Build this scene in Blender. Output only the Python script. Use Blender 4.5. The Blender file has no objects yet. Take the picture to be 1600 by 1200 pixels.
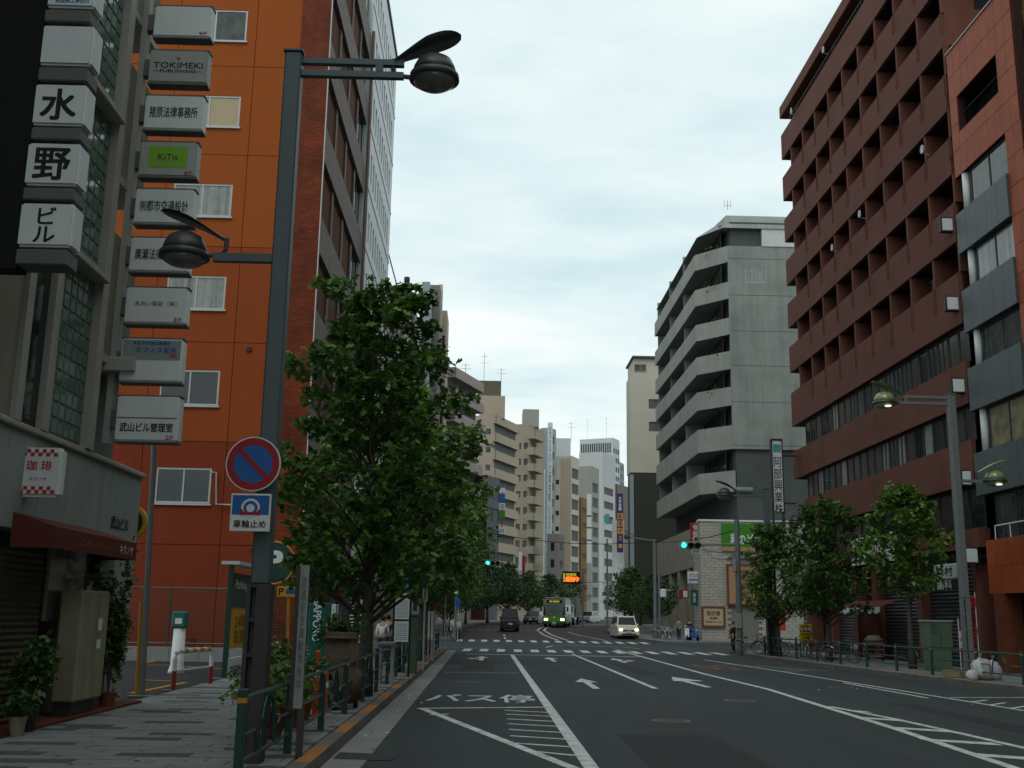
import bpy, bmesh, math, random
import numpy as np
from mathutils import Vector, Matrix
random.seed(7); rng = np.random.default_rng(7)
sc = bpy.context.scene
COL = sc.collection
# ------------------------------------------------------------------ camera
FP = 1693.0
PITCH, ROLL, YAW, EYE = math.radians(12.1), math.radians(0.94), math.radians(1.22), 1.9
_f = Vector((math.sin(YAW)*math.cos(PITCH), math.cos(YAW)*math.cos(PITCH), math.sin(PITCH)))
_r0 = Vector((math.cos(YAW), -math.sin(YAW), 0)); _u0 = _r0.cross(_f)
_r = _r0*math.cos(ROLL) + _u0*math.sin(ROLL); _u = _u0*math.cos(ROLL) - _r0*math.sin(ROLL)
EYEP = Vector((0, 0, EYE))
cam = bpy.data.cameras.new('camera'); camo = bpy.data.objects.new('camera', cam); COL.objects.link(camo)
camo.matrix_world = Matrix(((_r.x, _u.x, -_f.x, 0), (_r.y, _u.y, -_f.y, 0), (_r.z, _u.z, -_f.z, EYE), (0, 0, 0, 1)))
cam.sensor_width = 36; cam.lens = 36*FP/1600; cam.clip_start = .1; cam.clip_end = 4000
sc.camera = camo
def _ray(x, y): return _r*((x-800)/FP) - _u*((y-600)/FP) + _f
def PX(x, y, c): d = _ray(x, y); return EYEP + d*(c/d.x)      # survey: photo point met by the plane X=c
def PY(x, y, c): d = _ray(x, y); return EYEP + d*(c/d.y)
def PZ(x, y, c=0.0): d = _ray(x, y); return EYEP + d*((c-EYE)/d.z)
# ------------------------------------------------------------------ world, sun, exposure
wd = bpy.data.worlds.new('World'); sc.world = wd; wd.use_nodes = True
nt = wd.node_tree; nt.nodes.clear()
def N(nt, t, **k):
    n = nt.nodes.new(t)
    for a, b in k.items(): setattr(n, a, b)
    return n
out = N(nt, 'ShaderNodeOutputWorld'); bgs = N(nt, 'ShaderNodeBackground'); bgc = N(nt, 'ShaderNodeBackground'); mx = N(nt, 'ShaderNodeMixShader')
sky = N(nt, 'ShaderNodeTexSky', sky_type='NISHITA'); sky.sun_disc = False
SUN_EL, SUN_AZ = math.radians(52), math.radians(200)
sky.sun_elevation = SUN_EL; sky.sun_rotation = SUN_AZ; sky.air_density = 1.2; sky.dust_density = 3
nt.links.new(sky.outputs[0], bgs.inputs[0]); bgs.inputs[1].default_value = .1
tc = N(nt, 'ShaderNodeTexCoord'); sp = N(nt, 'ShaderNodeSeparateXYZ'); nt.links.new(tc.outputs['Generated'], sp.inputs[0])
za = N(nt, 'ShaderNodeMath', operation='MAXIMUM'); nt.links.new(sp.outputs[2], za.inputs[0]); za.inputs[1].default_value = 0.0
zb = N(nt, 'ShaderNodeMath', operation='ADD'); nt.links.new(za.outputs[0], zb.inputs[0]); zb.inputs[1].default_value = .22
dv = N(nt, 'ShaderNodeVectorMath', operation='DIVIDE'); cb = N(nt, 'ShaderNodeCombineXYZ')
for i in range(3): nt.links.new(zb.outputs[0], cb.inputs[i])
nt.links.new(tc.outputs['Generated'], dv.inputs[0]); nt.links.new(cb.outputs[0], dv.inputs[1])
def noise_w(scale, det, rough, sy=1.0):
    mp = N(nt, 'ShaderNodeMapping'); mp.inputs['Scale'].default_value = (1, sy, .3); nt.links.new(dv.outputs[0], mp.inputs[0])
    n = N(nt, 'ShaderNodeTexNoise'); n.inputs['Scale'].default_value = scale; n.inputs['Detail'].default_value = det; n.inputs['Roughness'].default_value = rough
    nt.links.new(mp.outputs[0], n.inputs[0]); return n
n1 = noise_w(1.5, 5, .5, 1.6); n2 = noise_w(4.5, 5, .5, 2.2)
ad = N(nt, 'ShaderNodeMath', operation='MULTIPLY_ADD'); nt.links.new(n2.outputs[0], ad.inputs[0]); ad.inputs[1].default_value = .28; nt.links.new(n1.outputs[0], ad.inputs[2])
cr = N(nt, 'ShaderNodeValToRGB'); nt.links.new(ad.outputs[0], cr.inputs[0])
e = cr.color_ramp.elements; e[0].position = .44; e[0].color = (.60, .80, .87, 1); e[1].position = .80; e[1].color = (1.0, 1.07, 1.04, 1)
x_ = cr.color_ramp.elements.new(.62); x_.color = (.82, .96, .975, 1)
nt.links.new(cr.outputs[0], bgc.inputs[0]); bgc.inputs[1].default_value = 1.0
mx.inputs[0].default_value = .93
nt.links.new(bgs.outputs[0], mx.inputs[1]); nt.links.new(bgc.outputs[0], mx.inputs[2]); nt.links.new(mx.outputs[0], out.inputs[0])
sl = bpy.data.lights.new('sun', 'SUN'); sl.energy = .5; sl.angle = math.radians(25); sl.color = (1, .97, .92)
so = bpy.data.objects.new('sun', sl); COL.objects.link(so)
_sd = Vector((math.sin(SUN_AZ)*math.cos(SUN_EL), math.cos(SUN_AZ)*math.cos(SUN_EL), math.sin(SUN_EL)))
so.rotation_euler = _sd.to_track_quat('Z', 'Y').to_euler()
sc.view_settings.view_transform = 'Standard'; sc.view_settings.look = 'None'; sc.view_settings.gamma = 1; sc.view_settings.exposure = 0
sc.view_settings.use_curve_mapping = False
# ------------------------------------------------------------------ materials
M = {}
def mat(name, c, rough=.8, var=.15, scale=1.5, bump=0., metal=0., spec=.2, c2=None, streak=0., fine=0., emit=0., island=0., ecol=None, alpha=None, coat=0., trans=0.):
    """Principled with procedural colour variation: broad noise, optional rain streaks, fine grain, per-piece variation."""
    if name in M: return M[name]
    m = bpy.data.materials.new(name); m.use_nodes = True; t = m.node_tree; p = t.nodes['Principled BSDF']
    L = t.links.new
    geo = N(t, 'ShaderNodeNewGeometry'); c = tuple(c)+(1,)
    c2 = tuple(c2)+(1,) if c2 else tuple(x*.62 for x in c[:3])+(1,)
    nz = N(t, 'ShaderNodeTexNoise'); nz.inputs['Scale'].default_value = scale; nz.inputs['Detail'].default_value = 8; nz.inputs['Roughness'].default_value = .65
    L(geo.outputs['Position'], nz.inputs[0])
    mr = N(t, 'ShaderNodeMapRange'); mr.inputs[1].default_value = .35; mr.inputs[2].default_value = .72; mr.inputs[4].default_value = var*2; L(nz.outputs[0], mr.inputs[0])
    fac = mr.outputs[0]
    def add(a, b):
        q = N(t, 'ShaderNodeMath', operation='ADD'); L(a, q.inputs[0]); L(b, q.inputs[1]); return q.outputs[0]
    if streak:
        mp = N(t, 'ShaderNodeMapping'); mp.inputs['Scale'].default_value = (3.2, 3.2, .12); L(geo.outputs['Position'], mp.inputs[0])
        n2 = N(t, 'ShaderNodeTexNoise'); n2.inputs['Scale'].default_value = 1.3; n2.inputs['Detail'].default_value = 6; L(mp.outputs[0], n2.inputs[0])
        m2 = N(t, 'ShaderNodeMapRange'); m2.inputs[1].default_value = .45; m2.inputs[2].default_value = .75; m2.inputs[4].default_value = streak; L(n2.outputs[0], m2.inputs[0])
        fac = add(fac, m2.outputs[0])
    if fine:
        n3 = N(t, 'ShaderNodeTexNoise'); n3.inputs['Scale'].default_value = 45; n3.inputs['Detail'].default_value = 3; L(geo.outputs['Position'], n3.inputs[0])
        m3 = N(t, 'ShaderNodeMapRange'); m3.inputs[1].default_value = .4; m3.inputs[2].default_value = .7; m3.inputs[4].default_value = fine; L(n3.outputs[0], m3.inputs[0])
        fac = add(fac, m3.outputs[0])
    if island:
        m4 = N(t, 'ShaderNodeMath', operation='MULTIPLY'); m4.inputs[1].default_value = island; L(geo.outputs['Random Per Island'], m4.inputs[0]); fac = add(fac, m4.outputs[0])
        oi = N(t, 'ShaderNodeObjectInfo'); m5 = N(t, 'ShaderNodeMath', operation='MULTIPLY'); m5.inputs[1].default_value = island*.6; L(oi.outputs['Random'], m5.inputs[0]); fac = add(fac, m5.outputs[0])
    mixn = N(t, 'ShaderNodeMix', data_type='RGBA'); mixn.clamp_factor = True
    L(fac, mixn.inputs[0]); mixn.inputs[6].default_value = c; mixn.inputs[7].default_value = c2
    L(mixn.outputs[2], p.inputs['Base Color'])
    p.inputs['Roughness'].default_value = rough; p.inputs['Metallic'].default_value = metal; p.inputs['Specular IOR Level'].default_value = spec
    if coat: p.inputs['Coat Weight'].default_value = coat; p.inputs['Coat Roughness'].default_value = .08
    if trans: p.inputs['Transmission Weight'].default_value = trans
    if bump:
        nb = N(t, 'ShaderNodeTexNoise'); nb.inputs['Scale'].default_value = max(scale*10, 12); nb.inputs['Detail'].default_value = 6; L(geo.outputs['Position'], nb.inputs[0])
        bp = N(t, 'ShaderNodeBump'); bp.inputs['Strength'].default_value = bump; bp.inputs['Distance'].default_value = .02; L(nb.outputs[0], bp.inputs['Height']); L(bp.outputs[0], p.inputs['Normal'])
    if emit: p.inputs['Emission Color'].default_value = tuple(ecol or c[:3])+(1,); p.inputs['Emission Strength'].default_value = emit
    M[name] = m; return m
def tilemat(name, c, c2, mortar, w, h, rough=.7, ms=.02, bump=.4, off=.5, var=.2):
    """Tiles or bricks too small to pick apart, on a wall (runs along x+y, rows along z)."""
    if name in M: return M[name]
    m = mat(name, c, rough, var, 1.2, 0, streak=.15, c2=c2, spec=.12); t = m.node_tree; p = t.nodes['Principled BSDF']; L = t.links.new
    geo = [n for n in t.nodes if n.type == 'NEW_GEOMETRY'][0]
    s = N(t, 'ShaderNodeSeparateXYZ'); L(geo.outputs['Position'], s.inputs[0]); a = N(t, 'ShaderNodeMath', operation='ADD'); L(s.outputs[0], a.inputs[0]); L(s.outputs[1], a.inputs[1])
    cx = N(t, 'ShaderNodeCombineXYZ'); L(a.outputs[0], cx.inputs[0]); L(s.outputs[2], cx.inputs[1])
    b = N(t, 'ShaderNodeTexBrick'); b.offset = off; b.inputs['Scale'].default_value = 1; b.inputs['Brick Width'].default_value = w; b.inputs['Row Height'].default_value = h
    b.inputs['Mortar Size'].default_value = ms; b.inputs['Color1'].default_value = (1, 1, 1, 1); b.inputs['Color2'].default_value = (.72, .72, .72, 1); b.inputs['Mortar'].default_value = tuple(mortar)+(1,)
    L(cx.outputs[0], b.inputs[0])
    mixn = [n for n in t.nodes if n.type == 'MIX'][0]
    mu = N(t, 'ShaderNodeMix', data_type='RGBA', blend_type='MULTIPLY'); mu.inputs[0].default_value = 1; L(mixn.outputs[2], mu.inputs[6]); L(b.outputs[0], mu.inputs[7])
    L(mu.outputs[2], p.inputs['Base Color'])
    bp = N(t, 'ShaderNodeBump'); bp.invert = True; bp.inputs['Strength'].default_value = bump; bp.inputs['Distance'].default_value = .01; L(b.outputs['Fac'], bp.inputs['Height']); L(bp.outputs[0], p.inputs['Normal'])
    return m
def leafmat(name, c, c2):
    m = mat(name, c, .5, .12, 1.0, 0, spec=.35, c2=c2, island=.8)
    t = m.node_tree; p = t.nodes['Principled BSDF']; L = t.links.new
    tr = N(t, 'ShaderNodeBsdfTranslucent'); mixn = [n for n in t.nodes if n.type == 'MIX'][0]; L(mixn.outputs[2], tr.inputs[0])
    ms = N(t, 'ShaderNodeMixShader'); ms.inputs[0].default_value = .3; L(p.outputs[0], ms.inputs[1]); L(tr.outputs[0], ms.inputs[2]); L(ms.outputs[0], t.nodes['Material Output'].inputs[0])
    return m
# ------------------------------------------------------------------ geometry collector
class G:
    def __init__(s): s.v = []; s.f = []; s.m = []
    def add(s, vs, fs, mi=0):
        o = len(s.v); s.v += [tuple(v) for v in vs]; s.f += [tuple(i+o for i in f) for f in fs]; s.m += [mi]*len(fs); return s
    def box(s, x0, x1, y0, y1, z0, z1, mi=0):
        if x0 > x1: x0, x1 = x1, x0
        if y0 > y1: y0, y1 = y1, y0
        if z0 > z1: z0, z1 = z1, z0
        return s.add([(x0,y0,z0),(x1,y0,z0),(x1,y1,z0),(x0,y1,z0),(x0,y0,z1),(x1,y0,z1),(x1,y1,z1),(x0,y1,z1)],
              [(3,2,1,0),(4,5,6,7),(0,1,5,4),(1,2,6,5),(2,3,7,6),(3,0,4,7)], mi)
    def bbox(s, x0, x1, y0, y1, z0, z1, b=.02, mi=0, seg=1):
        bm = bmesh.new(); bmesh.ops.create_cube(bm, size=1)
        for v in bm.verts: v.co = ((x0+x1)/2+v.co.x*abs(x1-x0), (y0+y1)/2+v.co.y*abs(y1-y0), (z0+z1)/2+v.co.z*abs(z1-z0))
        bmesh.ops.bevel(bm, geom=bm.edges[:], offset=b, segments=seg, affect='EDGES'); s.bm(bm, mi); return s
    def bm(s, bm, mi=0):
        bm.verts.index_update(); s.add([v.co[:] for v in bm.verts], [[v.index for v in f.verts] for f in bm.faces], mi); bm.free(); return s
    def frus(s, b, t, z0, z1, mi=0):    # b,t = (x0,x1,y0,y1) rectangles at z0 and z1
        return s.add([(b[0],b[2],z0),(b[1],b[2],z0),(b[1],b[3],z0),(b[0],b[3],z0),(t[0],t[2],z1),(t[1],t[2],z1),(t[1],t[3],z1),(t[0],t[3],z1)],
              [(3,2,1,0),(4,5,6,7),(0,1,5,4),(1,2,6,5),(2,3,7,6),(3,0,4,7)], mi)
    def prism(s, pts, z0, z1, mi=0):     # pts ccw in plan
        n = len(pts); vs = [(p[0],p[1],z0) for p in pts]+[(p[0],p[1],z1) for p in pts]
        return s.add(vs, [tuple(range(n))[::-1], tuple(range(n,2*n))]+[(i,(i+1)%n,n+(i+1)%n,n+i) for i in range(n)], mi)
    def extr(s, pts, ax, a, b, mi=0):    # 2D outline extruded along axis 'x' (pts=(y,z)) or 'y' (pts=(x,z))
        n = len(pts)
        mk = (lambda p, t: (t,p[0],p[1])) if ax == 'x' else (lambda p, t: (p[0],t,p[1]))
        return s.add([mk(p,a) for p in pts]+[mk(p,b) for p in pts], [tuple(range(n))[::-1], tuple(range(n,2*n))]+[(i,(i+1)%n,n+(i+1)%n,n+i) for i in range(n)], mi)
    def tube(s, pts, r, n=8, mi=0, cap=True):
        pts = [Vector(p) for p in pts]; rs = r if isinstance(r, (list, tuple)) else [r]*len(pts); o = []; k = len(pts)
        up = Vector((0,0,1))
        for i, p in enumerate(pts):
            d = (pts[min(i+1,k-1)]-pts[max(i-1,0)]).normalized()
            a = d.cross(up) if abs(d.z) < .95 else d.cross(Vector((0,1,0))); a.normalize(); b = d.cross(a)
            for j in range(n):
                t = 2*math.pi*j/n; o.append(p+(a*math.cos(t)+b*math.sin(t))*rs[i])
        fs = [(i*n+j, i*n+(j+1)%n, (i+1)*n+(j+1)%n, (i+1)*n+j) for i in range(k-1) for j in range(n)]
        if cap: fs += [tuple(range(n))[::-1], tuple((k-1)*n+j for j in range(n))]
        return s.add(o, fs, mi)
    def lathe(s, prof, c, n=16, mi=0, ax='z'):
        o = []
        for r, h in prof:
            for j in range(n):
                t = 2*math.pi*j/n; x, y = r*math.cos(t), r*math.sin(t)
                o.append((c[0]+x,c[1]+y,c[2]+h) if ax == 'z' else ((c[0]+x,c[1]+h,c[2]+y) if ax == 'y' else (c[0]+h,c[1]+x,c[2]+y)))
        k = len(prof); fs = [(i*n+j, i*n+(j+1)%n, (i+1)*n+(j+1)%n, (i+1)*n+j) for i in range(k-1) for j in range(n)]
        fs += [tuple(range(n))[::-1], tuple((k-1)*n+j for j in range(n))]
        return s.add(o, fs, mi)
    def quad(s, a, b, c, d, mi=0): return s.add([a,b,c,d], [(0,1,2,3)], mi)
WL = {}   # world location of every parent (no parent of a world-built part is rotated)
def wl(o): return WL.get(o.name, Vector((0,0,0)))
def mesh_of(g, mats, smooth=False, name='mesh'):
    me = bpy.data.meshes.new(name); me.from_pydata(g.v, [], g.f)
    for m in (mats if isinstance(mats, (list, tuple)) else [mats]): me.materials.append(m)
    me.polygons.foreach_set('material_index', g.m)
    if smooth: me.polygons.foreach_set('use_smooth', [True]*len(g.f))
    me.update(); return me
def link(o, parent=None, loc=None, rz=0.0):
    COL.objects.link(o)
    if parent is not None: o.parent = parent
    if loc is not None: o.location = loc
    if rz: o.rotation_euler = (0,0,rz)
    return o
def part(g, name, mats, parent, local=False, smooth=False, label=None, kind=None):
    """One mesh part. g is in world coordinates unless local (then in the parent's own frame)."""
    if not local:
        w = wl(parent); g.v = [(v[0]-w.x, v[1]-w.y, v[2]-w.z) for v in g.v]
    o = link(bpy.data.objects.new(name, mesh_of(g, mats, smooth, name)), parent); WL[o.name] = wl(parent) if not local else Vector()
    if label: o['label'] = label
    if kind: o['kind'] = kind
    return o
def tag(o, label, cat, group=None, kind=None):
    if label: o['label'] = label
    if cat: o['category'] = cat
    if group: o['group'] = group
    if kind: o['kind'] = kind
    return o
def thing(name, label, cat, loc=(0,0,0), group=None, rz=0.0):
    o = link(bpy.data.objects.new(name, None), None, Vector(loc), rz); o.empty_display_size = .2; WL[o.name] = Vector(loc)
    return tag(o, label, cat, group)
def single(g, name, mats, label, cat, group=None, smooth=False, kind=None):
    o = link(bpy.data.objects.new(name, mesh_of(g, mats, smooth, name))); return tag(o, label, cat, group, kind)
def struct(g, name, mats, parent=None, kind='structure', smooth=False, label=None):
    if parent is not None: return part(g, name, mats, parent, smooth=smooth)
    o = link(bpy.data.objects.new(name, mesh_of(g, mats, smooth, name))); o['kind'] = kind
    if label: o['label'] = label
    WL[o.name] = Vector(); return o
def copy_tree(o, loc=None, rz=None, parent=None, label=None, group=None):
    c = o.copy(); COL.objects.link(c)
    if parent is not None: c.parent = parent
    if loc is not None: c.location = loc
    if rz is not None: c.rotation_euler = (0,0,rz)
    if label: c['label'] = label
    if group: c['group'] = group
    for ch in list(o.children): copy_tree(ch, parent=c)
    return c
_tx = {}
def glyphs(body, bold, sp=1.0):
    k = (body, bold, sp)
    if k not in _tx:
        f = bpy.data.curves.new('t', 'FONT'); f.body = body; f.size = 1; f.resolution_u = 3; f.offset = bold; f.align_x = 'CENTER'; f.space_line = sp
        o = bpy.data.objects.new('t', f); COL.objects.link(o); dg = bpy.context.evaluated_depsgraph_get(); dg.update()
        m = bpy.data.meshes.new_from_object(o.evaluated_get(dg)); vs = np.array([v.co[:] for v in m.vertices]) if len(m.vertices) else np.zeros((1,3))
        fs = [tuple(p.vertices) for p in m.polygons]; bpy.data.objects.remove(o); bpy.data.curves.remove(f); bpy.data.meshes.remove(m)
        _tx[k] = (vs, fs)
    return _tx[k]
def text(parent, body, c, w, h, m, right=(1,0,0), up=(0,0,1), bold=.02, local=False, fit=True, sp=1.0, name='lettering', label=None):
    """Flat lettering centred at c, w wide and h high, running along 'right'."""
    bold0 = bold; vs, fs = glyphs(body, 0.0, sp); lo, hi = vs.min(0), vs.max(0); s = np.maximum(hi-lo, 1e-6); q = (vs-(lo+hi)/2)/s
    sx, sy = w, h
    if not fit:
        k = min(w/s[0], h/s[1]); sx, sy = k*s[0], k*s[1]
    c = Vector(c); R_ = Vector(right); U_ = Vector(up); nrm = R_.cross(U_).normalized()
    bw_ = bold0*.55*min(sx/s[0], sy/s[1]); g = G()
    for k, (du, dv) in enumerate([(0,0)] if bold0 < .012 else [(-1,-.7),(1,-.7),(-1,.7),(1,.7),(0,0)]):
        cc = c+nrm*(.0004*k); g.add([cc+R_*(a[0]*sx+du*bw_)+U_*(a[1]*sy+dv*bw_) for a in q], fs)
    o = part(g, name, m, parent, local=local)
    return o
# ------------------------------------------------------------------ walls with real openings
def wall(parent, P, Q, z0, z1, rects, m, t=.15, name='wall', label=None):
    """Wall P->Q (outside on the right hand). rects=(u0,u1,v0,v1) openings in metres from P and from z0; reveals t deep."""
    P = Vector((P[0],P[1],0)); Q = Vector((Q[0],Q[1],0)); d = (Q-P); L = d.length; a = math.atan2(d.y, d.x); H = z1-z0
    us = sorted({0., L, *[min(max(r[i],0),L) for r in rects for i in (0,1)]}); vs = sorted({0., H, *[min(max(r[i],0),H) for r in rects for i in (2,3)]})
    g = G()
    for v0, v1 in zip(vs, vs[1:]):
        run = None
        for u0, u1 in zip(us, us[1:]):
            cu, cv = (u0+u1)/2, (v0+v1)/2
            hole = any(r[0] < cu < r[1] and r[2] < cv < r[3] for r in rects)
            if not hole: run = [u0, u1] if run is None else [run[0], u1]
            if (hole or u1 == us[-1]) and run: g.quad((run[0],0,v0),(run[1],0,v0),(run[1],0,v1),(run[0],0,v1)); run = None
    for u0, u1, v0, v1 in rects:
        g.quad((u0,0,v0),(u0,0,v1),(u0,t,v1),(u0,t,v0)); g.quad((u1,0,v0),(u1,t,v0),(u1,t,v1),(u1,0,v1))
        g.quad((u0,0,v0),(u0,t,v0),(u1,t,v0),(u1,0,v0)); g.quad((u0,0,v1),(u1,0,v1),(u1,t,v1),(u0,t,v1))
    e_ = .004; g.quad((e_,0,0),(e_,0,H),(e_,t,H),(e_,t,0)); g.quad((L-e_,0,0),(L-e_,t,0),(L-e_,t,H),(L-e_,0,H)); g.quad((t,0,H),(L-t,0,H),(L-t,t,H),(t,t,H)); g.quad((t,0,0),(t,t,0),(L-t,t,0),(L-t,0,0))
    w = wl(parent)
    o = link(bpy.data.objects.new(name, mesh_of(g, m, False, name)), parent, Vector((P.x,P.y,z0))-w, a)
    if label: o['label'] = label
    return o
_wm = {}
def window(parent, P, a, z, u, w, h, inset, mf, mp, nm=2, fr=.05, name='window', nh=1):
    """A framed window (frame > pane) set 'inset' metres behind the wall face at u metres along from P."""
    k = (round(w,2), round(h,2), nm, nh, fr, mf.name)
    if k not in _wm:
        g = G(); g.box(0,w,0,.05,0,fr).box(0,w,0,.05,h-fr,h).box(0,fr,0,.05,fr,h-fr).box(w-fr,w,0,.05,fr,h-fr)
        for i in range(1, nm): g.box(w*i/nm-fr*.45, w*i/nm+fr*.45, .004, .05, fr, h-fr)
        for i in range(1, nh): g.box(fr, w-fr, .008, .046, h*i/nh-fr*.4, h*i/nh+fr*.4)
        q = G().quad((fr,.03,fr),(w-fr,.03,fr),(w-fr,.03,h-fr),(fr,.03,h-fr))
        _wm[k] = (mesh_of(g, mf, name='window'), q)
    fm, q = _wm[k]; k2 = k+(mp.name,)
    if k2 not in _wm: _wm[k2] = mesh_of(q, mp, name='pane')
    n = Vector((-math.sin(a), math.cos(a), 0)); d = Vector((math.cos(a), math.sin(a), 0))
    o = link(bpy.data.objects.new(name, fm), parent, Vector((P[0],P[1],z))+d*u+n*inset-wl(parent), a)
    link(bpy.data.objects.new('pane', _wm[k2]), o); return o
def facade(parent, P, Q, z0, z1, rects, m, mf, panes, t=.15, nm=2, inset=None, fr=.05, nh=1, wname='wall'):
    o = wall(parent, P, Q, z0, z1, rects, m, t, wname); a = math.atan2(Q[1]-P[1], Q[0]-P[0])
    for r in rects:
        window(parent, P, a, z0+r[2], r[0], r[1]-r[0], r[3]-r[2], (t-.06) if inset is None else inset, mf, random.choice(panes), nm, fr, nh=nh)
    return o
def grid(L, H, nu, nv, w, h, u0=None, v0=1.0, pv=None, pu=None):
    pu = pu or L/nu; pv = pv or H/nv; u0 = (pu-w)/2 if u0 is None else u0
    return [(u0+i*pu, u0+i*pu+w, v0+j*pv, v0+j*pv+h) for j in range(nv) for i in range(nu) if v0+j*pv+h < H-.05 and u0+i*pu+w < L]
def smooth_mesh(o): o.data.polygons.foreach_set('use_smooth', [True]*len(o.data.polygons)); return o
# palette
mat('asphalt', (.047,.058,.061), .88, .3, .35, .6, c2=(.026,.028,.028), fine=.45)
_t = M['asphalt'].node_tree; _mp = N(_t, 'ShaderNodeMapping'); _mp.inputs['Scale'].default_value = (.9,.035,1); _g = [n for n in _t.nodes if n.type == 'NEW_GEOMETRY'][0]; _t.links.new(_g.outputs['Position'], _mp.inputs[0]); _nz = [n for n in _t.nodes if n.type == 'TEX_NOISE' and abs(n.inputs['Scale'].default_value-.35) < .01][0]; _t.links.new(_mp.outputs[0], _nz.inputs[0]); _nz.inputs['Scale'].default_value = 1.0
mat('manhole', (.05,.048,.045), .55, .4, 20, .6, metal=.5); mat('patch', (.036,.038,.039), .9, .3, 2, .5, fine=.4)
mat('asphalt_old', (.055,.043,.042), .88, .3, .5, .4, c2=(.04,.033,.033), fine=.3)
mat('lot_asphalt', (.04,.04,.045), .9, .3, .6, .4, fine=.3)
mat('paint', (.74,.77,.75), .75, .4, 4.0, .3, c2=(.22,.24,.235), fine=.55)
mat('paint_orange', (.50,.2,.03), .7, .4, 5.0, .2, c2=(.26,.13,.05), fine=.3)
mat('paint_orange_dim', (.26,.1,.035), .8, .5, 3.0, .2, c2=(.09,.06,.045), fine=.4)
mat('concrete', (.25,.26,.25), .9, .3, .9, .4, c2=(.15,.155,.15), fine=.2, island=.2)
mat('kerb', (.16,.15,.135), .9, .4, 1.5, .4, c2=(.08,.075,.07), fine=.2)
mat('slab_light', (.255,.275,.27), .85, .25, .8, .3, c2=(.15,.155,.15), fine=.15, island=.35)
mat('slab_dark', (.105,.12,.125), .85, .3, .8, .3, c2=(.06,.065,.07), fine=.15, island=.3)
mat('joint', (.07,.07,.065), .95, .3, 2, .2)
mat('glass_dark', (.018,.022,.024), .06, .1, .6, spec=.6)
mat('glass_mid', (.08,.09,.085), .08, .4, 1.6, spec=.5, c2=(.015,.02,.02), streak=.6)
mat('glass_curtain', (.30,.31,.28), .12, .2, 4.0, spec=.5, c2=(.10,.11,.10), streak=.9)
mat('glass_beige', (.42,.33,.18), .15, .15, 2, spec=.5)
mat('glass_brown', (.07,.055,.045), .12, .5, 1.5, spec=.5, c2=(.02,.018,.016))
mat('glass_warm', (.30,.26,.15), .12, .5, 2.0, spec=.6, c2=(.10,.09,.06))
mat('alu', (.42,.43,.42), .45, .15, 2, metal=.3)
mat('frame_dark', (.035,.035,.036), .5, .1, 2)
mat('frame_white', (.6,.62,.6), .5, .15, 2)
mat('dark', (.012,.012,.012), .8, .1)
mat('black_metal', (.02,.021,.022), .45, .1, 3)
mat('white', (.68,.70,.69), .55, .12, 2, streak=.1)
mat('white_box', (.66,.70,.70), .45, .12, 1.2, streak=.12)
mat('ink', (.02,.02,.022), .6, .05)
mat('red_ink', (.45,.03,.02), .6, .05)
mat('blue_ink', (.03,.10,.30), .6, .05)
mat('pole_metal', (.10,.128,.135), .45, .2, 3, metal=.2, c2=(.065,.08,.085))
mat('pole_light', (.19,.21,.205), .5, .2, 3, metal=.35)
mat('green_paint', (.012,.055,.042), .4, .2, 3, c2=(.01,.035,.03), spec=.5)
mat('roof', (.14,.14,.135), .9, .3, .6)
# ------------------------------------------------------------------ ground, road, pavements
def interp(pts, y, k=0):
    if y <= pts[0][1]: return pts[0][0]
    for a, b in zip(pts, pts[1:]):
        if y <= b[1]: return a[0]+(b[0]-a[0])*(y-a[1])/(b[1]-a[1])
    a, b = pts[-2], pts[-1]; return b[0]+(b[0]-a[0])*(y-b[1])/(b[1]-a[1])
GZ = [(0,-99),(0,86),(.12,90),(.32,95),(.78,106),(.98,116),(1.2,150),(1.45,220),(1.6,400)]
def gz(y): return interp(GZ, y)
KL = [(-2.03,0),(-2.03,104),(-.8,116),(1.5,130),(6,150),(14,180),(34,240)]
KR = [(16.2,26),(15.6,30),(14.75,40),(14.0,54),(13.9,62)]
KR2 = [(14.0,87),(11.9,94),(11.0,103),(12.6,112),(16.2,124),(22.5,142),(37,180),(60,235)]
ys = [-20,20,60,86,88,90,93,96,100,104,108,112,116,122,130,138,150,165,180,200,220,260,400,1500]
g = G()
for a, b in zip(ys, ys[1:]): g.quad((-900,a,gz(a)-.06),(900,a,gz(a)-.06),(900,b,gz(b)-.06),(-900,b,gz(b)-.06))
struct(g, 'ground', M['asphalt_old'], label='dark paved ground around and behind the buildings')
g = G()
for a, b in zip(ys[:20], ys[1:21]): g.quad((-60,a,gz(a)),(90,a,gz(a)),(90,b,gz(b)),(-60,b,gz(b)), 1 if a >= 86 else 0)
road = struct(g, 'road', [M['asphalt'], M['asphalt_old']], label='grey asphalt avenue with white lane markings')
# side pavements as slabs 0.15 high
def slabstrip(name, left, right, y0, y1, m, label, h=.15, step=2.0, face=True):
    g = G(); n = max(1, int((y1-y0)/step)); Y = [y0+(y1-y0)*i/n for i in range(n+1)]
    for a, b in zip(Y, Y[1:]):
        p = [(left(a),a,gz(a)+h),(right(a),a,gz(a)+h),(right(b),b,gz(b)+h),(left(b),b,gz(b)+h)]
        g.quad(*p)
        for i, j in ((0,3),(2,1)):
            q, r = p[i], p[j]; g.quad(q, r, (r[0],r[1],r[2]-h), (q[0],q[1],q[2]-h))
    for y, sgn in ((y0,1),(y1,-1)):
        a, b = (left(y),y), (right(y),y); z = gz(y); g.quad((*a,z),(*b,z),(*b,z+h),(*a,z+h))
    return struct(g, name, m, label=label)
mat('paving_far', (.19,.2,.195), .88, .35, .8, .3, c2=(.1,.105,.1), fine=.2)
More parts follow.
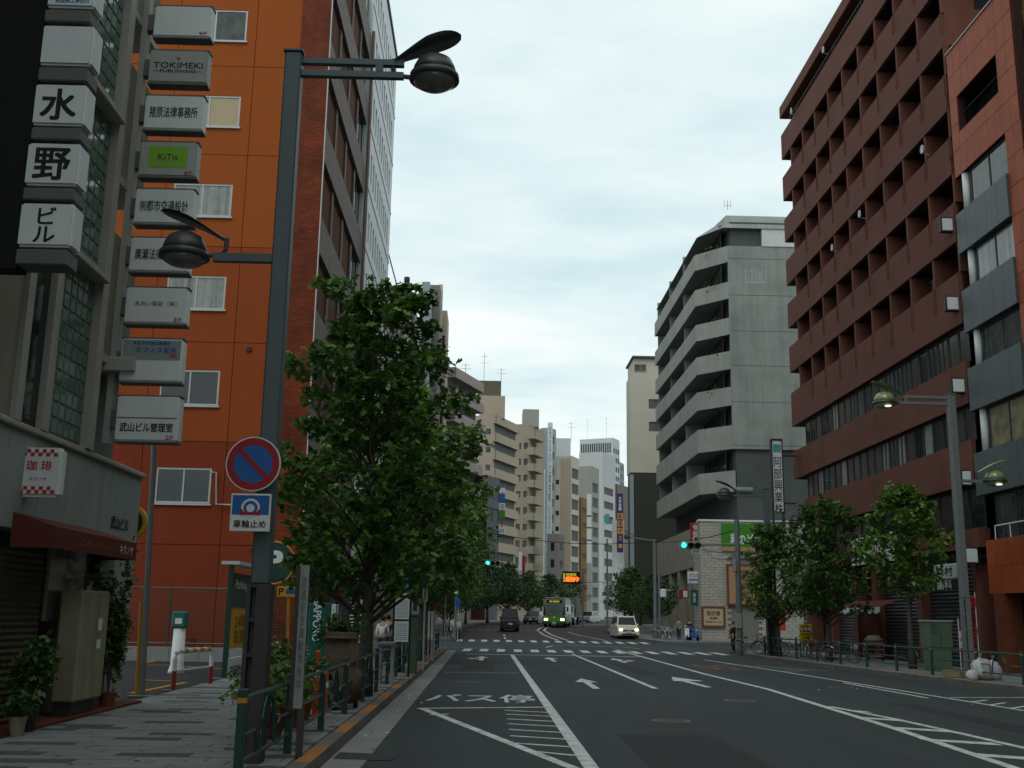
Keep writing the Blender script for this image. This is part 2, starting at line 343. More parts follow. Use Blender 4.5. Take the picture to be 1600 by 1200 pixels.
pavL = slabstrip('pavement', lambda y: -6.98, lambda y: -2.26, -6, 62.5, M['joint'], 'left pavement laid with pale slabs and dark bars', h=.13)
slabstrip('pavement', lambda y: -60, lambda y: KL[0][0]-.22 if y < 104 else interp(KL,y)-.22, 86.5, 235, M['paving_far'], 'left pavement beyond the crossing running under the trees', h=.14)
slabstrip('pavement', lambda y: interp(KR,y)+.22, lambda y: 28, -10, 60, M['paving_far'], 'right pavement in front of the shuttered shops', h=.14)
slabstrip('pavement', lambda y: interp(KR,60)+.22+max(0,(y-60))**1.35*.18, lambda y: 28, 60, 66.5, M['paving_far'], 'right pavement rounding the corner at the crossing', h=.14)
slabstrip('pavement', lambda y: interp(KR2,y)+.22, lambda y: 90, 87.5, 230, M['paving_far'], 'right pavement beyond the crossing before the brick restaurant', h=.14)
# pavers: staggered 0.9 x 0.36 slabs, some dark
pw, pd, x0, x1 = .9, .34, -6.9, -2.28
sl_, sd_ = [], []
_pc = {}
def paver_mesh(w, dark, v):
    k = (round(w,2), dark, v)
    if k not in _pc:
        b = .004; g = G(); g.frus((0,w-.012,0,pd-.012), (b,w-.012-b,b,pd-.012-b), 0, .022+.002*v); _pc[k] = mesh_of(g, M['slab_dark'] if dark else M['slab_light'], name='paver')
    return _pc[k]
rows = []; y = 9.6; r = 0
while y < 62:
    off = (r % 3)*pw/3; x = x0-off; c = 0
    while x < x1-.05:
        a, b = max(x, x0), min(x+pw, x1)
        dark = (c*3+r*2) % 7 == 0 or (r % 9 == 4 and c % 4 == 1)
        if b-a > .08: rows.append((a, y, b-a, dark))
        x += pw; c += 1
    y += pd; r += 1
g_rest = G()
for i, (a, y, w, dark) in enumerate(rows):
    v = random.choice((0,1,2))
    if i < 298:
        o = link(bpy.data.objects.new('paver', paver_mesh(w, dark, v)), pavL, (a, y, .13))
    else:
        g_rest.frus((a,a+w-.012,y,y+pd-.012), (a+.004,a+w-.016,y+.004,y+pd-.016), .13, .152+.002*v, 1 if dark else 0)
part(g_rest, 'paving', [M['slab_light'], M['slab_dark']], pavL, kind='stuff')
# kerbs: one stone every 0.85 m, two of four painted orange on top
mat('kerb_orange', (.44,.17,.03), .8, .5, 5, .3, c2=(.2,.11,.05), fine=.3)
kb = {}
for pnt in (0,1):
    g = G(); g.frus((0,.22,0,.84),(0,.205,0,.84),0,.155); g.m[1] = pnt; kb[pnt] = mesh_of(g, [M['kerb'], M['kerb_orange']], name='kerb_stone')
    g2 = G(); g2.frus((-.22,0,0,.84),(-.22,-.015,0,.84),0,.155); g2.m[1] = pnt; kb[pnt+2] = mesh_of(g2, [M['kerb'], M['kerb_orange']], name='kerb_stone')
def kerbline(nm, f, y0, y1, side, label, phase=0):
    k = thing(nm, label, None, (f(y0), y0, 0)); k['kind'] = 'structure'; i = 0; y = y0
    while y < y1:
        x, xn = f(y), f(y+.85); a = math.atan2(-(xn-x), .85)
        pnt = ((i+phase) % 4) in (0,1)
        link(bpy.data.objects.new('kerb_stone', kb[(2 if side < 0 else 0)+pnt]), k, Vector((x,y,gz(y)))-wl(k), a); y += .85; i += 1
    return k
kerbline('kerb', lambda y: -2.03, 10.3, 62, -1, 'stone kerb of the left pavement with orange painted dashes', 0)
kerbline('kerb', lambda y: interp(KR,y), 24, 60, 1, 'stone kerb of the right pavement along the shops', 1)
kerbline('kerb', lambda y: interp(KL,y), 86.6, 104, -1, 'left kerb beyond the crossing beside the dark van', 1)
kerbline('kerb', lambda y: interp(KR2,y), 87.6, 104, 1, 'right kerb beyond the crossing beside the pale car', 0)
g = G()
for i in range(9):     # rounded corner kerb on the right
    y = 60+i*.72; f = lambda q: interp(KR,60)+max(0,(q-60))**1.35*.18
    g.add([(f(y),y,0),(f(y)+.22,y,0),(f(y+.72)+.22,y+.72,0),(f(y+.72),y+.72,0),(f(y),y,.155),(f(y)+.22,y,.155),(f(y+.72)+.22,y+.72,.155),(f(y+.72),y+.72,.155)],[(4,5,6,7),(0,4,7,3),(0,1,5,4),(1,2,6,5)])
struct(g, 'corner_kerb', M['kerb'], label='curved kerb at the right street corner')
# gutter slabs
gs = thing('gutter', 'concrete gutter slabs between left kerb and asphalt', None, (-2.03,10,0)); gs['kind'] = 'structure'
me = mesh_of(G().frus((0,.5,0,1.99),(.006,.494,.006,1.984),0,.006), M['concrete'], name='gutter_slab')
for i in range(26): link(bpy.data.objects.new('gutter_slab', me), gs, (.005, i*2.0, .001))
g = G().quad((-1.98,15.2,.0095),(-1.2,15.1,.0095),(-1.15,15.75,.0095),(-1.98,15.9,.0095)); struct(g, 'tar_patch', M['asphalt'], label='dark tar patch across the gutter')
# ---- painted markings, 4 mm above the asphalt
def zz(p, h=.004): return (p[0], p[1], gz(p[1])+h)
def stripe(name, pts, w, m='paint', h=.004, par=None, perp=None):
    """Polyline stripe of constant width on the road."""
    g = G(); P = [Vector((p[0],p[1],0)) for p in pts]; n = len(P); L = []; R = []
    for i, p in enumerate(P):
        d = (P[min(i+1,n-1)]-P[max(i-1,0)]).normalized(); q = Vector((-d.y,d.x,0)) if perp is None else Vector(perp)
        L.append(zz(p+q*w/2,h)); R.append(zz(p-q*w/2,h))
    for i in range(n-1): g.quad(L[i], R[i], R[i+1], L[i+1])
    g.f = [tuple(f) for f in g.f]
    for k, f in enumerate(g.f):
        a, b, c = [Vector(g.v[i]) for i in f[:3]]
        if (b-a).cross(c-a).z < 0: g.f[k] = f[::-1]
    return part(g, name, M[m], road)
def dense(pts, st=3.0):
    o = [pts[0]]
    for a, b in zip(pts, pts[1:]):
        n = max(1, int(math.hypot(b[0]-a[0], b[1]-a[1])/st)); o += [(a[0]+(b[0]-a[0])*i/n, a[1]+(b[1]-a[1])*i/n) for i in range(1, n+1)]
    return o
stripe('lane_line', [(1.42,8),(1.42,57)], .2)
stripe('lane_line', [PZ(1024,1076)[:2], PZ(894,1022)[:2]], .17)
stripe('centre_line', [PZ(*p)[:2] for p in ((962,1015),(1100,1053),(1200,1077),(1290,1105),(1400,1139),(1500,1172),(1590,1202))], .18)
stripe('centre_line', [PZ(*p)[:2] for p in ((1296,1104),(1400,1124),(1500,1146),(1640,1178))], .16, h=.0045)
for a, b, w in [((1322,1110),(1360,1113),.25),((1350,1122),(1408,1126),.3),((1390,1137),(1482,1143),.3),((1442,1156),(1560,1163),.3),((1518,1179),(1640,1188),.3)]:
    stripe('hatch_bar', [PZ(*a)[:2], PZ(*b)[:2]], w*1.4, h=.005, perp=(0,1,0))
stripe('lane_line', [PZ(*p)[:2] for p in ((1100,1031),(1200,1046),(1400,1078),(1640,1117))], .13)
stripe('lane_line', [PZ(*p)[:2] for p in ((1318,1067),(1450,1091))], .12)
stripe('bay_line', [PZ(*p)[:2] for p in ((1484,1090),(1640,1090))], .14, perp=(0,1,0))
for a, b in (((1518,1097),(1542,1094)),((1546,1102),(1572,1098)),((1580,1107),(1606,1103))): stripe('bay_line', [PZ(*a)[:2], PZ(*b)[:2]], .16, h=.0045, perp=(0,1,0))
for a, b in (((1180,1040),(1235,1046)),((1215,1049),(1262,1048)),((1130,1038),(1290,1048))): stripe('bay_line', [PZ(*a)[:2], PZ(*b)[:2]], .14, 'paint', perp=(0,1,0))
stripe('stop_line', [(-.9,56.4),(7.9,56.4)], .42)
for i in range(16): 
    x = -1.0+i*.955
    stripe('crosswalk_stripe', [(x,61),(x+.12,65.4)], .46)
for i in range(16):
    x = -1.9+i*.955
    stripe('crosswalk_stripe', [(x,84.4),(x,87.8)], .46)
stripe('guide_line', [(3.9,70.5),(4.6,75),(5.6,76.6),(9.3,74.5),(10,71)], .13)
stripe('guide_line', [(-1.9,67.0),(1.0,67.4)], .15, 'paint')
CLN = [(5.9,88.5),(5.15,96),(4.9,103),(5.6,109),(7.5,116),(11,126),(16.5,140),(26,162)]
stripe('centre_line', dense(CLN,2), .17, h=.012); stripe('centre_line', dense([(x+.75-(y-88)*.0075,y+.3) for x, y in CLN],2), .17, h=.012)
stripe('lane_line', dense([(9.9,89),(8.3,96),(7.6,101)],2), .12, h=.012)
stripe('lane_line', dense([(1.7,89.5),(1.7,92)]), .14, h=.012); stripe('lane_line', [(1.7,93.8),(1.7,95.8)], .14, h=.012)
for i in range(9): stripe('worn_stripe', [(-1.2+i*.75,101),(-1.2+i*.75,102.6)], .36, 'paint_orange_dim', h=.014)
# bus bay
A_, B_, C_ = PZ(652,1107), PZ(842,1105), PZ(905,1204)
stripe('bay_line', [(A_.x,A_.y),(1.32,B_.y)], .19, perp=(0,1,0)); stripe('bay_line', [(A_.x+.1,A_.y),(C_.x,C_.y),(C_.x+.35,C_.y-1.6)], .17, h=.0045)
stripe('bay_line', [PZ(672,1117)[:2], PZ(701,1116)[:2]], .14, perp=(0,1,0))
for yy, xl in zip((1110,1116,1123.5,1131,1140,1150,1161.5,1175), (788,790,792,793,795,797,803,840)):
    a = PZ(xl,yy); stripe('hatch_bar', [(a.x,a.y),(1.33,a.y-.38)], .13+.0*yy, h=.005, perp=(0,1,0))
a, b = PZ(664,1096), PZ(830,1087)
text(road, 'バス停', (-.05,(PZ(750,1097).y+PZ(750,1085.5).y)/2,.0042), PZ(830,1091).x-PZ(664,1091).x, (PZ(750,1085.5).y-PZ(750,1097).y), M['paint'], (1,0,0), (0,1,0), bold=.035, name='bus_stop_lettering')
text(road, '50', (9.45,45.4,.0042), 1.5, 4.6, M['paint_orange_dim'], (-1,0,0), (0,-1,0), bold=.03)
def arrow(x, y, L=5.0, kind='s', m='paint'):
    w = .15; pts = [(-w/2,0),(w/2,0),(w/2,L*.62),(.42,L*.62),(0,L),(-.42,L*.62),(-w/2,L*.62)]
    w = .2; pts = [(-w/2,0),(w/2,0),(w/2,L*.6),(.34,L*.6),(0,L),(-.34,L*.6),(-w/2,L*.6)]
    g = G(); g.add([(x+p[0],y+p[1],.0042) for p in pts], [tuple(range(7))])
    if kind in ('l','r'):
        s = -1 if kind == 'l' else 1; q = [(s*.1,L*.2),(s*.4,L*.36),(s*.4,L*.27),(s*.68,L*.44),(s*.4,L*.6),(s*.4,L*.5),(s*.1,L*.33)]
        g.add([(x+p[0],y+p[1],.0046) for p in q], [tuple(range(7)) if s > 0 else tuple(range(7))[::-1]])
    return part(g, 'arrow_marking', M[m], road)
arrow(3.1, 30.6, 5.0); arrow(-.1, 48.6, 5.0, 'l'); arrow(3.1, 48.6, 5.0); arrow(6.2, 48.6, 5.0, 'r')
g = G(); q = PZ(1107,1074); t_ = PZ(1064,1061)      # right-turn arrow of the near lane
g.add([(q.x-.1,q.y,.0042),(q.x+.12,q.y,.0042),(6.42,35.0,.0042),(6.95,35.1,.0042),(6.3,37.4,.0042),(5.95,35.0,.0042),(6.2,35.0,.0042)], [(0,1,2,6),(5,6,2,3,4)])
part(g, 'arrow_marking', M['paint'], road)
for x, y, r in ((3.6,21.5,.32),(-.4,33,.3),(6.2,27,.32),(10.6,33,.3),(11.5,22,.3)):
    mh = part(G().lathe([(r+.05,.0005),(r+.05,.003)], (x,y,0), 24), 'manhole_rim', M['concrete'], road); part(G().lathe([(r,.003),(r,.006)], (x,y,0), 24), 'manhole_cover', M['manhole'], road)
for x0, x1, y0, y1 in ((2.2,3.9,13.5,19),(9.6,10.4,18,27),(5.3,6.1,38,47),(-.9,.4,40,44)):
    part(G().quad((x0,y0,.002),(x1,y0+.2,.002),(x1-.05,y1,.002),(x0+.04,y1-.15,.002)), 'asphalt_patch', M['patch'], road)
stripe('seam_line', [(-1.4,38.2),(1.2,38.4)], .1, 'paint')
# ------------------------------------------------------------------ left side, near
rt = math.radians
mat('plaster_beige', (.23,.22,.17), .9, .3, .7, .3, streak=.35, c2=(.15,.145,.12))
mat('plaster_grey', (.16,.18,.17), .9, .3, .7, .3, streak=.3)
mat('cladding', (.29,.325,.315), .6, .15, .6, .1, streak=.4, c2=(.16,.185,.18))
mat('trim_cream', (.36,.355,.31), .6, .2, 1, streak=.3)
mat('awning_cloth', (.11,.024,.017), .8, .35, 2, .2, streak=.2, c2=(.10,.03,.025))
mat('sign_yellow_d', (.55,.36,.03), .5, .2, 3); mat('shutter', (.10,.085,.07), .6, .3, 1, streak=.2)
mat('glassblock', (.2,.30,.26), .12, .35, 1.2, spec=.7, c2=(.08,.13,.11), island=.8)
mat('glassblock_frame', (.2,.26,.235), .6, .2, 1, streak=.3)
XF = -6.98
corner = thing('cafe_building', 'narrow pale cafe building with glass block strip and red brown awning', 'building', (XF, 19, 0))
Z1 = PX(215,745,XF).z+.0     # top of the ground-floor cladding
def yx(px, py): return PX(px, py, XF).y
yA, yC = 8.0, 22.0
# ground-floor cladding with joints, built as separate panels
ztop = 4.5; zb = 3.05
jl = [13.4,14.6,15.8,17.0,18.2,19.4,20.6,22.0]
for a, b in zip(jl, jl[1:]):
    part(G().bbox(XF-.06, XF+.0, a+.008, b-.008, zb, ztop, .008), 'cladding_panel', M['cladding'], corner)
part(G().box(-14,XF-.07,13.4,yC,zb-.02,ztop-.01), 'core', M['plaster_grey'], corner)
part(G().bbox(-14,XF+.07,13.3,yC+.06,ztop+.003,ztop+.1,.02), 'ledge', M['trim_cream'], corner)
# ground floor wall: columns, shutter, recess
part(G().box(XF-.35,XF,14.6,15.6,.13,zb-.004), 'column', M['cladding'], corner); part(G().box(XF-.3,XF-.02,20.9,22.0,.13,zb-.004), 'column', M['cladding'], corner)
part(G().box(-12,XF-.5,14.6,yC-.02,.1,zb-.03), 'back_wall', M['plaster_grey'], corner)
part(G().box(-12,XF-.3,yC-.015,yC,.1,zb-.03), 'side_wall', M['plaster_beige'], corner)
g = G()
for i in range(26): 
    z = .2+i*.1; g.add([(XF-.2,15.6,z),(XF-.2,18.0,z),(XF-.16,18.0,z+.05),(XF-.16,15.6,z+.05),(XF-.2,18.0,z+.1),(XF-.2,15.6,z+.1)], [(0,1,2,3),(3,2,4,5)])
part(g, 'roller_shutter', M['shutter'], corner)
dr = part(G().box(XF-.28,XF-.22,20.0,20.8,.2,2.55), 'door', M['frame_dark'], corner)
part(G().quad((XF-.215,20.1,1.0),(XF-.215,20.7,1.0),(XF-.215,20.7,2.4),(XF-.215,20.1,2.4)), 'pane', M['glass_mid'], dr)
part(G().box(XF-.27,XF-.2,18.3,19.9,1.7,2.9), 'shop_window', M['glass_curtain'], corner)
part(G().box(XF-.3,XF+.4,14.6,21.9,.13,.2), 'step', mat('step_red', (.14,.035,.025), .8, .4, 2, .2), corner)
text(corner, '武山ビル', (XF+.01,20.9,3.5), 1.0, .24, M['ink'], (0,1,0), bold=.04)
# awning: sloping cloth, valance and cheeks
g = G(); xo = XF+.66; ya, yb = 16.2, 19.95; zt, zl, zv = PX(22,800,XF).z, PX(218,850,XF+.66).z, PX(218,877,XF+.66).z
g.quad((XF,ya,zt),(xo,ya+.0,zl),(xo,yb,zl),(XF,yb,zt)); g.quad((xo,ya,zl),(xo,ya,zv),(xo,yb,zv),(xo,yb,zl))
g.quad((XF,ya,zt),(XF,ya,zv),(xo,ya,zv),(xo,ya,zl)); g.quad((XF,yb,zt),(xo,yb,zl),(xo,yb,zv),(XF,yb,zv))
aw = part(g, 'awning', M['awning_cloth'], corner)
part(G().tube([(xo-.03,ya+.02,zl-.02),(xo-.03,yb-.02,zl-.02)], .02, 6), 'awning_rail', M['black_metal'], aw)
text(aw, 'キクノヤ', (xo+.006,19.4,(zl+zv)/2), .7, .16, M['frame_white'], (0,1,0), bold=.03)
text(aw, 'Coffee & Food', (xo+.006,17.9,(zl+zv)/2), 1.3, .13, mat('faded_letter', (.26,.09,.07), .8), (0,1,0), bold=.01)
# upper floors
def strip(y0, y1, z0, z1, m, name, dx=0.0, th=.3, lab=None): return part(G().box(XF-th+dx, XF+dx, y0, y1, z0, z1), name, M[m], corner, label=lab)
HU = 22.0
y_w0 = yx(50,560); y_a = 16.15; y_b = 17.05; y_c = 18.62; y_d = 18.95
strip(8.0, 15.75, ztop+.11, HU, 'plaster_beige', 'wall', -.02)
strip(15.75, 15.98, ztop+.11, HU, 'trim_cream', 'mullion', .06)
for k in range(6):
    z = ztop+.12+k*2.9
    q = part(G().box(XF-.1,XF-.04,15.98,16.72,z,z+2.55), 'window', M['frame_dark'], corner)
    part(G().quad((XF-.036,16.03,z+.1),(XF-.036,16.67,z+.1),(XF-.036,16.67,z+2.4),(XF-.036,16.03,z+2.4)), 'pane', M['glass_dark'], q)
    strip(15.98, 16.72, z+2.55, z+2.9, 'frame_dark', 'spandrel', -.03, .1)
strip(16.72, 16.98, ztop+.11, HU, 'trim_cream', 'mullion', .07)
gb = part(G().box(XF-.3,XF-.05,16.98,18.62,ztop+.11,HU), 'glass_block_screen', M['glassblock_frame'], corner)
bs = .262; bmesh_gb = mesh_of(G().bbox(-.012,.02,.012,bs-.012,.012,bs-.012,.02), M['glassblock'], name='glass_block')
nb = 0; k = 0
for j in range(60):
    z = ztop+.16+j*bs+(j//11)*.16
    if z > 17.4: break
    for i in range(6):
        if nb < 300: link(bpy.data.objects.new('glass_block', bmesh_gb), gb, Vector((XF-.05,17.02+i*.264,z))-wl(gb)); nb += 1
for j in range(5):
    part(G().bbox(XF-.2,XF+.22,17.0,18.6,ztop+.16+(j+1)*11*bs+j*.16,ztop+.3+(j+1)*11*bs+j*.16,.02), 'floor_ledge', M['trim_cream'], corner)
strip(18.62, 18.9, ztop+.11, HU, 'trim_cream', 'mullion', .1)
strip(18.9, 20.6, ztop+.11, 6.2, 'plaster_grey', 'wall', -.15)
for j in range(5):    # balcony parapets with dark undersides
    z0 = 6.45+j*3.42
    bp_ = part(G().box(XF-.85,XF-.02,18.9,20.55,z0,z0+2.3), 'balcony', M['plaster_beige'], corner)
    part(G().box(XF-.84,XF-.0,18.92,20.62,z0-.16,z0-.01), 'slab', M['trim_cream'], bp_)
part(G().box(-14,XF-.35,8,18.9,ztop+.1,HU-.02), 'core', M['plaster_grey'], corner)
part(G().bbox(XF-.5,XF+.5,19.4,20.5,6.15,6.42,.02), 'sign_bracket', M['trim_cream'], corner)
# cafe sign 珈琲
cs = thing('cafe_sign', 'white coffee sign with red checker bands on cafe wall above awning', 'sign', (XF+.5,16.6,4))
a, b = PY(30,698,16.4), PY(91,777,16.4)
g = G().bbox(a.x,b.x,16.4,16.62,b.z,a.z,.05,0,3); part(g, 'panel', M['white_box'], cs)
g = G(); n = 9; cw = (b.x-a.x-.14)/n; ch = .055
for r_ in (0,1):
    for i in range(n):
        for zb_ in (a.z-.14, b.z+.05):
            if (i+r_) % 2 == 0: g.box(a.x+.07+i*cw, a.x+.07+(i+1)*cw, 16.394, 16.399, zb_+r_*ch, zb_+(r_+1)*ch)
part(g, 'checker_band', M['red_ink'], cs)
cx_, hh = (a.x+b.x)/2, a.z-b.z
text(cs, '珈 琲', (cx_,16.393,a.z-hh*.37), .38, .15, M['red_ink'], bold=.03); text(cs, 'キクノヤ', (cx_,16.393,a.z-hh*.64), .26, .06, M['red_ink'])
part(G().box(XF,a.x,16.48,16.54,a.z-.2,a.z-.16).box(XF,a.x,16.48,16.54,b.z+.16,b.z+.2), 'bracket', M['alu'], cs)
# vending cabinet cover against the shopfront
cab = thing('cabinet', 'tall pale beige cabinet cover standing under the red brown awning', 'cabinet', (XF+.3,19,0))
p0, p1 = PX(116,1050,XF+.35), PX(159,1050,XF+.35); cbz = PX(120,921,XF+.35).z
g = G().bbox(XF-.0,XF+.38,p0.y+.02,(p0.y+p1.y)/2-.006,.42,cbz,.03).bbox(XF-.0,XF+.38,(p0.y+p1.y)/2+.006,p1.y,.42,cbz,.03); part(g, 'door_panel', mat('cover_beige',(.27,.25,.17),.7,.35,1.5,.1,streak=.5), cab)
part(G().box(XF+.02,XF+.3,p0.y+.1,p1.y-.1,.14,.42), 'plinth', M['frame_dark'], cab)
part(G().quad((XF+.385,p1.y-.5,1.55),(XF+.385,p1.y-.3,1.55),(XF+.385,p1.y-.3,1.75),(XF+.385,p1.y-.5,1.75)).quad((XF+.385,p1.y-.5,1.25),(XF+.385,p1.y-.3,1.25),(XF+.385,p1.y-.3,1.4),(XF+.385,p1.y-.5,1.4)), 'notice', M['white'], cab)
# ---- projecting building sign 水野ビル (stack of light boxes in a black frame)
ms = thing('projecting_sign', 'tall black framed stack of white light boxes with large black characters', 'sign', (-6.3,13,8))
YS = 13.0; fx = lambda px, py: PY(px, py, YS)
rows_ = [((75,-28),(147,12),'士建設'),((66,38),(142,102),''),((54,130),(130,196),'水'),((42,222),(120,290),'野'),((31,316),(110,386),'ビル')]
for (xa, ya_), (xb, yb_), s_ in rows_:
    a, b = fx(xa,ya_), fx(xb,yb_); o = part(G().bbox(a.x,b.x,YS,YS+.34,b.z,a.z,.03,0,2), 'light_box', M['white_box'], ms)
    cx_, cz_ = (a.x+b.x)/2, (a.z+b.z)/2
    if s_ == 'ビル': text(o, 'ビ\nル', (cx_,YS-.004,cz_), .26, .46, M['ink'], bold=.035, sp=.9)
    elif s_ == '士建設': text(o, '一級建築士事務所', (cx_,YS-.004,b.z+.12), .5, .12, M['blue_ink'], bold=.03)
    elif s_: text(o, s_, (cx_,YS-.004,cz_), .44, .42, M['ink'], bold=.045)
for (xa, ya_), (xb, yb_) in (((72,14),(143,36)),((62,104),(138,128)),((51,198),(128,220)),((38,292),(117,314)),((27,388),(106,415))):
    a, b = fx(xa,ya_), fx(xb,yb_); part(G().bbox(a.x-.01,b.x-.02,YS-.01,YS+.36,b.z+.005,a.z-.005,.015), 'spacer', mat('spacer_grey',(.13,.14,.13),.6,.2,2), ms)
a, b = fx(26,418), fx(72,0); part(G().box(-6.98,a.x-.012,YS+.02,YS+.32,a.z,13.5), 'black_backing', M['dark'], ms)
# nearest dark building edge
nbd = thing('near_building', 'dark building edge behind the tall stacked sign', 'building', (-8,10,0))
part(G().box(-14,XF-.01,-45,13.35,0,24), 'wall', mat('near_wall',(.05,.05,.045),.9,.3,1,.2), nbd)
# ---- sign tower 武山ビル
st = thing('sign_tower', 'vertical rail of nine white tenant light boxes projecting from cafe building', 'sign', (-6.5,19.6,4))
YT = 19.5; f2 = lambda px, py: PY(px, py, YT)
r0, r1 = f2(166,640), f2(228,0)
part(G().box(r0.x-.06,r0.x+.06,YT+.1,YT+.3,r0.z-.6,r1.z+1.5), 'rail', M['trim_cream'], st)
boxes = [(243,8,328,58,'',0,'9F'),(235,77,322,130,'TOKIMEKI',1,''),(228,148,315,203,'猪原法律事務所',0,''),(220,220,305,276,'KiTis',2,'6F'),(213,294,300,350,'㈲都市交通設計',0,''),(205,370,293,425,'廣瀬法律事務所',0,''),(198,448,289,506,'あおい保証（株）',4,'3F'),(191,528,281,597,'オフィス安井',5,'4F'),(184,618,276,690,'武山ビル管理室',6,'2F')]
for xa, ya_, xb, yb_, s_, kd, fl in boxes:
    a, b = f2(xa,ya_), f2(xb,yb_); w, h = b.x-a.x, a.z-b.z; cx_, cz_ = (a.x+b.x)/2, (a.z+b.z)/2
    o = part(G().bbox(a.x,b.x,YT,YT+.3,b.z,a.z,.025,0,2), 'light_box', M['white_box'] if kd not in (1,2) else mat('box_grey',(.36,.38,.36),.5,.15,1,streak=.15), st)
    part(G().box(a.x-.012,b.x+.012,YT+.02,YT+.28,b.z-.03,b.z-.002), 'trim', M['spacer_grey'], o); part(G().box(a.x-.012,b.x+.012,YT+.02,YT+.28,a.z+.002,a.z+.025), 'trim', M['spacer_grey'], o)
    part(G().box(r0.x+.06,a.x-.002,YT+.08,YT+.26,cz_-.17,cz_+.17), 'bracket', M['spacer_grey'], o)
    y_ = YT-.005
    if kd == 0 and s_: text(o, s_, (cx_,y_,cz_), w*.82, h*.32, M['ink'], bold=.03)
    if kd == 1:
        text(o, 'TOKIMEKI', (cx_,y_,cz_+.02), w*.84, h*.17, M['ink'], bold=.02); text(o, '—PUBLISHING—', (cx_,y_,cz_-h*.15), w*.84, h*.09, M['ink'], bold=.03); text(o, '♥', (cx_,y_,cz_+h*.23), .07, .06, M['red_ink'])
    if kd == 2:
        part(G().quad((a.x+.17,y_,b.z+.17),(b.x-.17,y_,b.z+.17),(b.x-.17,y_,a.z-.1),(a.x+.17,y_,a.z-.1)), 'green_field', mat('lime',(.2,.42,.05),.5,.1), o); text(o, 'KiTis', (cx_,y_-.004,cz_+.03), w*.34, h*.18, M['ink'], bold=.01)
    if kd == 4: text(o, s_, (cx_,y_,cz_+.03), w*.68, h*.15, M['ink'], bold=.01)
    if kd == 5:
        part(G().quad((a.x+.03,y_,cz_-.0),(b.x-.03,y_,cz_-.0),(b.x-.03,y_,a.z-.03),(a.x+.03,y_,a.z-.03)), 'film', mat('film_grey',(.25,.29,.3),.5,.1), o)
        text(o, 'まるやま会計事務所', (cx_,y_-.003,a.z-.09), w*.6, h*.09, M['blue_ink'], bold=.03); text(o, 'オフィス安井', (cx_+.08,y_-.003,a.z-.22), w*.66, h*.14, M['blue_ink'], bold=.03); text(o, '4F', (b.x-.16,y_-.003,cz_+.08), .14, .08, M['red_ink'], bold=.03)
    if kd == 6:
        part(G().box(a.x+.03,b.x-.03,y_,y_+.004,cz_-.0,cz_+.02), 'divider', M['spacer_grey'], o); text(o, s_, (cx_,y_,cz_-h*.2), w*.84, h*.2, M['ink'], bold=.05)
    if fl and kd in (0,2,4,6): text(o, fl, (b.x-.14,y_-.002,b.z+.07), .15, .075, M['red_ink'], bold=.02)
for z in (4.95+1.3, 9.65, 13.1): part(G().box(XF-.1,r0.x-.062,YT+.05,YT+.35,z,z+.3), 'wall_bracket', M['trim_cream'], st)
rs = thing('round_sign', 'round yellow rimmed sign peeking out behind the cafe corner', 'sign', (-7.4,24.6,3)); c = PY(204,816,24.6)
part(G().lathe([(.38,-.06),(.38,.06)], (c.x,24.6,c.z), 24, 0, 'y'), 'disc', M['sign_yellow_d'], rs); part(G().lathe([(.29,-.02),(.29,.0)], (c.x,24.53,c.z), 24, 0, 'y'), 'face', M['ink'], rs); text(rs, 'P', (c.x,24.505,c.z), .22, .34, M['sign_yellow_d'], bold=.03)
part(G().tube([(c.x,24.7,.15),(c.x,24.7,c.z)], .04, 6), 'post', M['alu'], rs)
# ---- orange building
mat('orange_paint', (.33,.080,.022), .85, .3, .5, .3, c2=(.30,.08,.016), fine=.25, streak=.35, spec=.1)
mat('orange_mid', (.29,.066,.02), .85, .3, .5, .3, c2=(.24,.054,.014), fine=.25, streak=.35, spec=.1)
mat('orange_low', (.21,.041,.019), .85, .3, .5, .3, c2=(.175,.034,.014), fine=.25, streak=.4, spec=.1)  # lower storeys get darker, redder copies; the light's cast is in the colour
mat('orange_seam', (.10,.035,.015), .9, .1)
mat('stone_pink', (.22,.17,.16), .7, .35, 2.5, .3, fine=.5, c2=(.10,.08,.08))
tilemat('brick_orange', (.25,.052,.018), (.11,.025,.012), (.6,.45,.3), .3, .1, .45, .012, .8, var=.5)
YO, XO = 42.0, -7.05
ob = thing('orange_building', 'tall orange panelled building with brick edge beside the coin parking lot', 'building', (-12,YO,0))
seam = [PY(300,y,YO).z for y in (1030,851,678,525,380,236,102,-20)]; pit = (seam[6]-seam[1])/5
sz = [.13]+[seam[1]+i*pit for i in range(8)]
XB0 = PY(468,100,YO).x       # brick strip begins
XL = -19.0
vx = PY(383,300,YO).x
wins = [(245,730,327,787),(252,577,340,634),(262,430,350,484),(272,286,360,339),(280,148,373,199),(290,14,384,65)]
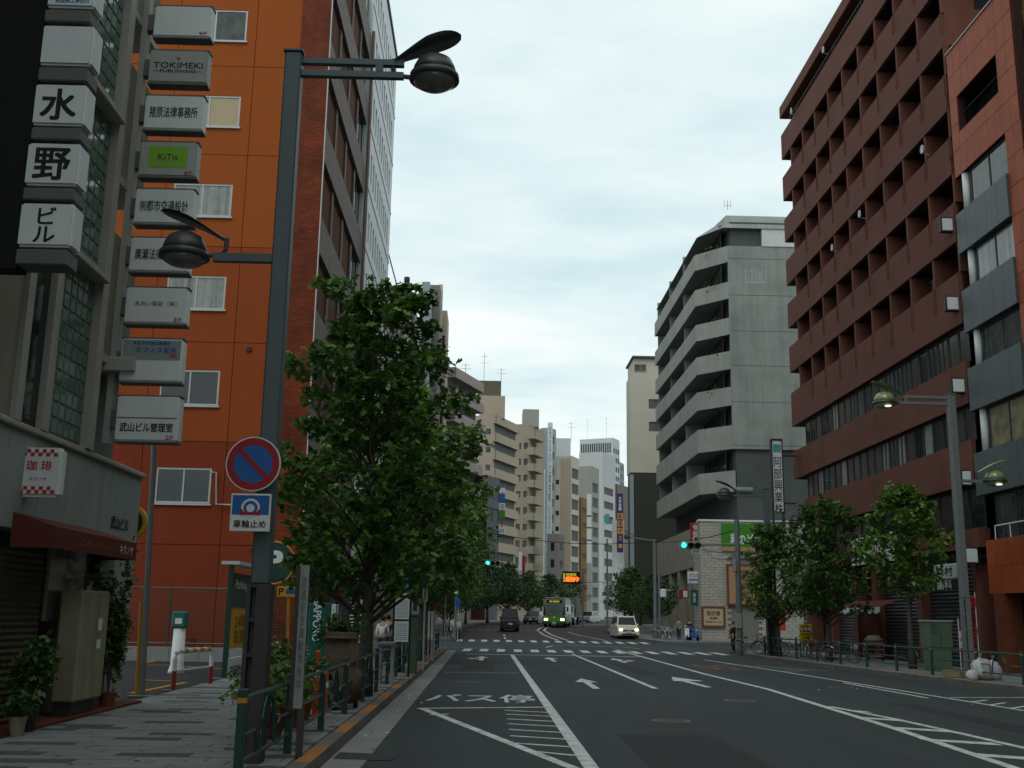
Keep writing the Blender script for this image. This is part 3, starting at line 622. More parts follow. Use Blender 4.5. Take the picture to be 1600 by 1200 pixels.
# base course of openings per storey: window bottoms sit 0.9 below each seam+...
part(G().box(XL,XO-.2,YO+.12,52,0.1,sz[-1]-.1), 'core', M['orange_seam'], ob)
allw = []; mat('brown_vent', (.08,.03,.02), .7, .2, 4)
for (xa, ya_, xb, yb_) in wins:
    a, b = PY(xa,ya_,YO), PY(xb,yb_,YO); allw.append((a.x,b.x,b.z,a.z))
xs_ = [XL,-16.2,-13.4,vx,XB0]
for zi, (za, zb_) in enumerate(zip(sz, sz[1:])):
    for xa, xb in zip(xs_, xs_[1:]):
        rc = [(max(w_[0]-xa,0), min(w_[1],xb)-xa, w_[2]-za, w_[3]-za) for w_ in allw if w_[0] < xb and w_[1] > xa and w_[2] < zb_ and w_[3] > za]
        rc = [(r_[0]-.006, r_[1]-.006, max(r_[2],0)-.006, r_[3]-.006) for r_ in rc if r_[1] > r_[0]+.02]
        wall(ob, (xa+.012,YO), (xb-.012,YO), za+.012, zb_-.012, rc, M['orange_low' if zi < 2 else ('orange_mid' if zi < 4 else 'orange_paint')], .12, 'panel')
cur = ['glass_dark','glass_dark','glass_curtain','glass_curtain','glass_beige','glass_mid']
for w_, c_ in zip(allw, cur): window(ob, (w_[0],YO), 0, w_[2], 0, w_[1]-w_[0], w_[3]-w_[2], .02, M['alu'], M[c_], 2, .07)
for w_ in allw: part(G().box(w_[0]-.08,w_[1]+.08,YO-.09,YO-.003,w_[2]-.08,w_[2]-.01), 'sill', M['alu'], ob)
q_ = [PY(*p,YO-.12) for p in ((329,738),(338,738),(338,788),(362,789))]
part(G().tube(q_, .035, 6), 'conduit', M['alu'], ob)
for p in ((389,546),(300,1000),(396,860)):
    c = PY(*p,YO-.03); part(G().lathe([(.10,-.05),(.12,0)], (c.x,YO-.02,c.z), 12, 0, 'y'), 'vent', M['brown_vent'], ob)
part(G().box(XB0+.003,XO,YO-.06,YO+.3,.13,34), 'brick_pier', M['brick_orange'], ob)
part(G().box(XO-.0,XO+.03,YO-.07,YO-.0,.13,34), 'corner_trim', M['frame_white'], ob)
# street face with sloping-looking stone spandrels and window strips
ye = 42.25; y2 = PX(563,420,XO).y
def zs(i): return 4.6+i*pit
for i in range(8):
    z = zs(i)-.2
    part(G().box(XO-.25,XO-.02,ye,y2,z,z+1.55), 'spandrel', M['stone_pink'], ob)
    n = 4; L = (y2-ye)/n
    for j in range(n):
        part(G().box(XO-.32,XO-.12,ye+j*L,ye+j*L+.5,z+1.553,z+pit-.003), 'pier', mat('brown_metal',(.09,.055,.045),.6,.2,2), ob)
        window(ob, (XO,ye+j*L+.55), math.pi/2, z+1.56, 0, L-.6, pit-1.57, .22, M['frame_dark'], M[random.choice(['glass_dark','glass_mid','glass_curtain'])], 2, .07)
part(G().box(-19,XO-.33,42.15,y2,3,zs(8)), 'core', M['orange_seam'], ob)
part(G().box(XO-1.0,XO-.6,ye,y2,.13,4.4), 'entrance_wall', mat('brown_tile',(.10,.035,.025),.6,.3,2,.2), ob)
part(G().box(XO-1.0,XO+.25,ye+.5,ye+5,3.5,4.2), 'entrance_canopy', mat('dark_panel',(.06,.065,.065),.5,.2,2), ob)
part(G().tube([(XO+.12,y2+.05,.2),(XO+.12,y2+.05,34)], .09, 8), 'drainpipe', mat('pipe_brown',(.2,.14,.11),.6,.2,2), ob)
# ---- white office building next along
mat('white_tile', (.68,.72,.73), .55, .12, .5, .1, streak=.2, c2=(.36,.4,.41))
y3 = PX(605,450,XO).y; zt_ = PX(619,94,XO).z
wb = thing('white_office', 'tall white tiled office building with narrow windows behind big street tree', 'building', (-10,y2,0))
nF = 11; fh = (zt_-1.2)/nF
rc = [(.8+j*1.28, 1.5+j*1.28, i*fh+1.0, i*fh+2.75) for i in range(1,nF) for j in range(int((y3-y2-1.0)/1.28))]
facade(wb, (XO+.02,y2+.25), (XO+.02,y3), .14, zt_, rc, M['white_tile'], M['frame_dark'], [M['glass_mid'],M['glass_dark'],M['glass_curtain']], .2, 1)
part(G().box(-22,XO-.2,y2+.25,y3-.01,.1,zt_-.02), 'core', M['white_tile'], wb)
g = G()
for i in range(1,nF): g.box(XO+.02,XO+.06,y2+.25,y3,i*fh+.42,i*fh+.5)
part(g, 'string_course', M['alu'], wb); part(G().box(XO+.02,XO+.12,y2+.25,y3+.05,zt_,zt_+.3), 'coping', M['frame_dark'], wb)
# ------------------------------------------------------------------ coin parking lot
g = G().quad((-24,22.1,.12),(-7.0,22.1,.12),(-7.0,41.8,.12),(-24,41.8,.12)); lot = struct(g, 'parking_lot', M['lot_asphalt'], label='dark asphalt of the coin parking lot by the orange wall')
mat('yellow_line', (.62,.27,.03), .6, .4, 4, .1, fine=.2)
def lotline(p, q, w=.13):
    a, b = Vector(p), Vector(q); d = (b-a).normalized(); n = Vector((-d.y,d.x))*w/2
    part(G().quad((a.x-n.x,a.y-n.y,.124),(b.x-n.x,b.y-n.y,.124),(b.x+n.x,b.y+n.y,.124),(a.x+n.x,a.y+n.y,.124)), 'bay_line', M['yellow_line'], lot)
for a, b in (((205,1083),(290,1066)),((215,1062),(275,1064)),((222,1036),(268,1028)),((262,1039),(345,1045)),((345,1045),(378,1038)),((222,1039),(262,1039))):
    lotline(PZ(*a,.124)[:2], PZ(*b,.124)[:2], .16)
lw = thing('low_wall', 'low grey concrete wall along the foot of the orange building', 'wall', (-14,40.5,0))
for i in range(12): part(G().bbox(-20+i*1.08,-18.93+i*1.08,40.55,40.75,.1,.62,.01), 'block', M['concrete'], lw)
mf = thing('mesh_fence', 'dark green wire mesh fence in front of the orange wall', 'fence', (-14,40.65,.6))
g = G(); xa, xb = -20, -7.2
for i in range(7): part(G().tube([(xa+i*2.13,40.65,.62),(xa+i*2.13,40.65,2.75)], .035, 6), 'post', M['green_paint'], mf)
for z in (.75, 2.72): part(G().tube([(xa,40.65,z),(xb,40.65,z)], .025, 6), 'rail', M['green_paint'], mf)
for i in range(86): g.box(xa+i*.15,xa+i*.15+.012,40.645,40.655,.76,2.7)
for i in range(13): g.box(xa,xb,40.656,40.664,.8+i*.15,.812+i*.15)
part(g, 'mesh', M['green_paint'], mf, kind='stuff')
# payment pillar
pp = PY(278,1020,33); tz = PY(280,955,33).z
pm = thing('payment_post', 'white round parking post with teal cap on the lot', 'post', (pp.x,33,.12))
x, y = pp.x, 33
part(G().lathe([(.26,.12),(.24,.2),(.19,.35),(.17,tz-.5)], (x,y,0), 16), 'column', M['white'], pm, smooth=True)
part(G().bbox(x-.2,x+.2,y-.2,y+.2,tz-.48,tz,.04), 'cap', mat('teal',(.02,.14,.13),.4,.1,2), pm); part(G().quad((x-.1,y-.205,tz-.36),(x+.1,y-.205,tz-.36),(x+.1,y-.205,tz-.2),(x-.1,y-.205,tz-.2)), 'notice', M['white'], pm)
# hoop barrier red/white
def barrier(label, A, B, h=.85):
    b_ = thing('hoop_barrier', label, 'barrier', (A[0],A[1],.13), 'hoop barriers at the parking lot'); A, B = Vector((A[0],A[1],.14)), Vector((B[0],B[1],.14)); d = (B-A); L = d.length; d.normalize()
    for P, s in ((A,1),(B,-1)):
        part(G().tube([P, P+Vector((0,0,h*.5))], .055, 8), 'leg', M['red_paint'], b_)
        part(G().tube([P+Vector((0,0,h*.5)), P+Vector((0,0,h*.82)), P+Vector((0,0,h*.96))+d*s*.07, P+Vector((0,0,h))+d*s*.2], .055, 8), 'bend', M['white'], b_)
        part(G().box(P.x-.25,P.x+.25,P.y-.1,P.y+.1,.135,.15), 'foot', M['concrete'], b_)
    n = 8
    for i in range(n):
        a = A+Vector((0,0,h))+d*(.2+(L-.4)*i/n); c = A+Vector((0,0,h))+d*(.2+(L-.4)*(i+1)/n)
        part(G().tube([a,c], .056, 8), 'band', M['paint_orange_s'] if i % 2 else M['frame_white'], b_)
    part(G().tube([A+Vector((0,0,.42))+d*.05, B+Vector((0,0,.42))-d*.05], .03, 6), 'crossbar', M['frame_white'], b_)
mat('red_paint', (.30,.035,.025), .5, .2, 4); mat('paint_orange_s', (.55,.25,.04), .5, .3, 4)
barrier('red and white hoop barrier beside the cafe at the lot entrance', PZ(270,1078,.15)[:2], PZ(328,1068,.15)[:2])
barrier('red and white hoop barrier behind the street lamp pole near yellow sign', PZ(400,1052,.15)[:2], PZ(437,1044,.15)[:2], .8)
# leaning round pipe pole from the café corner up to the sign tower
pl = thing('conduit_pole', 'thin grey metal pole rising from lot corner beside cafe', 'pole', (-7.1,23.6,.15))
a, b = PY(222,1086,23.6), PY(241,692,23.6); part(G().tube([a, b], .06, 8), 'shaft', M['pole_light'], pl); part(G().box(a.x-.3,a.x+.3,23.5,23.75,.13,.16), 'base', M['concrete'], pl)
yb_ = thing('yellow_pipe', 'yellow guard pipe standing beside thin pole at cafe corner', 'pole', (-7.3,23.9,.15)); a, b = PY(216,1088,23.9), PY(223,940,23.9)
part(G().tube([a,b], .075, 8), 'shaft', M['paint_orange_s'], yb_)
# green framed parking signboard
A, B = PZ(350,1062,.15), PZ(381,1052,.15); A = Vector((-6.94,30.2,.15)); B = Vector((-6.94,33.2,.15))
ztp = PX(352,880,-6.94).z
sb = thing('parking_board', 'green framed parking rate board with yellow panel at lot edge', 'sign', A)
for P in (A, B): part(G().box(P.x-.06,P.x+.06,P.y-.06,P.y+.06,.15,ztp-.02), 'post', M['green_paint'], sb); part(G().box(P.x-.35,P.x+.35,P.y-.12,P.y+.12,.135,.16), 'foot', M['concrete'], sb)
part(G().box(A.x-.25,A.x+.25,A.y-.15,B.y+.15,ztp,ztp+.09), 'hood', M['frame_white'], sb)
ya, yb2 = A.y+.08, B.y-.08; X_ = A.x+.04
hz = ztp-.15
q = part(G().box(A.x-.03,X_,ya,yb2,hz-1.0,hz-.06), 'panel', M['green_paint'], sb); text(q, 'Parking', (X_+.006,(ya+yb2)/2-.3,hz-.4), 1.5, .32, M['white'], (0,1,0), bold=.03); text(q, 'P', (X_+.006,yb2-.45,hz-.5), .35, .6, M['paint_orange_s'], (0,1,0), bold=.05)
q = part(G().box(A.x-.03,X_,ya,yb2,hz-2.1,hz-1.05), 'panel', mat('sign_yellow',(.60,.33,.03),.5,.2,2), sb); text(q, '24時間\n駐車場', (X_+.006,(ya+yb2)/2+.1,hz-1.58), 1.9, .8, mat('brown_ink',(.25,.1,.02),.6), (0,1,0), bold=.02)
q = part(G().box(A.x-.03,X_,ya-.1,yb2,hz-3.2,hz-2.35), 'panel', M['white_box'], sb); text(q, '月極駐車場', (X_+.006,(ya+yb2)/2,hz-2.78), 2.2, .45, M['ink'], (0,1,0), bold=.02)
# round green P sign on a green post
ps = thing('parking_sign', 'round green P sign with yellow rim on green post', 'sign', (-6.9,34,.15)); c = PY(432,880,34)
part(G().box(c.x-.5,c.x-.38,33.95,34.07,.15,c.z+.5), 'post', M['green_paint'], ps)
part(G().lathe([(.66,-.05),(.66,.05)], (c.x-.05,33.9,c.z), 32, 0, 'y'), 'disc', M['green_paint'], ps)
g = G(); ring = [(math.cos(t)*.64, math.sin(t)*.64) for t in np.linspace(0,2*math.pi,33)]
g.tube([(c.x-.05+a,33.84,c.z+b) for a, b in ring], .035, 6); part(g, 'rim', M['paint_orange_s'], ps)
text(ps, 'P', (c.x-.05,33.84,c.z+.05), .48, .62, M['white'], bold=.07)
# yellow P sign on yellow pole
yp = thing('yellow_parking_sign', 'small yellow P sign with blue mark on thin yellow pole', 'sign', (0,34.5,.15)); YY = 33.5
a, b = PY(434,916,YY), PY(469,933,YY); base = PY(449,1046,YY); yp.location = (base.x,YY,.15); WL[yp.name] = Vector((base.x,YY,.15))
part(G().tube([(base.x,YY,.15),((a.x+b.x)/2,YY,b.z)], .05, 8), 'post', M['paint_orange_s'], yp)
q = part(G().bbox(a.x,b.x,YY-.06,YY+.06,b.z,a.z,.01), 'panel', M['sign_yellow'], yp); text(q, 'P', (a.x+.12,YY-.066,(a.z+b.z)/2), .13, .2, M['ink'], bold=.03)
part(G().quad((a.x+.27,YY-.065,b.z+.09),(b.x-.08,YY-.065,b.z+.09),(b.x-.08,YY-.065,a.z-.08),(a.x+.27,YY-.065,a.z-.08)), 'mark', M['blue_ink'], q)
part(G().box(base.x-.2,base.x+.2,YY-.15,YY+.15,.14,.17), 'foot', M['concrete'], yp)
# SAPPORO drink machine panel
sp_ = thing('vending_machine', 'green drink machine with vertical white SAPPORO lettering by the canopy', 'vending machine', (-7.2,37,.15)); YY = 37
a, b = PY(483,942,YY), PY(513,1040,YY)
part(G().bbox(a.x,b.x,YY,YY+.8,.16,a.z,.03), 'body', mat('teal_dark',(.01,.09,.075),.4,.15,2), sp_); text(sp_, 'SAPPORO', ((a.x+b.x)/2-.08,YY-.006,(a.z+1.1)/2), 1.35, .26, M['white'], (0,0,-1), (1,0,0), bold=.02)
part(G().bbox(b.x+.003,b.x+.16,YY+.02,YY+.78,.16,a.z-.03,.01), 'side_panel', M['white_box'], sp_)
for i in range(3): part(G().box(b.x-.14,b.x-.05,YY-.012,YY-.003,a.z-.55-i*.2,a.z-.45-i*.2), 'button', M['yellow_line'], sp_)
# ------------------------------------------------------------------ street lamps
mat('lamp_dark', (.085,.09,.088), .4, .35, 4, metal=.3)
mat('lamp_lens', (.20,.19,.17), .15, .3, 5, spec=.7, c2=(.09,.09,.085))
mat('lamp_green', (.22,.30,.12), .15, .3, 3, spec=.7, c2=(.09,.13,.05)); mat('lamp_shine', (.9,.95,.8), .3, .1, emit=1.1)
def lamp_head(par, c, s, top, lens, dark, k=1.0, green=False):
    """Round luminaire at c (local): ribbed dome, band, glass bowl and a curved reflector blade; s = outward side."""
    r = .42*k; c = Vector(c)
    h = part(G().lathe([(.05,.44*k),(.17*k,.42*k),(.30*k,.34*k),(.37*k,.2*k),(.38*k,.16*k),(.39*k,.06*k)], c, 24), 'lamp_dome', lens if green else M[dark], par, local=True, smooth=True)
    part(G().lathe([(.39*k,.07*k),(.44*k,.05*k),(.45*k,-.05*k),(.40*k,-.06*k)], c, 24), 'band', M[dark], h, local=True, smooth=True)
    part(G().lathe([(.39*k,-.055*k),(.35*k,-.12*k),(.25*k,-.18*k),(.08*k,-.22*k),(.01,-.22*k)], c, 24), 'glass_bowl', lens, h, local=True, smooth=True)
    if green: part(G().lathe([(.01,.02),(.12*k,0),(.12*k,-.03),(.01,-.05)], c+Vector((0,-.33*k,-.16*k)), 12), 'bowl_glint', M['lamp_shine'], h, local=True, smooth=True)  # glowing disc added on the bowl as a reflected glint
    n = 24; g = G(); up = []; 
    for i in range(n):      # blade: curved leaf rising over the dome
        t = i/(n-1); x = c.x-s*(.72-1.18*t)*k; z = c.z+(.30+.10*math.sin(t*3.1)+.52*t**1.15)*k; w = (.11+.25*min(1,t/.5))*k*max(.06, 1-max(0,(t-.66)/.345)**2)**.5
        up.append((x,z,w))
    vs = [];
    for x, z, w in up: vs += [(x,c.y-w,z),(x,c.y,z+.05*k),(x,c.y+w,z),(x,c.y,z-.0)]
    fs = [(i*4+j,(i+1)*4+j,(i+1)*4+(j+1)%4,i*4+(j+1)%4) for i in range(n-1) for j in range(4)]+[(3,2,1,0),((n-1)*4,(n-1)*4+1,(n-1)*4+2,(n-1)*4+3)]
    part(G().add(vs,fs), 'reflector_blade', lens if green else M[dark], par, local=True, smooth=True)
    part(G().tube([c+Vector((-s*.75*k,0,.34*k)), c+Vector((-s*.74*k,0,.12*k)), c+Vector((-s*.66*k,0,.02)), c+Vector((-s*.4*k,0,0))], .045*k, 8), 'blade_stem', M[dark], par, local=True)
def street_lamp(label, x, y, zb, H, side, group, pm='pole_metal', lens=None, wide=.30, long_=2.1, short=1.35, z2=6.95, thick=True, green=False, k=.93, LH=2.62):
    t = thing('street_lamp', label, 'street lamp', (x,y,zb), group); lens = lens or M['lamp_lens']; s = side; hw = wide/2
    g = G().bbox(-hw,hw,-hw,hw,LH,H,.02); part(g, 'upper_pole', M[pm], t, local=True)
    w2 = hw*(1.28 if pm == 'pole_metal' else 1.0)
    g = G().box(-w2,-w2+.05,-w2,w2,.0,LH).box(w2-.05-.12,w2,-w2,w2,.0,LH).box(-w2+.05,w2-.17,-.02,w2,.0,LH)
    for z in [.02+i*(LH-.06)/5 for i in range(6)]: g.box(-w2+.05,w2-.17,-w2+.01,-.02,z,z+.04)
    part(g, 'lower_pole', mat('pole_brown',(.06,.058,.055),.55,.25,2) if pm == 'pole_metal' else M[pm], t, local=True)
    part(G().box(-hw-.02,hw+.02,-hw-.02,hw+.02,H,H+.03), 'cap', M[pm], t, local=True)
    for dz in (-.12*k,-.36*k): part(G().box(s*hw,s*(hw+long_-.55*k),-.06*k,.06*k,H+dz-.055*k,H+dz+.055*k), 'arm', M[pm], t, local=True)
    part(G().box(s*(hw+long_-.8),s*(hw+long_-.7),-.05,.05,H-.3*k,H-.18*k), 'arm_tie', M[pm], t, local=True)
    lamp_head(t, (s*(hw+long_),0,H-.38*k), s, 1, lens, 'lamp_dark', k, green)
    part(G().box(-s*hw,-s*(hw+short-.5*k),-.05,.05,z2-.055,z2+.055), 'arm', M[pm], t, local=True)
    lamp_head(t, (-s*(hw+short),0,z2+.02), -s, 1, lens, 'lamp_dark', k*.95, green)
    return t
LX, LY = PY(428,600,13.6).x, 13.6
lampL = street_lamp('tall dark grey twin arm street lamp carrying the round no parking sign', LX, LY, .13, PY(462,86,LY).z-.13, 1, 'twin arm street lamps', z2=PY(400,404,LY).z-.13, wide=.225, long_=1.8, short=1.16, k=.76, LH=PY(400,913,LY).z-.13)
RY = 37.7; RX = PY(1501,850,RY).x; tzr = PY(1494,617,RY).z
lampR = street_lamp('light grey twin arm street lamp with green tinted lamps on right pavement', RX, RY, .14, tzr-.14, -1, 'twin arm street lamps', pm='pole_light', wide=.27, lens=M['lamp_green'], z2=PY(1530,752,RY).z-.14, green=True, long_=2.25, short=1.25)
c = PY(1197,765,57); street_lamp('grey street lamp rising behind the leafy right corner trees', c.x, 57, .14, c.z-.14, -1, 'twin arm street lamps', pm='pole_metal', z2=6.8)
# ---- signs clamped to the near lamp pole
npk = thing('no_parking_sign', 'round red and blue no parking sign on the street lamp pole', 'sign', (LX,LY-.3,3.9)); YY = LY-.3; c = PY(396,725,YY); r = (PY(439,725,YY).x-PY(353,725,YY).x)/2
part(G().lathe([(r,-.015),(r,.015)], (c.x,YY,c.z), 48, 0, 'y'), 'plate', M['white'], npk)
def disc(r0, r1, y, n=48, a0=0, a1=2*math.pi, cc=c):
    g = G(); T = np.linspace(a0,a1,n+1)
    for p, q in zip(T, T[1:]): g.quad((cc.x+math.cos(p)*r0,y,cc.z+math.sin(p)*r0),(cc.x+math.cos(p)*r1,y,cc.z+math.sin(p)*r1),(cc.x+math.cos(q)*r1,y,cc.z+math.sin(q)*r1),(cc.x+math.cos(q)*r0,y,cc.z+math.sin(q)*r0))
    return g
mat('sign_red', (.30,.022,.03), .45, .15, 3); mat('sign_blue', (.025,.115,.36), .45, .15, 3)
part(disc(r*.70, r*.955, YY-.019), 'ring', M['sign_red'], npk); part(disc(.001, r*.70, YY-.018), 'field', M['sign_blue'], npk)
w = r*.09; d = math.cos(rt(45)); a = r*.72
part(G().quad((c.x-a*d-w*d,YY-.022,c.z+a*d-w*d),(c.x+a*d-w*d,YY-.022,c.z-a*d-w*d),(c.x+a*d+w*d,YY-.022,c.z-a*d+w*d),(c.x-a*d+w*d,YY-.022,c.z+a*d+w*d)), 'slash', M['sign_red'], npk)
part(G().tube([(c.x-.05,YY+.02,c.z-.1),(LX,LY-.15,c.z-.1)], .03, 6), 'clamp', M['alu'], npk)
wcs = thing('wheel_clamp_sign', 'square blue and white wheel lock warning sign under no parking sign', 'sign', (LX,YY,3.3)); a, b = PY(362,771,YY), PY(421,831,YY); w, h = b.x-a.x, a.z-b.z; cx_ = (a.x+b.x)/2
part(G().bbox(a.x,b.x,YY-.012,YY+.012,b.z,a.z,.006), 'plate', M['white'], wcs)
zm = b.z+h*.44
part(G().quad((a.x+.02,YY-.014,zm),(b.x-.02,YY-.014,zm),(b.x-.02,YY-.014,a.z-.02),(a.x+.02,YY-.014,a.z-.02)), 'field', M['sign_blue'], wcs)
cc = Vector((cx_,0,b.z+h*.62)); part(disc(.001,h*.25,YY-.017,32,cc=cc), 'tyre_mark', M['white'], wcs); part(disc(h*.11,h*.19,YY-.02,32,cc=cc), 'rim_mark', M['sign_blue'], wcs)
k = h*.22; part(G().add([(cx_-k*1.25,YY-.0225,zm-.0),(cx_+k*1.25,YY-.0225,zm),(cx_+k*1.25,YY-.0225,zm+k*.9),(cx_+k*.75,YY-.0225,zm+k*.3),(cx_-k*.75,YY-.0225,zm+k*.3),(cx_-k*1.25,YY-.0225,zm+k*.9)], [(0,1,4),(1,3,4),(1,2,3),(0,4,5)] if False else [(0,1,3,4),(1,2,3),(0,4,5)]), 'clamp_mark', M['sign_red'], wcs)
text(wcs, '車輪止め', (cx_,YY-.018,b.z+h*.2), w*.8, h*.2, M['ink'], bold=.03)
part(G().tube([(cx_,YY+.02,b.z+.1),(LX,LY-.15,b.z+.1)], .025, 6), 'clamp', M['alu'], wcs)
# ------------------------------------------------------------------ guard fences (one thing per bay)
def bay_parts(t, L, kind, m='green_paint', H=.95):
    mm = M[m]
    for y in ([0] if kind != 'end' else [0, L]):
        part(G().bbox(-.045,.045,y-.045,y+.045,0,H+.04,.01), 'post', mm, t, local=True); part(G().box(-.047,.047,y-.047,y+.047,H-.1,H-.05), 'reflector', M['paint_orange_s'], t, local=True)
    if kind == 'gap': return
    part(G().tube([(0,.045,H-.06),(0,L-.045,H-.06)], .028, 8), 'rail', mm, t, local=True); part(G().tube([(0,.045,.26),(0,L-.045,.26)], .022, 8), 'rail', mm, t, local=True)
    if kind == 'a':
        for s in (0,1):
            y0 = .05 if s == 0 else L-.05; d = 1 if s == 0 else -1
            part(G().tube([(0,y0,.52),(0,y0+d*.62,.52),(0,y0+d*.72,.46),(0,y0+d*.74,.27)], .02, 6), 'short_rail', mm, t, local=True)
        pts = [(0,L/2+math.cos(a)*.42*(1.0 if math.sin(a) > 0 else 1),.27+math.sin(a)*.6) for a in np.linspace(0,math.pi,12)]
        part(G().tube(pts, .022, 8), 'arch', mm, t, local=True)
        part(G().tube([(0,L/2+.05*math.cos(a),.70+.17*math.sin(a)) for a in np.linspace(0,2*math.pi,10)], .018, 6), 'oval', mm, t, local=True)
    else:
        part(G().tube([(0,.045,.54),(0,L-.045,.54)], .02, 8), 'rail', mm, t, local=True)
def fence_run(pts, label_fn, group, L=2.85, m='green_paint', kinds='abab'):
    for i, (x, y) in enumerate(pts):
        xn, yn = pts[i+1] if i+1 < len(pts) else (x, y+L)
        t = thing('guard_fence', label_fn(i), 'fence', (x,y,.14+gz(y)), group); LL = math.hypot(xn-x, yn-y)
        bay_parts(t, LL, kinds[i % len(kinds)] if i+1 < len(pts) else 'gap', m); t.rotation_euler = (0,0,math.atan2(-(xn-x), yn-y))
ords = ['nearest','second','third','fourth','fifth','sixth','seventh','eighth','ninth','tenth','eleventh','twelfth','thirteenth','fourteenth','fifteenth','sixteenth','seventeenth','eighteenth','last']
fence_run([(-2.46,11.6+2.85*i) for i in range(18)], lambda i: '%s bay of the green guard fence along left kerb, counted from the lamp pole' % ords[i], 'green guard fence on the left kerb')
rf = [(interp(KR,y)+.75, y) for y in (30.2,33.0,35.6,38.6,41.4,44.2,47.0,49.8,52.6,55.2,58.0)]
fence_run(rf, lambda i: '%s bay of the dark green guard fence on right kerb, counted from the near end' % ords[i], 'green guard fence on the right kerb', kinds='baba')
fence_run([(-2.6,88.5+2.6*i) for i in range(6)], lambda i: '%s bay of the far left guard fence beyond the crossing' % ords[i], 'guard fence beyond the crossing', 2.6)
# ------------------------------------------------------------------ banner post, armchair, pots
bn = thing('banner_post', 'narrow white banner with faded vertical writing on grey post by fence', 'banner', (0,14.15,.15)); YY = 14.15
a, b = PY(470,895,YY), PY(485,1110,YY); c0 = PY(468,1166,YY); bn.location = (c0.x,YY,.15); WL[bn.name] = Vector((c0.x,YY,.15))
part(G().box(c0.x-.05,c0.x+.03,YY,YY+.08,.15,b.z).box(a.x-.06,a.x-.01,YY,YY+.08,b.z,a.z+.1), 'post', M['pole_brown'], bn)
q = part(G().box(a.x-.005,a.x+.105,YY,YY+.05,b.z+.02,a.z+.1), 'panel', mat('banner_white',(.30,.32,.31),.7,.4,3,streak=.5), bn)
text(q, '交\n通\n安\n全\n運\n動\n実\n施\n中', (a.x+.05,YY-.006,(a.z+b.z)/2+.1), .065, 1.4, mat('faded_ink',(.12,.13,.13),.8), bold=.01, sp=1.1)
ch = thing('armchair', 'old brown upholstered armchair left on the pavement behind the fence', 'armchair', (-3.5,21,.15)); mat('brown_fabric', (.13,.095,.065), .95, .4, 3, .4, fine=.3)
X_, Y_ = PZ(522,1095,.15)[:2]; Y_ = 21.3; X_ = PY(518,1000,Y_).x; ch.location = (X_,Y_,.15); WL[ch.name] = Vector((X_,Y_,.15)); ch.rotation_euler = (0,0,rt(-28))
ztop_ = PY(530,988,Y_).z-.15
part(G().bbox(-.38,.38,.24,.46,.3,ztop_-.12,.07,0,3), 'backrest', M['brown_fabric'], ch, local=True, smooth=True)
part(G().bbox(-.42,.42,.16,.50,ztop_-.22,ztop_,.1,0,4), 'head_cushion', M['brown_fabric'], ch, local=True, smooth=True)
part(G().bbox(-.34,.34,-.38,.24,.15,.5,.07,0,3), 'seat', M['brown_fabric'], ch, local=True, smooth=True)
for s in (-1,1): part(G().bbox(s*.35,s*.50,-.42,.42,.1,.76,.07,0,3), 'armrest', M['brown_fabric'], ch, local=True, smooth=True)
for sx in (-1,1):
    for sy in (-1,1): part(G().box(sx*.38-.03,sx*.38+.03,sy*.34-.03,sy*.34+.03,0,.12), 'leg', M['dark'], ch, local=True)
# ------------------------------------------------------------------ leaves, trees and pots
leafmat('leaf', (.19,.34,.045), (.032,.09,.015)); leafmat('leaf_bright', (.10,.22,.03), (.03,.08,.015)); leafmat('leaf_dark', (.12,.23,.04), (.02,.055,.014))
mat('bark', (.10,.085,.065), .9, .4, 6, .6, c2=(.05,.042,.033), fine=.3)
LEAF = np.array([[0,0,0],[-.42,.30,.06],[-.16,.48,.0],[-.30,.78,.03],[0,1,-.06],[.30,.78,.03],[.16,.48,.0],[.42,.30,.06]],float)
LT = [(0,2,1),(0,6,2),(0,7,6),(2,4,3),(2,6,4),(6,5,4)]
LEAF3 = np.array([[0,0,0],[-.36,.5,.05],[0,1,-.05],[.36,.5,.05]],float); LT3 = [(0,2,1),(0,3,2)]
def leaves(centers, size, simple=False, droop=.5, R=rng):
    n = len(centers); base = LEAF3 if simple else LEAF; T = LT3 if simple else LT; k = len(base)
    yaw = R.uniform(0,2*np.pi,n); pit = R.normal(-.35*droop*2,.5,n); rol = R.normal(0,.5,n); s = size*R.uniform(.6,1.25,n)
    P = base[None]*s[:,None,None]; cr_, sr = np.cos(rol)[:,None], np.sin(rol)[:,None]
    x = P[:,:,0]*cr_+P[:,:,2]*sr; z = -P[:,:,0]*sr+P[:,:,2]*cr_; y = P[:,:,1]
    cp, sp_ = np.cos(pit)[:,None], np.sin(pit)[:,None]; y, z = y*cp-z*sp_, y*sp_+z*cp
    cy, sy = np.cos(yaw)[:,None], np.sin(yaw)[:,None]; x, y = x*cy-y*sy, x*sy+y*cy
    V = np.stack([x,y,z],-1)+centers[:,None,:]; F = (np.array(T)[None]+np.arange(n)[:,None,None]*k).reshape(-1,3)
    return V.reshape(-1,3), F
def np_mesh(V, F, m, name):
    me = bpy.data.meshes.new(name); me.vertices.add(len(V)); me.vertices.foreach_set('co', V.astype(np.float32).ravel())
    me.loops.add(F.size); me.loops.foreach_set('vertex_index', F.astype(np.int32).ravel()); me.polygons.add(len(F))
    me.polygons.foreach_set('loop_start', np.arange(0,F.size,3,dtype=np.int32)); me.update(calc_edges=True); me.materials.append(m); return me
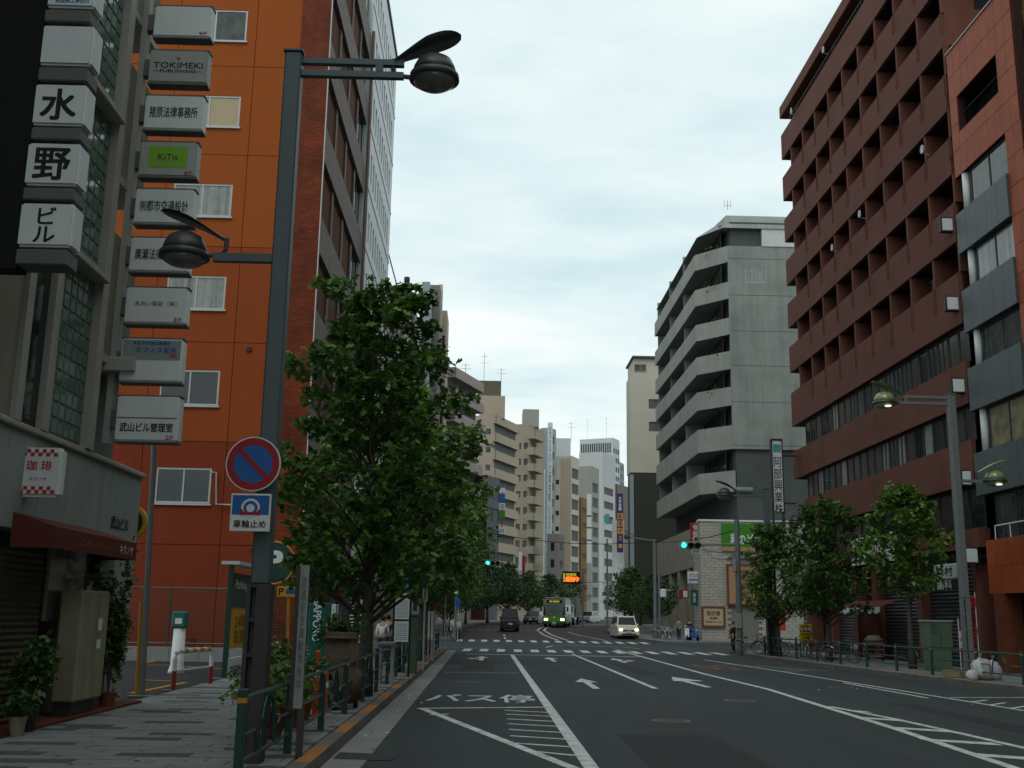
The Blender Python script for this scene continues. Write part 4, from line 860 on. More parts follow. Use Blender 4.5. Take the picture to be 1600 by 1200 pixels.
def tree_proto(seed, H, cr, trunk_h, tr, nleaf, lsz, mleaf='leaf', simple=False, nclump=46, cz=None, lean=0., kr=1.0, shape=None):
    """trunk (> limbs) and crown meshes. Crown = uneven clumps of leaves round branch ends, open between."""
    R = np.random.default_rng(seed); g = G()
    top = H*.88; pts = []
    for i in range(9):
        t = i/8; pts.append((math.sin(t*2.3+seed)*.10*t*cr+lean*t, math.cos(t*1.9+seed)*.07*t*cr, t*top))
    rs = [tr*(1.25 if i == 0 else 1-.86*(i/8)**.85) for i in range(9)]
    g.tube(pts, rs, 12); C_ = []; crown_h = H-trunk_h
    for i in range(nclump):
        u = (i+.5)/nclump; z = trunk_h+crown_h*(.02+.95*u); 
        prof = (math.sin(math.pi*min(1,(.16+.84*u)))**.75) if shape is None else shape(u)
        a = i*2.399+R.normal(0,.35); r = cr*prof*(R.uniform(.45,.86)); 
        if i % 4 == 0: r *= .35
        cx, cy = math.cos(a)*r+lean*z/H, math.sin(a)*r; C_.append((cx,cy,z,cr*.30*R.uniform(.7,1.25)*kr*(1-.35*u)))
        zb_ = max(trunk_h*.72, z-r*.75-.25); k = min(8, zb_/top*8); j = int(min(7, k)); f_ = k-j; b0 = np.array(pts[j])*(1-f_)+np.array(pts[j+1])*f_
        mid = (b0*.45+np.array((cx,cy,z))*.55)+R.normal(0,.08,3); rr = rs[j]*.34
        g.tube([b0, mid, (cx,cy,z)], [max(rr,.02), max(rr*.6,.015), .008], 6)
        for q in range(3):
            e_ = np.array((cx,cy,z))+R.normal(0,.3,3)*cr*.25; g.tube([mid, e_], [max(rr*.35,.01),.005], 4)
    per = nleaf//nclump; cs_ = []
    for cx, cy, z, rad in C_:
        m_ = int(per*R.uniform(.7,1.3)); d = R.normal(0,1,(m_,3)); d /= np.linalg.norm(d,axis=1)[:,None]; rr = rad*R.uniform(.35,1.0,m_)**.55
        # shoots: a quarter of the leaves follow short outgrowing twigs
        o = np.array((cx,cy,z)); p = o+d*rr[:,None]*np.array([1.25,1.25,.78]); nt_ = m_//4
        for s_ in range(3):
            dd = np.array((cx,cy,0))/max(.3,np.hypot(cx,cy)); dd = dd+R.normal(0,.5,3); dd[2] = abs(dd[2])*.5+.15; dd /= np.linalg.norm(dd)
            k = nt_//3; tt = R.uniform(.4,1.5,k); p[s_*k:(s_+1)*k] = o+dd*rad*tt[:,None]*1.1+R.normal(0,.07,(k,3))*rad*2*(1.3-tt[:,None]*.6)
        cs_.append(p)
    cs_ = np.concatenate(cs_); V, F = leaves(cs_, lsz, simple, R=R)
    return mesh_of(g, M['bark'], True, 'trunk'), np_mesh(V, F, M[mleaf], 'crown')
def place_tree(proto, x, y, label, rz=0., sc_=1.0, group=None, z=None, name='plane_tree', cat='tree'):
    t = thing(name, label, cat, (x,y,gz(y)+.14 if z is None else z), group); t.rotation_euler = (0,0,rz); t.scale = (sc_,)*3
    link(bpy.data.objects.new('trunk', proto[0]), t); c_ = link(bpy.data.objects.new('crown', proto[1]), t); return t
gL = 'street trees along the left kerb'; gR = 'street trees on the right pavement'
p1 = tree_proto(3, 9.5, 2.55, 2.1, .17, 10500, .21, 'leaf', nclump=84, kr=.6, shape=lambda u: (.62+.38*math.sin(math.pi*min(1,.14+.72*u)))*(1-.5*u**4))
p2 = tree_proto(11, 8.2, 2.5, 2.4, .14, 8500, .2, 'leaf', nclump=46, kr=.85)
p3 = tree_proto(17, 7.0, 2.35, 2.4, .13, 8500, .17, 'leaf', nclump=42)
p6 = tree_proto(41, 7.4, 2.45, 2.1, .16, 6200, .2, 'leaf', nclump=50, kr=.72, shape=lambda u: (.6+.4*math.sin(math.pi*min(1,.1+.8*u)))*(1-.5*u**3))
p5 = tree_proto(31, 7.0, 1.75, 2.9, .14, 4200, .2, 'leaf', nclump=38)
p4 = tree_proto(23, 6.6, 3.0, 1.9, .15, 4300, .25, 'leaf_dark', True, nclump=36)
place_tree(p1, PY(580,800,24.5).x, 24.5, 'largest leafy plane tree at front behind the green fence', 1.1, group=gL)
place_tree(p2, -2.75, 35.0, 'leafy tree just behind the largest front tree, over the bus stop', 2.0, 1.13, group=gL)
place_tree(p2, -2.5, 43.5, 'third tree from front on left kerb, behind the bus stop', 4.2, 1.12, group=gL)
place_tree(p3, -2.6, 51.0, 'fourth tree from front on the left kerb near the crossing', .8, 1.25, group=gL)
place_tree(p3, -2.8, 58.5, 'tree closest to the crossing on left kerb', 3.0, 1.15, group=gL)
place_tree(p5, PY(1418,900,43.5).x, 43.5, 'small leafy tree before the dental sign on right pavement', .4, 1.03, group=gR)
place_tree(p6, PY(1294,1000,51).x, 51, 'broad leafy tree left of the shop awning on right pavement', 2.6, 1.0, group=gR)
place_tree(p6, PY(1216,980,56).x, 56, 'leafy tree by the corner restaurant with bicycles at its foot', 5.0, .9, group=gR)
far = [(-3.2,90),(-3.0,97),(-2.8,104),(-1.9,111),(.3,119),(2.6,126),(5.2,133),(8.2,141),(11.5,150)]
fl = ['first far left tree after the crossing, over the walking man','second far left tree beyond crossing, behind the walking man','far left tree behind the dark van','far left tree with blue awning beneath','far left tree above parked dark car','far left tree left of the green bus','far tree just left of the orange display','far tree behind the orange display','most distant tree behind the bus and truck']
for (x, y), l in zip(far, fl): place_tree(p4, x, y, l, random.random()*6, random.uniform(.85,1.05), 'trees beyond the crossing on the left')
far = [(15.2,99),(14.2,107),(14.6,115),(17.2,122),(22,130),(26,140)]
fl = ['tree right of display nearest the far signal pole','second tree beyond the pale car on right','third tree beyond the pale car, above the green awning','dark tree beneath the purple tower sign','distant right tree behind the parked silver car','most distant right tree under the grey block']
for (x, y), l in zip(far, fl): place_tree(p4, x, y, l, random.random()*6, random.uniform(.75,.95), 'trees beyond the crossing on the right')
# ---- potted plants and shrubs
mat('terracotta', (.17,.055,.03), .85, .3, 4); mat('flower', (.5,.12,.03), .6, .3, 5); mat('soil', (.03,.022,.015), .95)
def pot(label, x, y, z, r, h, mpot, fol_r, fol_h, n, lm='leaf_dark', cat='plant', name='potted_plant', square=False, flowers=0, lsz=.1, grp=None, top=0.):
    t = thing(name, label, cat, (x,y,z), grp)
    if square: part(G().frus((-r,r,-r,r),(-r*1.1,r*1.1,-r*1.1,r*1.1),0,h), 'pot', M[mpot], t, local=True)
    else: part(G().lathe([(r*.75,0),(r,h),(r*1.08,h),(r*1.08,h+.03),(r*.9,h+.03)], (0,0,0), 14), 'pot', M[mpot], t, local=True)
    g = G(); R = np.random.default_rng(int(abs(x*100)+y*10)); C_ = []
    for i in range(14):
        a = R.uniform(0,6.28); rr = fol_r*R.uniform(.2,1); e_ = (math.cos(a)*rr, math.sin(a)*rr, h+fol_h*R.uniform(.35,1)); g.tube([(0,0,h), (e_[0]*.3,e_[1]*.3,h+(e_[2]-h)*.6), e_], [.015,.01,.005], 5); C_.append(e_)
    part(g, 'stem', M['bark'], t, local=True); C_ = np.array(C_); idx = R.integers(0,len(C_),n); P = C_[idx]*np.array([1,1,1])+R.normal(0,.5,(n,3))*np.array([fol_r*.5,fol_r*.5,fol_h*.25]); P[:,2] = np.maximum(P[:,2], h*.9)
    V, F = leaves(P, lsz, False, R=R); o = link(bpy.data.objects.new('foliage', np_mesh(V,F,M[lm],'foliage')), t)
    if flowers:
        g = G()
        for i in range(flowers):
            p = P[R.integers(0,n)]; g.lathe([(.005,0),(.035,.015),(.03,.03),(.005,.035)], (p[0],p[1],p[2]+.03), 6)
        part(g, 'blossoms', M['flower'], t, local=True, kind='stuff')
    return t
pot('tall climbing plant against the cafe wall beside the lot', XF+.2, 20.5, .15, .15, .26, 'terracotta', .26, 2.1, 1100, name='climbing_plant', lsz=.13)
pot('dark leafy potted shrub left of the beige cabinet', XF+.35, 16.6, .14, .16, .3, 'frame_dark', .3, .9, 650, lsz=.1)
pot('broad leaved plant in pale pot nearest the left edge', XF+.45, 16.05, .14, .12, .24, 'cover_beige', .22, .35, 100, 'leaf_dark', lsz=.14)
fx_ = [(-2.95,15.2,.1,.2,'blue_pot','leafy weed in blue bottle at the fence foot',120,2),(-3.0,16.1,.2,.3,'terracotta','bushy flowering plant with small orange blossoms near fence post',420,14),(-2.95,17.6,.2,.3,'terracotta','spreading pot of pale flowers behind the second fence post',420,10),(-3.05,18.9,.2,.28,'terracotta','trailing yellow green plant in front of the armchair',380,8),(-3.6,20.2,.2,.5,'terracotta','potted bush on the left side of armchair',420,6),(-2.95,23.2,.25,.7,'terracotta','tall bright green bush right of the armchair',900,0)]
mat('blue_pot', (.03,.09,.22), .3, .3, 3)
for x, y, r, h, mp_, l, n, fw in fx_: pot(l, x, y, .14, r, h, mp_, .42, .7 if y < 23 else 1.1, n, 'leaf_bright' if y > 22 or y == 18.9 else 'leaf', flowers=fw, lsz=.1, grp='pots along the fence')
def cone_post(label, x, y, h=1.0):
    t = thing('orange_post', label, 'bollard', (x,y,.14), 'orange marker posts'); part(G().lathe([(.12,0),(.12,.04),(.05,.05),(.045,h),(.02,h+.03)], (0,0,0), 12), 'tube', mat('orange_plastic',(.50,.075,.02),.45,.2,3), t, local=True)
    part(G().lathe([(.052,h*.6),(.052,h*.72)], (0,0,0), 12), 'band', M['white'], t, local=True)
cone_post('orange marker post right of trailing plant', -2.9, 19.6, 1.1); cone_post('short orange marker post below the armchair', -2.85, 20.4, .75)
# ------------------------------------------------------------------ right side: red brown apartment block
mat('red_tile', (.158,.060,.040), .8, .3, .5, .25, c2=(.10,.034,.025), fine=.35, streak=.18)
mat('cloth_blue', (.10,.14,.22), .9, .3, 6)
mat('red_shade', (.035,.014,.012), .8, .3, 1, .2)  # near-black copy of the red tile; balcony shade put into the colour
XR = 19.3; Yn, Yf = 42.38, 65.5
rb = thing('apartment_block', 'large red brown apartment block with grid of dark balcony openings', 'building', (24,55,0))
def bx(g, *a, mi=0): return g.box(*a, mi)
zc = lambda px, py: PX(px, py, XR).z
bot = [zc(x,y) for x, y in ((1221,251),(1223,316),(1225,381),(1228,448),(1230,515),(1232,585),(1236,668),(1239,750))]; topz = [zc(x,y) for x, y in ((1218,216),(1222,279),(1225,344),(1227,410),(1229,477),(1231,545),(1233,617),(1236,708))]
roof_t, roof_b = zc(1216,172), zc(1218,187)
part(G().box(XR+1.5,XR+14,Yn,Yf-.3,0.1,roof_b-.01), 'core', M['red_shade'], rb)
part(G().bbox(XR-.02,XR+14,Yn-.0,Yf+2.1,roof_b,roof_t,.03), 'roof_slab', M['red_tile'], rb)
nb_ = 9; py_ = [Yf-.05-i*(Yf-Yn)/nb_ for i in range(nb_+1)]
for k in range(8):
    zt, zb_ = topz[k], bot[k]
    part(G().box(XR,XR+.18,Yn,Yf+2.0,zb_,zt), 'parapet', M['red_tile'], rb)
    part(G().box(XR+.18,XR+1.55,Yf+1.85,Yf+2.0,zb_,zt), 'end_parapet', M['red_tile'], rb)
    part(G().box(XR+.182,XR+1.498,Yn,Yf+1.848,zb_+.02,zb_+.2), 'floor_slab', M['red_shade'], rb)
    if zb_ > 25.0: part(G().prism([(XR,Yn+.0),(XR+.55,Yn-.45),(XR+9,Yn-.45),(XR+9,Yn-.25),(XR+.62,Yn-.25),(XR+.19,Yn+.0)], zb_, zt), 'end_parapet', M['red_tile'], rb)
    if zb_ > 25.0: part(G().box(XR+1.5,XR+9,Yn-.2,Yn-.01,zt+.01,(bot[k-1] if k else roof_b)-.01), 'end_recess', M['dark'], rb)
    up = bot[k-1] if k else None
    if 1 <= k <= 6:     # piers and fins in the grid rows above this parapet
        for i, y in enumerate(py_):
            part(G().box(XR+.03,XR+1.49,y-.09,y+.09,zt+.002,up-.002), 'fin_wall', M['red_tile'], rb)
            if 0 < i < nb_+1: 
                for d in (-.13,.07): part(G().box(XR-.035,XR-.002,y+d,y+d+.05,zt-(zt-zb_)*.55,zt+.02), 'fin', M['red_tile'], rb)
        for i in range(nb_):
            y = py_[i+1]; w = (Yf-Yn)/nb_-.4
            window(rb, (XR+1.5,py_[i]-.2), -math.pi/2, zb_+.22, 0, w, min(2.05,up-zb_-.3), -.07, M['frame_dark'], M[random.choice(['glass_dark','glass_dark','glass_mid','glass_curtain'])], 2, .06)
    if k == 7 or k == 6: pass
mat('laundry', (.45,.46,.48), .9, .4, 6)
for k, i in ((1,6),(2,3),(3,1),(3,7),(4,5),(5,2),(6,4),(6,8)):
    y = py_[i]+.5; z = bot[k-1]-.35; q = part(G().tube([(XR+.7,y,z),(XR+.7,y+1.6,z)], .015, 5), 'laundry_pole', M['alu'], rb); part(G().box(XR+.69,XR+.71,y+.3,y+.8,z-.75,z-.02), 'laundry', M['laundry'], q); part(G().box(XR+.69,XR+.71,y+.95,y+1.3,z-.55,z-.02), 'laundry', M['cloth_blue'], q)
# top floor: railing and dark setback
t_ = G(); 
for i in range(60): t_.box(XR+.2,XR+.22,Yn+i*.39,Yn+i*.39+.02,topz[0]-.05,topz[0]+.62)
t_.box(XR+.19,XR+.24,Yn,Yf+.6,topz[0]+.62,topz[0]+.67); part(t_, 'railing', M['frame_dark'], rb)
for i in range(0,nb_+1,3): part(G().box(XR+.5,XR+1.49,py_[i]-.1,py_[i]+.1,topz[0],roof_b-.01), 'fin_wall', M['red_tile'], rb)
# two lower strips of office windows
for zb2, zt2, n in ((topz[6+1]+.0, bot[6], 22), (zc(1240,787), bot[7], 22)):
    L = (Yf-Yn)/n; a, b = zb2, zt2
    for i in range(n):
        w = L-.05; window(rb, (XR+.25,Yf-i*L), -math.pi/2, a+.01, 0, w, b-a-.02, 0, M['frame_dark'], M[random.choice(['glass_brown','glass_brown','glass_dark','glass_mid','glass_curtain'])], random.choice((1,1,2)), .07)
z_ = zc(1240,787); zl2 = z_-1.75
part(G().box(XR,XR+.18,Yn,Yf+.1,zl2,z_), 'parapet', M['red_tile'], rb)
n = 16
for i in range(n):
    L = (Yf-Yn)/n; window(rb, (XR+.4,Yf-i*L), -math.pi/2, zl2-1.75, 0, L-.08, 1.74, 0, M['frame_dark'], M[random.choice(['glass_brown','glass_dark'])], 1, .07)
zsh = zl2-1.76
part(G().box(XR,XR+.5,Yn,Yf,zsh-.75,zsh), 'parapet', M['red_tile'], rb)
# ground floor: shutters, pillars, entrance
zs0 = zsh-.76
for y0, y1, nm_ in ((43.4,48.6,'s'),(49.2,54.2,'s'),(54.9,57.2,'e'),(57.9,61.3,'s'),(61.9,66,'e')):
    if nm_ == 's':
        g = G(); n = int((zs0-.15)/.16)
        for i in range(n):
            z = .14+i*.16; g.add([(XR+.5,y0,z),(XR+.5,y1,z),(XR+.45,y1,z+.08),(XR+.45,y0,z+.08),(XR+.5,y1,z+.16),(XR+.5,y0,z+.16)], [(3,2,1,0),(5,4,2,3)])
        part(g, 'roller_shutter', mat('shutter_dark',(.05,.052,.05),.5,.3,1,.2,streak=.2), rb)
    else:
        part(G().box(XR+1.0,XR+1.05,y0,y1,.14,zs0), 'entrance', M['dark'], rb)
for y0, y1 in ((48.6,49.2),(54.2,54.9),(57.2,57.9),(61.3,61.9),(66,66.9),(43.0,43.4)): part(G().box(XR+.1,XR+1.0,y0,y1,.14,zs0), 'pillar', M['red_tile'], rb)
# satellite dishes on balconies
dl_ = {(1288,83):'satellite dish on the top floor railing of red brown block',(1238,178):'satellite dish at the far top corner of the red brown block',(1443,240):'white satellite dish nearest the orange tiled building',(1345,340):'satellite dish near the centre of the red balcony grid',(1302,392):'satellite dish low on the far side of red balcony grid'}
for (px, py) in ((1288,83),(1238,178),(1443,240),(1345,340),(1302,392)):
    p = PX(px, py, XR-.25); t = thing('satellite_dish', dl_[(px, py)], 'satellite dish', p, 'satellite dishes on the red balconies')
    part(G().lathe([(.02,.06),(.12,.04),(.2,0),(.205,-.015),(.12,.02),(.02,.045)], (-.1,-.1,.15), 14, 0, 'x'), 'dish', M['frame_white'], t, local=True, smooth=True); part(G().tube([(.25,0,-.05),(0,0,0),(0,-.05,.2)], .02, 5), 'arm', M['alu'], t, local=True)
# shop signs at ground level
def wsign(name, label, y0, y1, z0, z1, m, x=XR, th=.15, cat='sign'):
    t = thing(name, label, cat, (x,(y0+y1)/2,z0)); part(G().bbox(x-th,x-.002,y0,y1,z0,z1,.02), 'panel', M[m], t); return t
def ys(px): return PX(px, 900, XR).y
Lft = (0,-1,0)
q = wsign('dental_sign', 'white and black dental clinic sign above dark shutter by lamp pole', 43.6, 46.5, PX(1480,905,XR).z, PX(1480,882,XR).z, 'white_box')
text(q, '井村', (XR-.157,45.4,(PX(1480,905,XR).z+PX(1480,882,XR).z)/2), 1.6, .42, M['ink'], Lft, bold=.03)
q = wsign('clinic_sign', 'long black clinic sign with white characters under white dental sign', 43.5, 48.6, PX(1480,922,XR).z, PX(1480,906,XR).z, 'ink')
text(q, '歯科', (XR-.157,45.5,(PX(1480,922,XR).z+PX(1480,906,XR).z)/2), 1.5, .38, M['white'], Lft, bold=.04); text(q, 'クリニック', (XR-.157,47.5,(PX(1480,922,XR).z+PX(1480,906,XR).z)/2), 1.9, .3, M['white'], Lft, bold=.03)
q = wsign('shop_sign', 'white shopfront sign with red lettering above the striped awning', ys(1400), ys(1336), zs0-.1, zs0+1.25, 'white_box'); ym = (ys(1400)+ys(1336))/2
text(q, 'らーめん', (XR-.157,ym,zs0+.75), 3.0, .55, M['sign_red'], Lft, bold=.04)
part(G().box(XR-.17,XR-.155,ys(1336)-.9,ys(1336)-.6,zs0-.1,zs0+1.25), 'red_stripe', M['sign_red'], q)
aw = thing('shop_awning', 'red awning with ragged white valance over the middle shop shutter', 'awning', (XR,ym,2.4)); y0, y1 = ys(1402), ys(1336)
g = G(); g.quad((XR,y0,2.95),(XR,y1,2.95),(XR-.9,y1,2.6),(XR-.9,y0,2.6)); part(g, 'cloth', M['awning_cloth'], aw)
n = 24; g = G()
for i in range(n):
    a, b = y0+(y1-y0)*i/n, y0+(y1-y0)*(i+1)/n; g.quad((XR-.9,a,2.6),(XR-.9,b,2.6),(XR-.92,b,2.33-.06*math.sin(i*1.7)),(XR-.92,a,2.33-.06*math.sin((i-1)*1.7)))
part(g, 'valance', M['white'], aw)
# small square light boxes projecting from the facade
for px, py, l in ((1480,352,'topmost small square light box beside the blue grey panels'),(1488,475,'second small square light box down the red brown wall'),(1497,603,'third small square light box just above the lamp pole'),(1512,747,'fourth small light box half hidden behind the lamp pole'),(1515,868,'lowest small light box by the dental sign')):
    p = PX(px, py, XR-.45); YY = p.y if p.y < 44 else 43.2; p = PY(px, py, 42.75); t = thing('light_box_sign', l, 'sign', p, 'square light boxes on the right facades')
    part(G().bbox(-.33,.33,-.12,.12,-.33,.33,.02), 'case', M['frame_dark'], t, local=True); part(G().box(-.26,.26,-.128,-.122,-.26,.26), 'face', M['white_box'], t, local=True); part(G().box(.33,.8,-.05,.05,-.06,.06), 'bracket', M['frame_dark'], t, local=True)
# ------------------------------------------------------------------ orange tiled building with blue grey bays
mat('orange_tile', (.40,.092,.030), .45, .3, .8, .15, c2=(.24,.05,.02), streak=.15, island=.35, spec=.12)
mat('tile_joint', (.045,.02,.015), .9, .1)
mat('slate_panel', (.055,.075,.085), .45, .3, .7, .1, c2=(.035,.045,.05), streak=.35, spec=.5)
XT = 19.3; Ya, Yb = 42.0, 36.3
tb = thing('tiled_building', 'orange tiled building with blue grey panel bays at the right edge', 'building', (24,36,0))
ztp_ = PX(1473,95,XT).z
part(G().box(XT+1.4,XT+14,Yb,Ya,.1,ztp_-.2), 'core', M['tile_joint'], tb)
T = lambda px, py: PX(px, py, XT)
holes = [(T(1560,0).y,T(1496,0).y, T(1497,200).z, T(1497,150).z)]
Ybay0, Ybay1 = 37.6, 42.0    # bay zone
zo = [T(1490,285).z]
# the dark roof opening
oy0, oy1 = T(1561,140).y, T(1497,170).y; oz0, oz1 = T(1502,204).z, T(1497,150).z
tw = .62; th_ = (ztp_-T(1490,283).z)/5; me_t = mesh_of(G().bbox(-.03,.0,.006,tw-.006,.006,th_-.006,.006), M['orange_tile'], name='tile')
wt = struct if False else None
back = part(G().box(XT,XT+.25,Yb,Ya,.1,ztp_) if False else G().box(XT+.01,XT+.3,Yb,oy0,T(1490,283).z,ztp_).box(XT+.01,XT+.3,oy1,Ya,T(1490,283).z,ztp_).box(XT+.01,XT+.3,oy0,oy1,T(1490,283).z,oz0).box(XT+.01,XT+.3,oy0,oy1,oz1,ztp_).box(XT+.01,XT+.3,Yb,Ybay0,.1,T(1490,283).z), 'wall', M['tile_joint'], tb)
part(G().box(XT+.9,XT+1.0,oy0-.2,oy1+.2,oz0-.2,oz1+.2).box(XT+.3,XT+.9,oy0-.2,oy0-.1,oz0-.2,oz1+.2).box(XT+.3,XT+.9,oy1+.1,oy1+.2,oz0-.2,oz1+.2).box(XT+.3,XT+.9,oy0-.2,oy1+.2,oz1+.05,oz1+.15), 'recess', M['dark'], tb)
part(G().tube([(XT+.2,oy0,oz0+.9),(XT+.2,oy1,oz0+.9)], .025, 6), 'railing', M['frame_dark'], tb)
zbase = T(1490,283).z; cnt = 0
j = 0; z = zbase
while z+th_ < ztp_+.02:
    y = Ya-tw
    while y > Yb-.3:
        if not (y+tw > oy0 and y < oy1 and z+th_ > oz0 and z < oz1):
            if cnt < 270: link(bpy.data.objects.new('tile', me_t), back, Vector((XT,y,z))-wl(back)); cnt += 1
        else:
            for a, b, c, d in ((y,min(y+tw,oy0),z,z+th_),(max(y,oy1),y+tw,z,z+th_),(max(y,oy0),min(y+tw,oy1),z,min(z+th_,oz0)),(max(y,oy0),min(y+tw,oy1),max(z,oz1),z+th_)):
                if b-a > .03 and d-c > .03: part(G().box(XT-.03,XT,a+.006,b-.006,c+.006,d-.006), 'tile', M['orange_tile'], back)
        y -= tw
    z += th_
g = G(); z = zbase-th_
while z > 0:
    for i in range(2): g.bbox(XT-.03,XT,Ybay0-(i+1)*tw*1+.006,Ybay0-i*tw-.006,z+.006,z+th_-.006,.006)
    z -= th_
part(g, 'tiling', M['orange_tile'], tb, kind='stuff')
part(G().bbox(XT-.08,XT+.3,Yb,Ya+.03,ztp_-.0,ztp_+.07,.01), 'coping', M['alu'], tb)
oc = thing('ochre_building', 'dark ochre building edge at the extreme upper right corner', 'building', (24,30,0)); part(G().box(XT+.35,XT+14,-45,Yb-.05,.1,31), 'wall', mat('ochre', (.15,.105,.04), .85, .3, .8, .2, streak=.3), oc)
for k_ in range(8): window(oc, (XT+.35,34.6), -math.pi/2, 3+k_*3.4, 0, 1.6, 1.7, -.05, M['alu'], M['glass_mid'], 2)
# window bays and slate panels
pan = [(335,400),(460,528),(585,652),(718,783)]; YP0, YP1 = Ybay0, Ya
zpan = [(T(1500,b).z, T(1500,a).z) for a, b in pan]; Xp = XT-.12
prev = zbase
for i, (zb_, zt) in enumerate(zpan):
    n = 5; L = (YP1-YP0)/n
    for j in range(n): part(G().bbox(Xp,Xp+.3,YP0+j*L+.006,YP0+(j+1)*L-.006,zb_,zt,.008), 'slate_panel', M['slate_panel'], tb)
    part(G().box(Xp+.3,XT+1.4,YP0,YP1,zb_+.05,zt-.05), 'floor_slab', M['tile_joint'], tb)
    h = prev-zt
    window(tb, (XT+.12,YP0+3.4), -math.pi/2, zt+.01, 0, 3.35, h-.02, 0, M['frame_dark'], M[['glass_mid','glass_curtain','glass_mid','glass_warm'][i]], 2, .09)
    part(G().lathe([(.16,zt+.01),(.16,prev-.01)], (XT+.15,YP1-.6,0), 12), 'round_column', M['white'], tb, smooth=True)
    part(G().box(XT+1.0,XT+1.1,YP0+3.4,YP1,zt,prev), 'recess', M['red_shade'], tb)
    prev = zb_
zlow = T(1520,858).z
window(tb, (XT+.12,YP0+3.4), -math.pi/2, zlow, 0, 3.35, prev-zlow-.02, 0, M['frame_dark'], M['glass_mid'], 2, .09)
part(G().box(XT+1.0,XT+1.1,YP0+3.4,YP1,zlow,prev), 'recess', M['red_shade'], tb)
zl_b = PX(1560,928,XT).z
w2 = part(G().box(XT-.0,XT+.4,Yb,Ya-.3,zl_b,zlow+.25), 'lower_parapet', M['tile_joint'], tb)
hh = (zlow+.25-zl_b)/2; me2 = mesh_of(G().bbox(-.03,-.002,.006,.614,.006,hh-.006,.006), M['orange_tile'], name='tile')
for i in range(8):
    for j in range(2): link(bpy.data.objects.new('tile', me2), w2, Vector((XT,Ya-.3-(i+1)*.62,zl_b+j*hh))-wl(w2))
text(tb, '井村ビル', (XT-.04,37.4,zl_b+hh*.98), 1.7, .3, M['ink'], Lft, bold=.03)
part(G().tube([(XT-.0,40.9,zlow+.75),(XT,38.5,zlow+.75)], .03, 6).tube([(XT,40.9,zlow+.25),(XT,40.9,zlow+.75)], .025, 6).tube([(XT,39.7,zlow+.25),(XT,39.7,zlow+.75)], .025, 6), 'handrail', M['frame_white'], tb)
part(G().box(XT-.1,XT+.6,Ya-1.5,Ya-.75,.14,zl_b-.002), 'pillar', mat('brick_pillar',(.16,.045,.022),.8,.4,2,.3,fine=.3), tb)
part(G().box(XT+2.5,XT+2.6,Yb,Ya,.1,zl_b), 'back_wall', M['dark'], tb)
g = G()
for i in range(9): g.box(XT+1.0+i*.0,XT+2.4,36.8+i*.3,37.1+i*.3,.14+(8-i)*.17,.14+(9-i)*.17)
part(g, 'stair', M['concrete'], tb)
for x in (XT+.9,): 
    for yy in (39.3, 37.6): part(G().tube([(x,yy,.2),(x,yy,1.1+ .0),(x,yy-2.3,2.75)], .03, 6), 'stair_rail', M['alu'], tb)
# ------------------------------------------------------------------ grey concrete building with chamfered balcony bands
mat('conc_wall', (.31,.325,.295), .9, .3, .35, .35, c2=(.15,.165,.155), streak=.3, fine=.15)
mat('conc_band', (.35,.35,.315), .9, .25, .5, .3, c2=(.19,.19,.175), streak=.3)
YG = 91.0; gq = thing('concrete_building', 'grey concrete building with angled balcony bands on the far street corner', 'building', (24,95,0))
P3 = PY(1140,500,YG).x; PA = PY(1103,500,YG).x     # chamfer corner to street face
xr0 = PA-.35; YE = 117.5; Xs = xr0
def ez(py): return PY(1139,py,YG).z
bands = [(384,409),(440,466),(496,522),(548,576),(604,633),(664,701)]
g0 = G()
def outline(e): return [(Xs-e,YG+2.6),(Xs-e,YE+e),(40,YE+e),(40,YG-e),(P3,YG-e)]
def outl2(e): return [(Xs-e+0,YG+2.6),(P3-.0,YG-e)]
def ring_band(z0, z1, name, m, e=0.0, th=.25, par=gq):
    a, b, c, d = (Xs-e,YE), (Xs-e,YG+2.8), (P3,YG-e), (40,YG-e); g = G()
    def seg(p, q):
        dx, dy = q[0]-p[0], q[1]-p[1]; L = math.hypot(dx,dy); n = (-dy/L*th, dx/L*th)
        g.add([(p[0],p[1],z0),(q[0],q[1],z0),(q[0]+n[0],q[1]+n[1],z0),(p[0]+n[0],p[1]+n[1],z0),(p[0],p[1],z1),(q[0],q[1],z1),(q[0]+n[0],q[1]+n[1],z1),(p[0]+n[0],p[1]+n[1],z1)],[(3,2,1,0),(4,5,6,7),(0,1,5,4),(1,2,6,5),(2,3,7,6),(3,0,4,7)])
    seg(a,b); seg(b,c); part(g, name, M[m], par)
core_x = Xs+2.0
ztop_g = ez(384)
part(G().prism([(core_x,YE-.3),(core_x,YG+3.6),(P3+.3,YG+.26),(40,YG+.26),(40,YE-.3)][::-1], .1, PY(1140,345,YG).z), 'core', mat('conc_shade',(.09,.10,.095),.9,.3,.5,.2), gq)  # darker concrete core, shade of the balcony voids put into its colour
def pr_(z0, z1, name, m):
    part(G().prism([(Xs+.02,YE-.02),(Xs+.02,YG+2.82),(P3-.0,YG+.03),(P3+1.6,YG+.03),(P3+1.6,YE-.02)][::-1], z0, z1), name, M[m], gq)
for i, (a, b) in enumerate(bands):
    zt, zb_ = ez(a), ez(b); ring_band(zb_, zt, 'balcony_band', 'conc_band'); pr_(zb_+.02, zb_+.25, 'floor_slab', 'conc_wall')
ring_band(PY(1140,768,YG).z, PY(1140,735,YG).z, 'balcony_band', 'conc_band', 0); pr_(PY(1140,768,YG).z+.02, PY(1140,766,YG).z+.3, 'floor_slab', 'conc_wall')
zfl = [ez(b) for a, b in bands]+[PY(1140,768,YG).z]; ztl = [ez(a) for a, b in bands]+[PY(1140,735,YG).z]
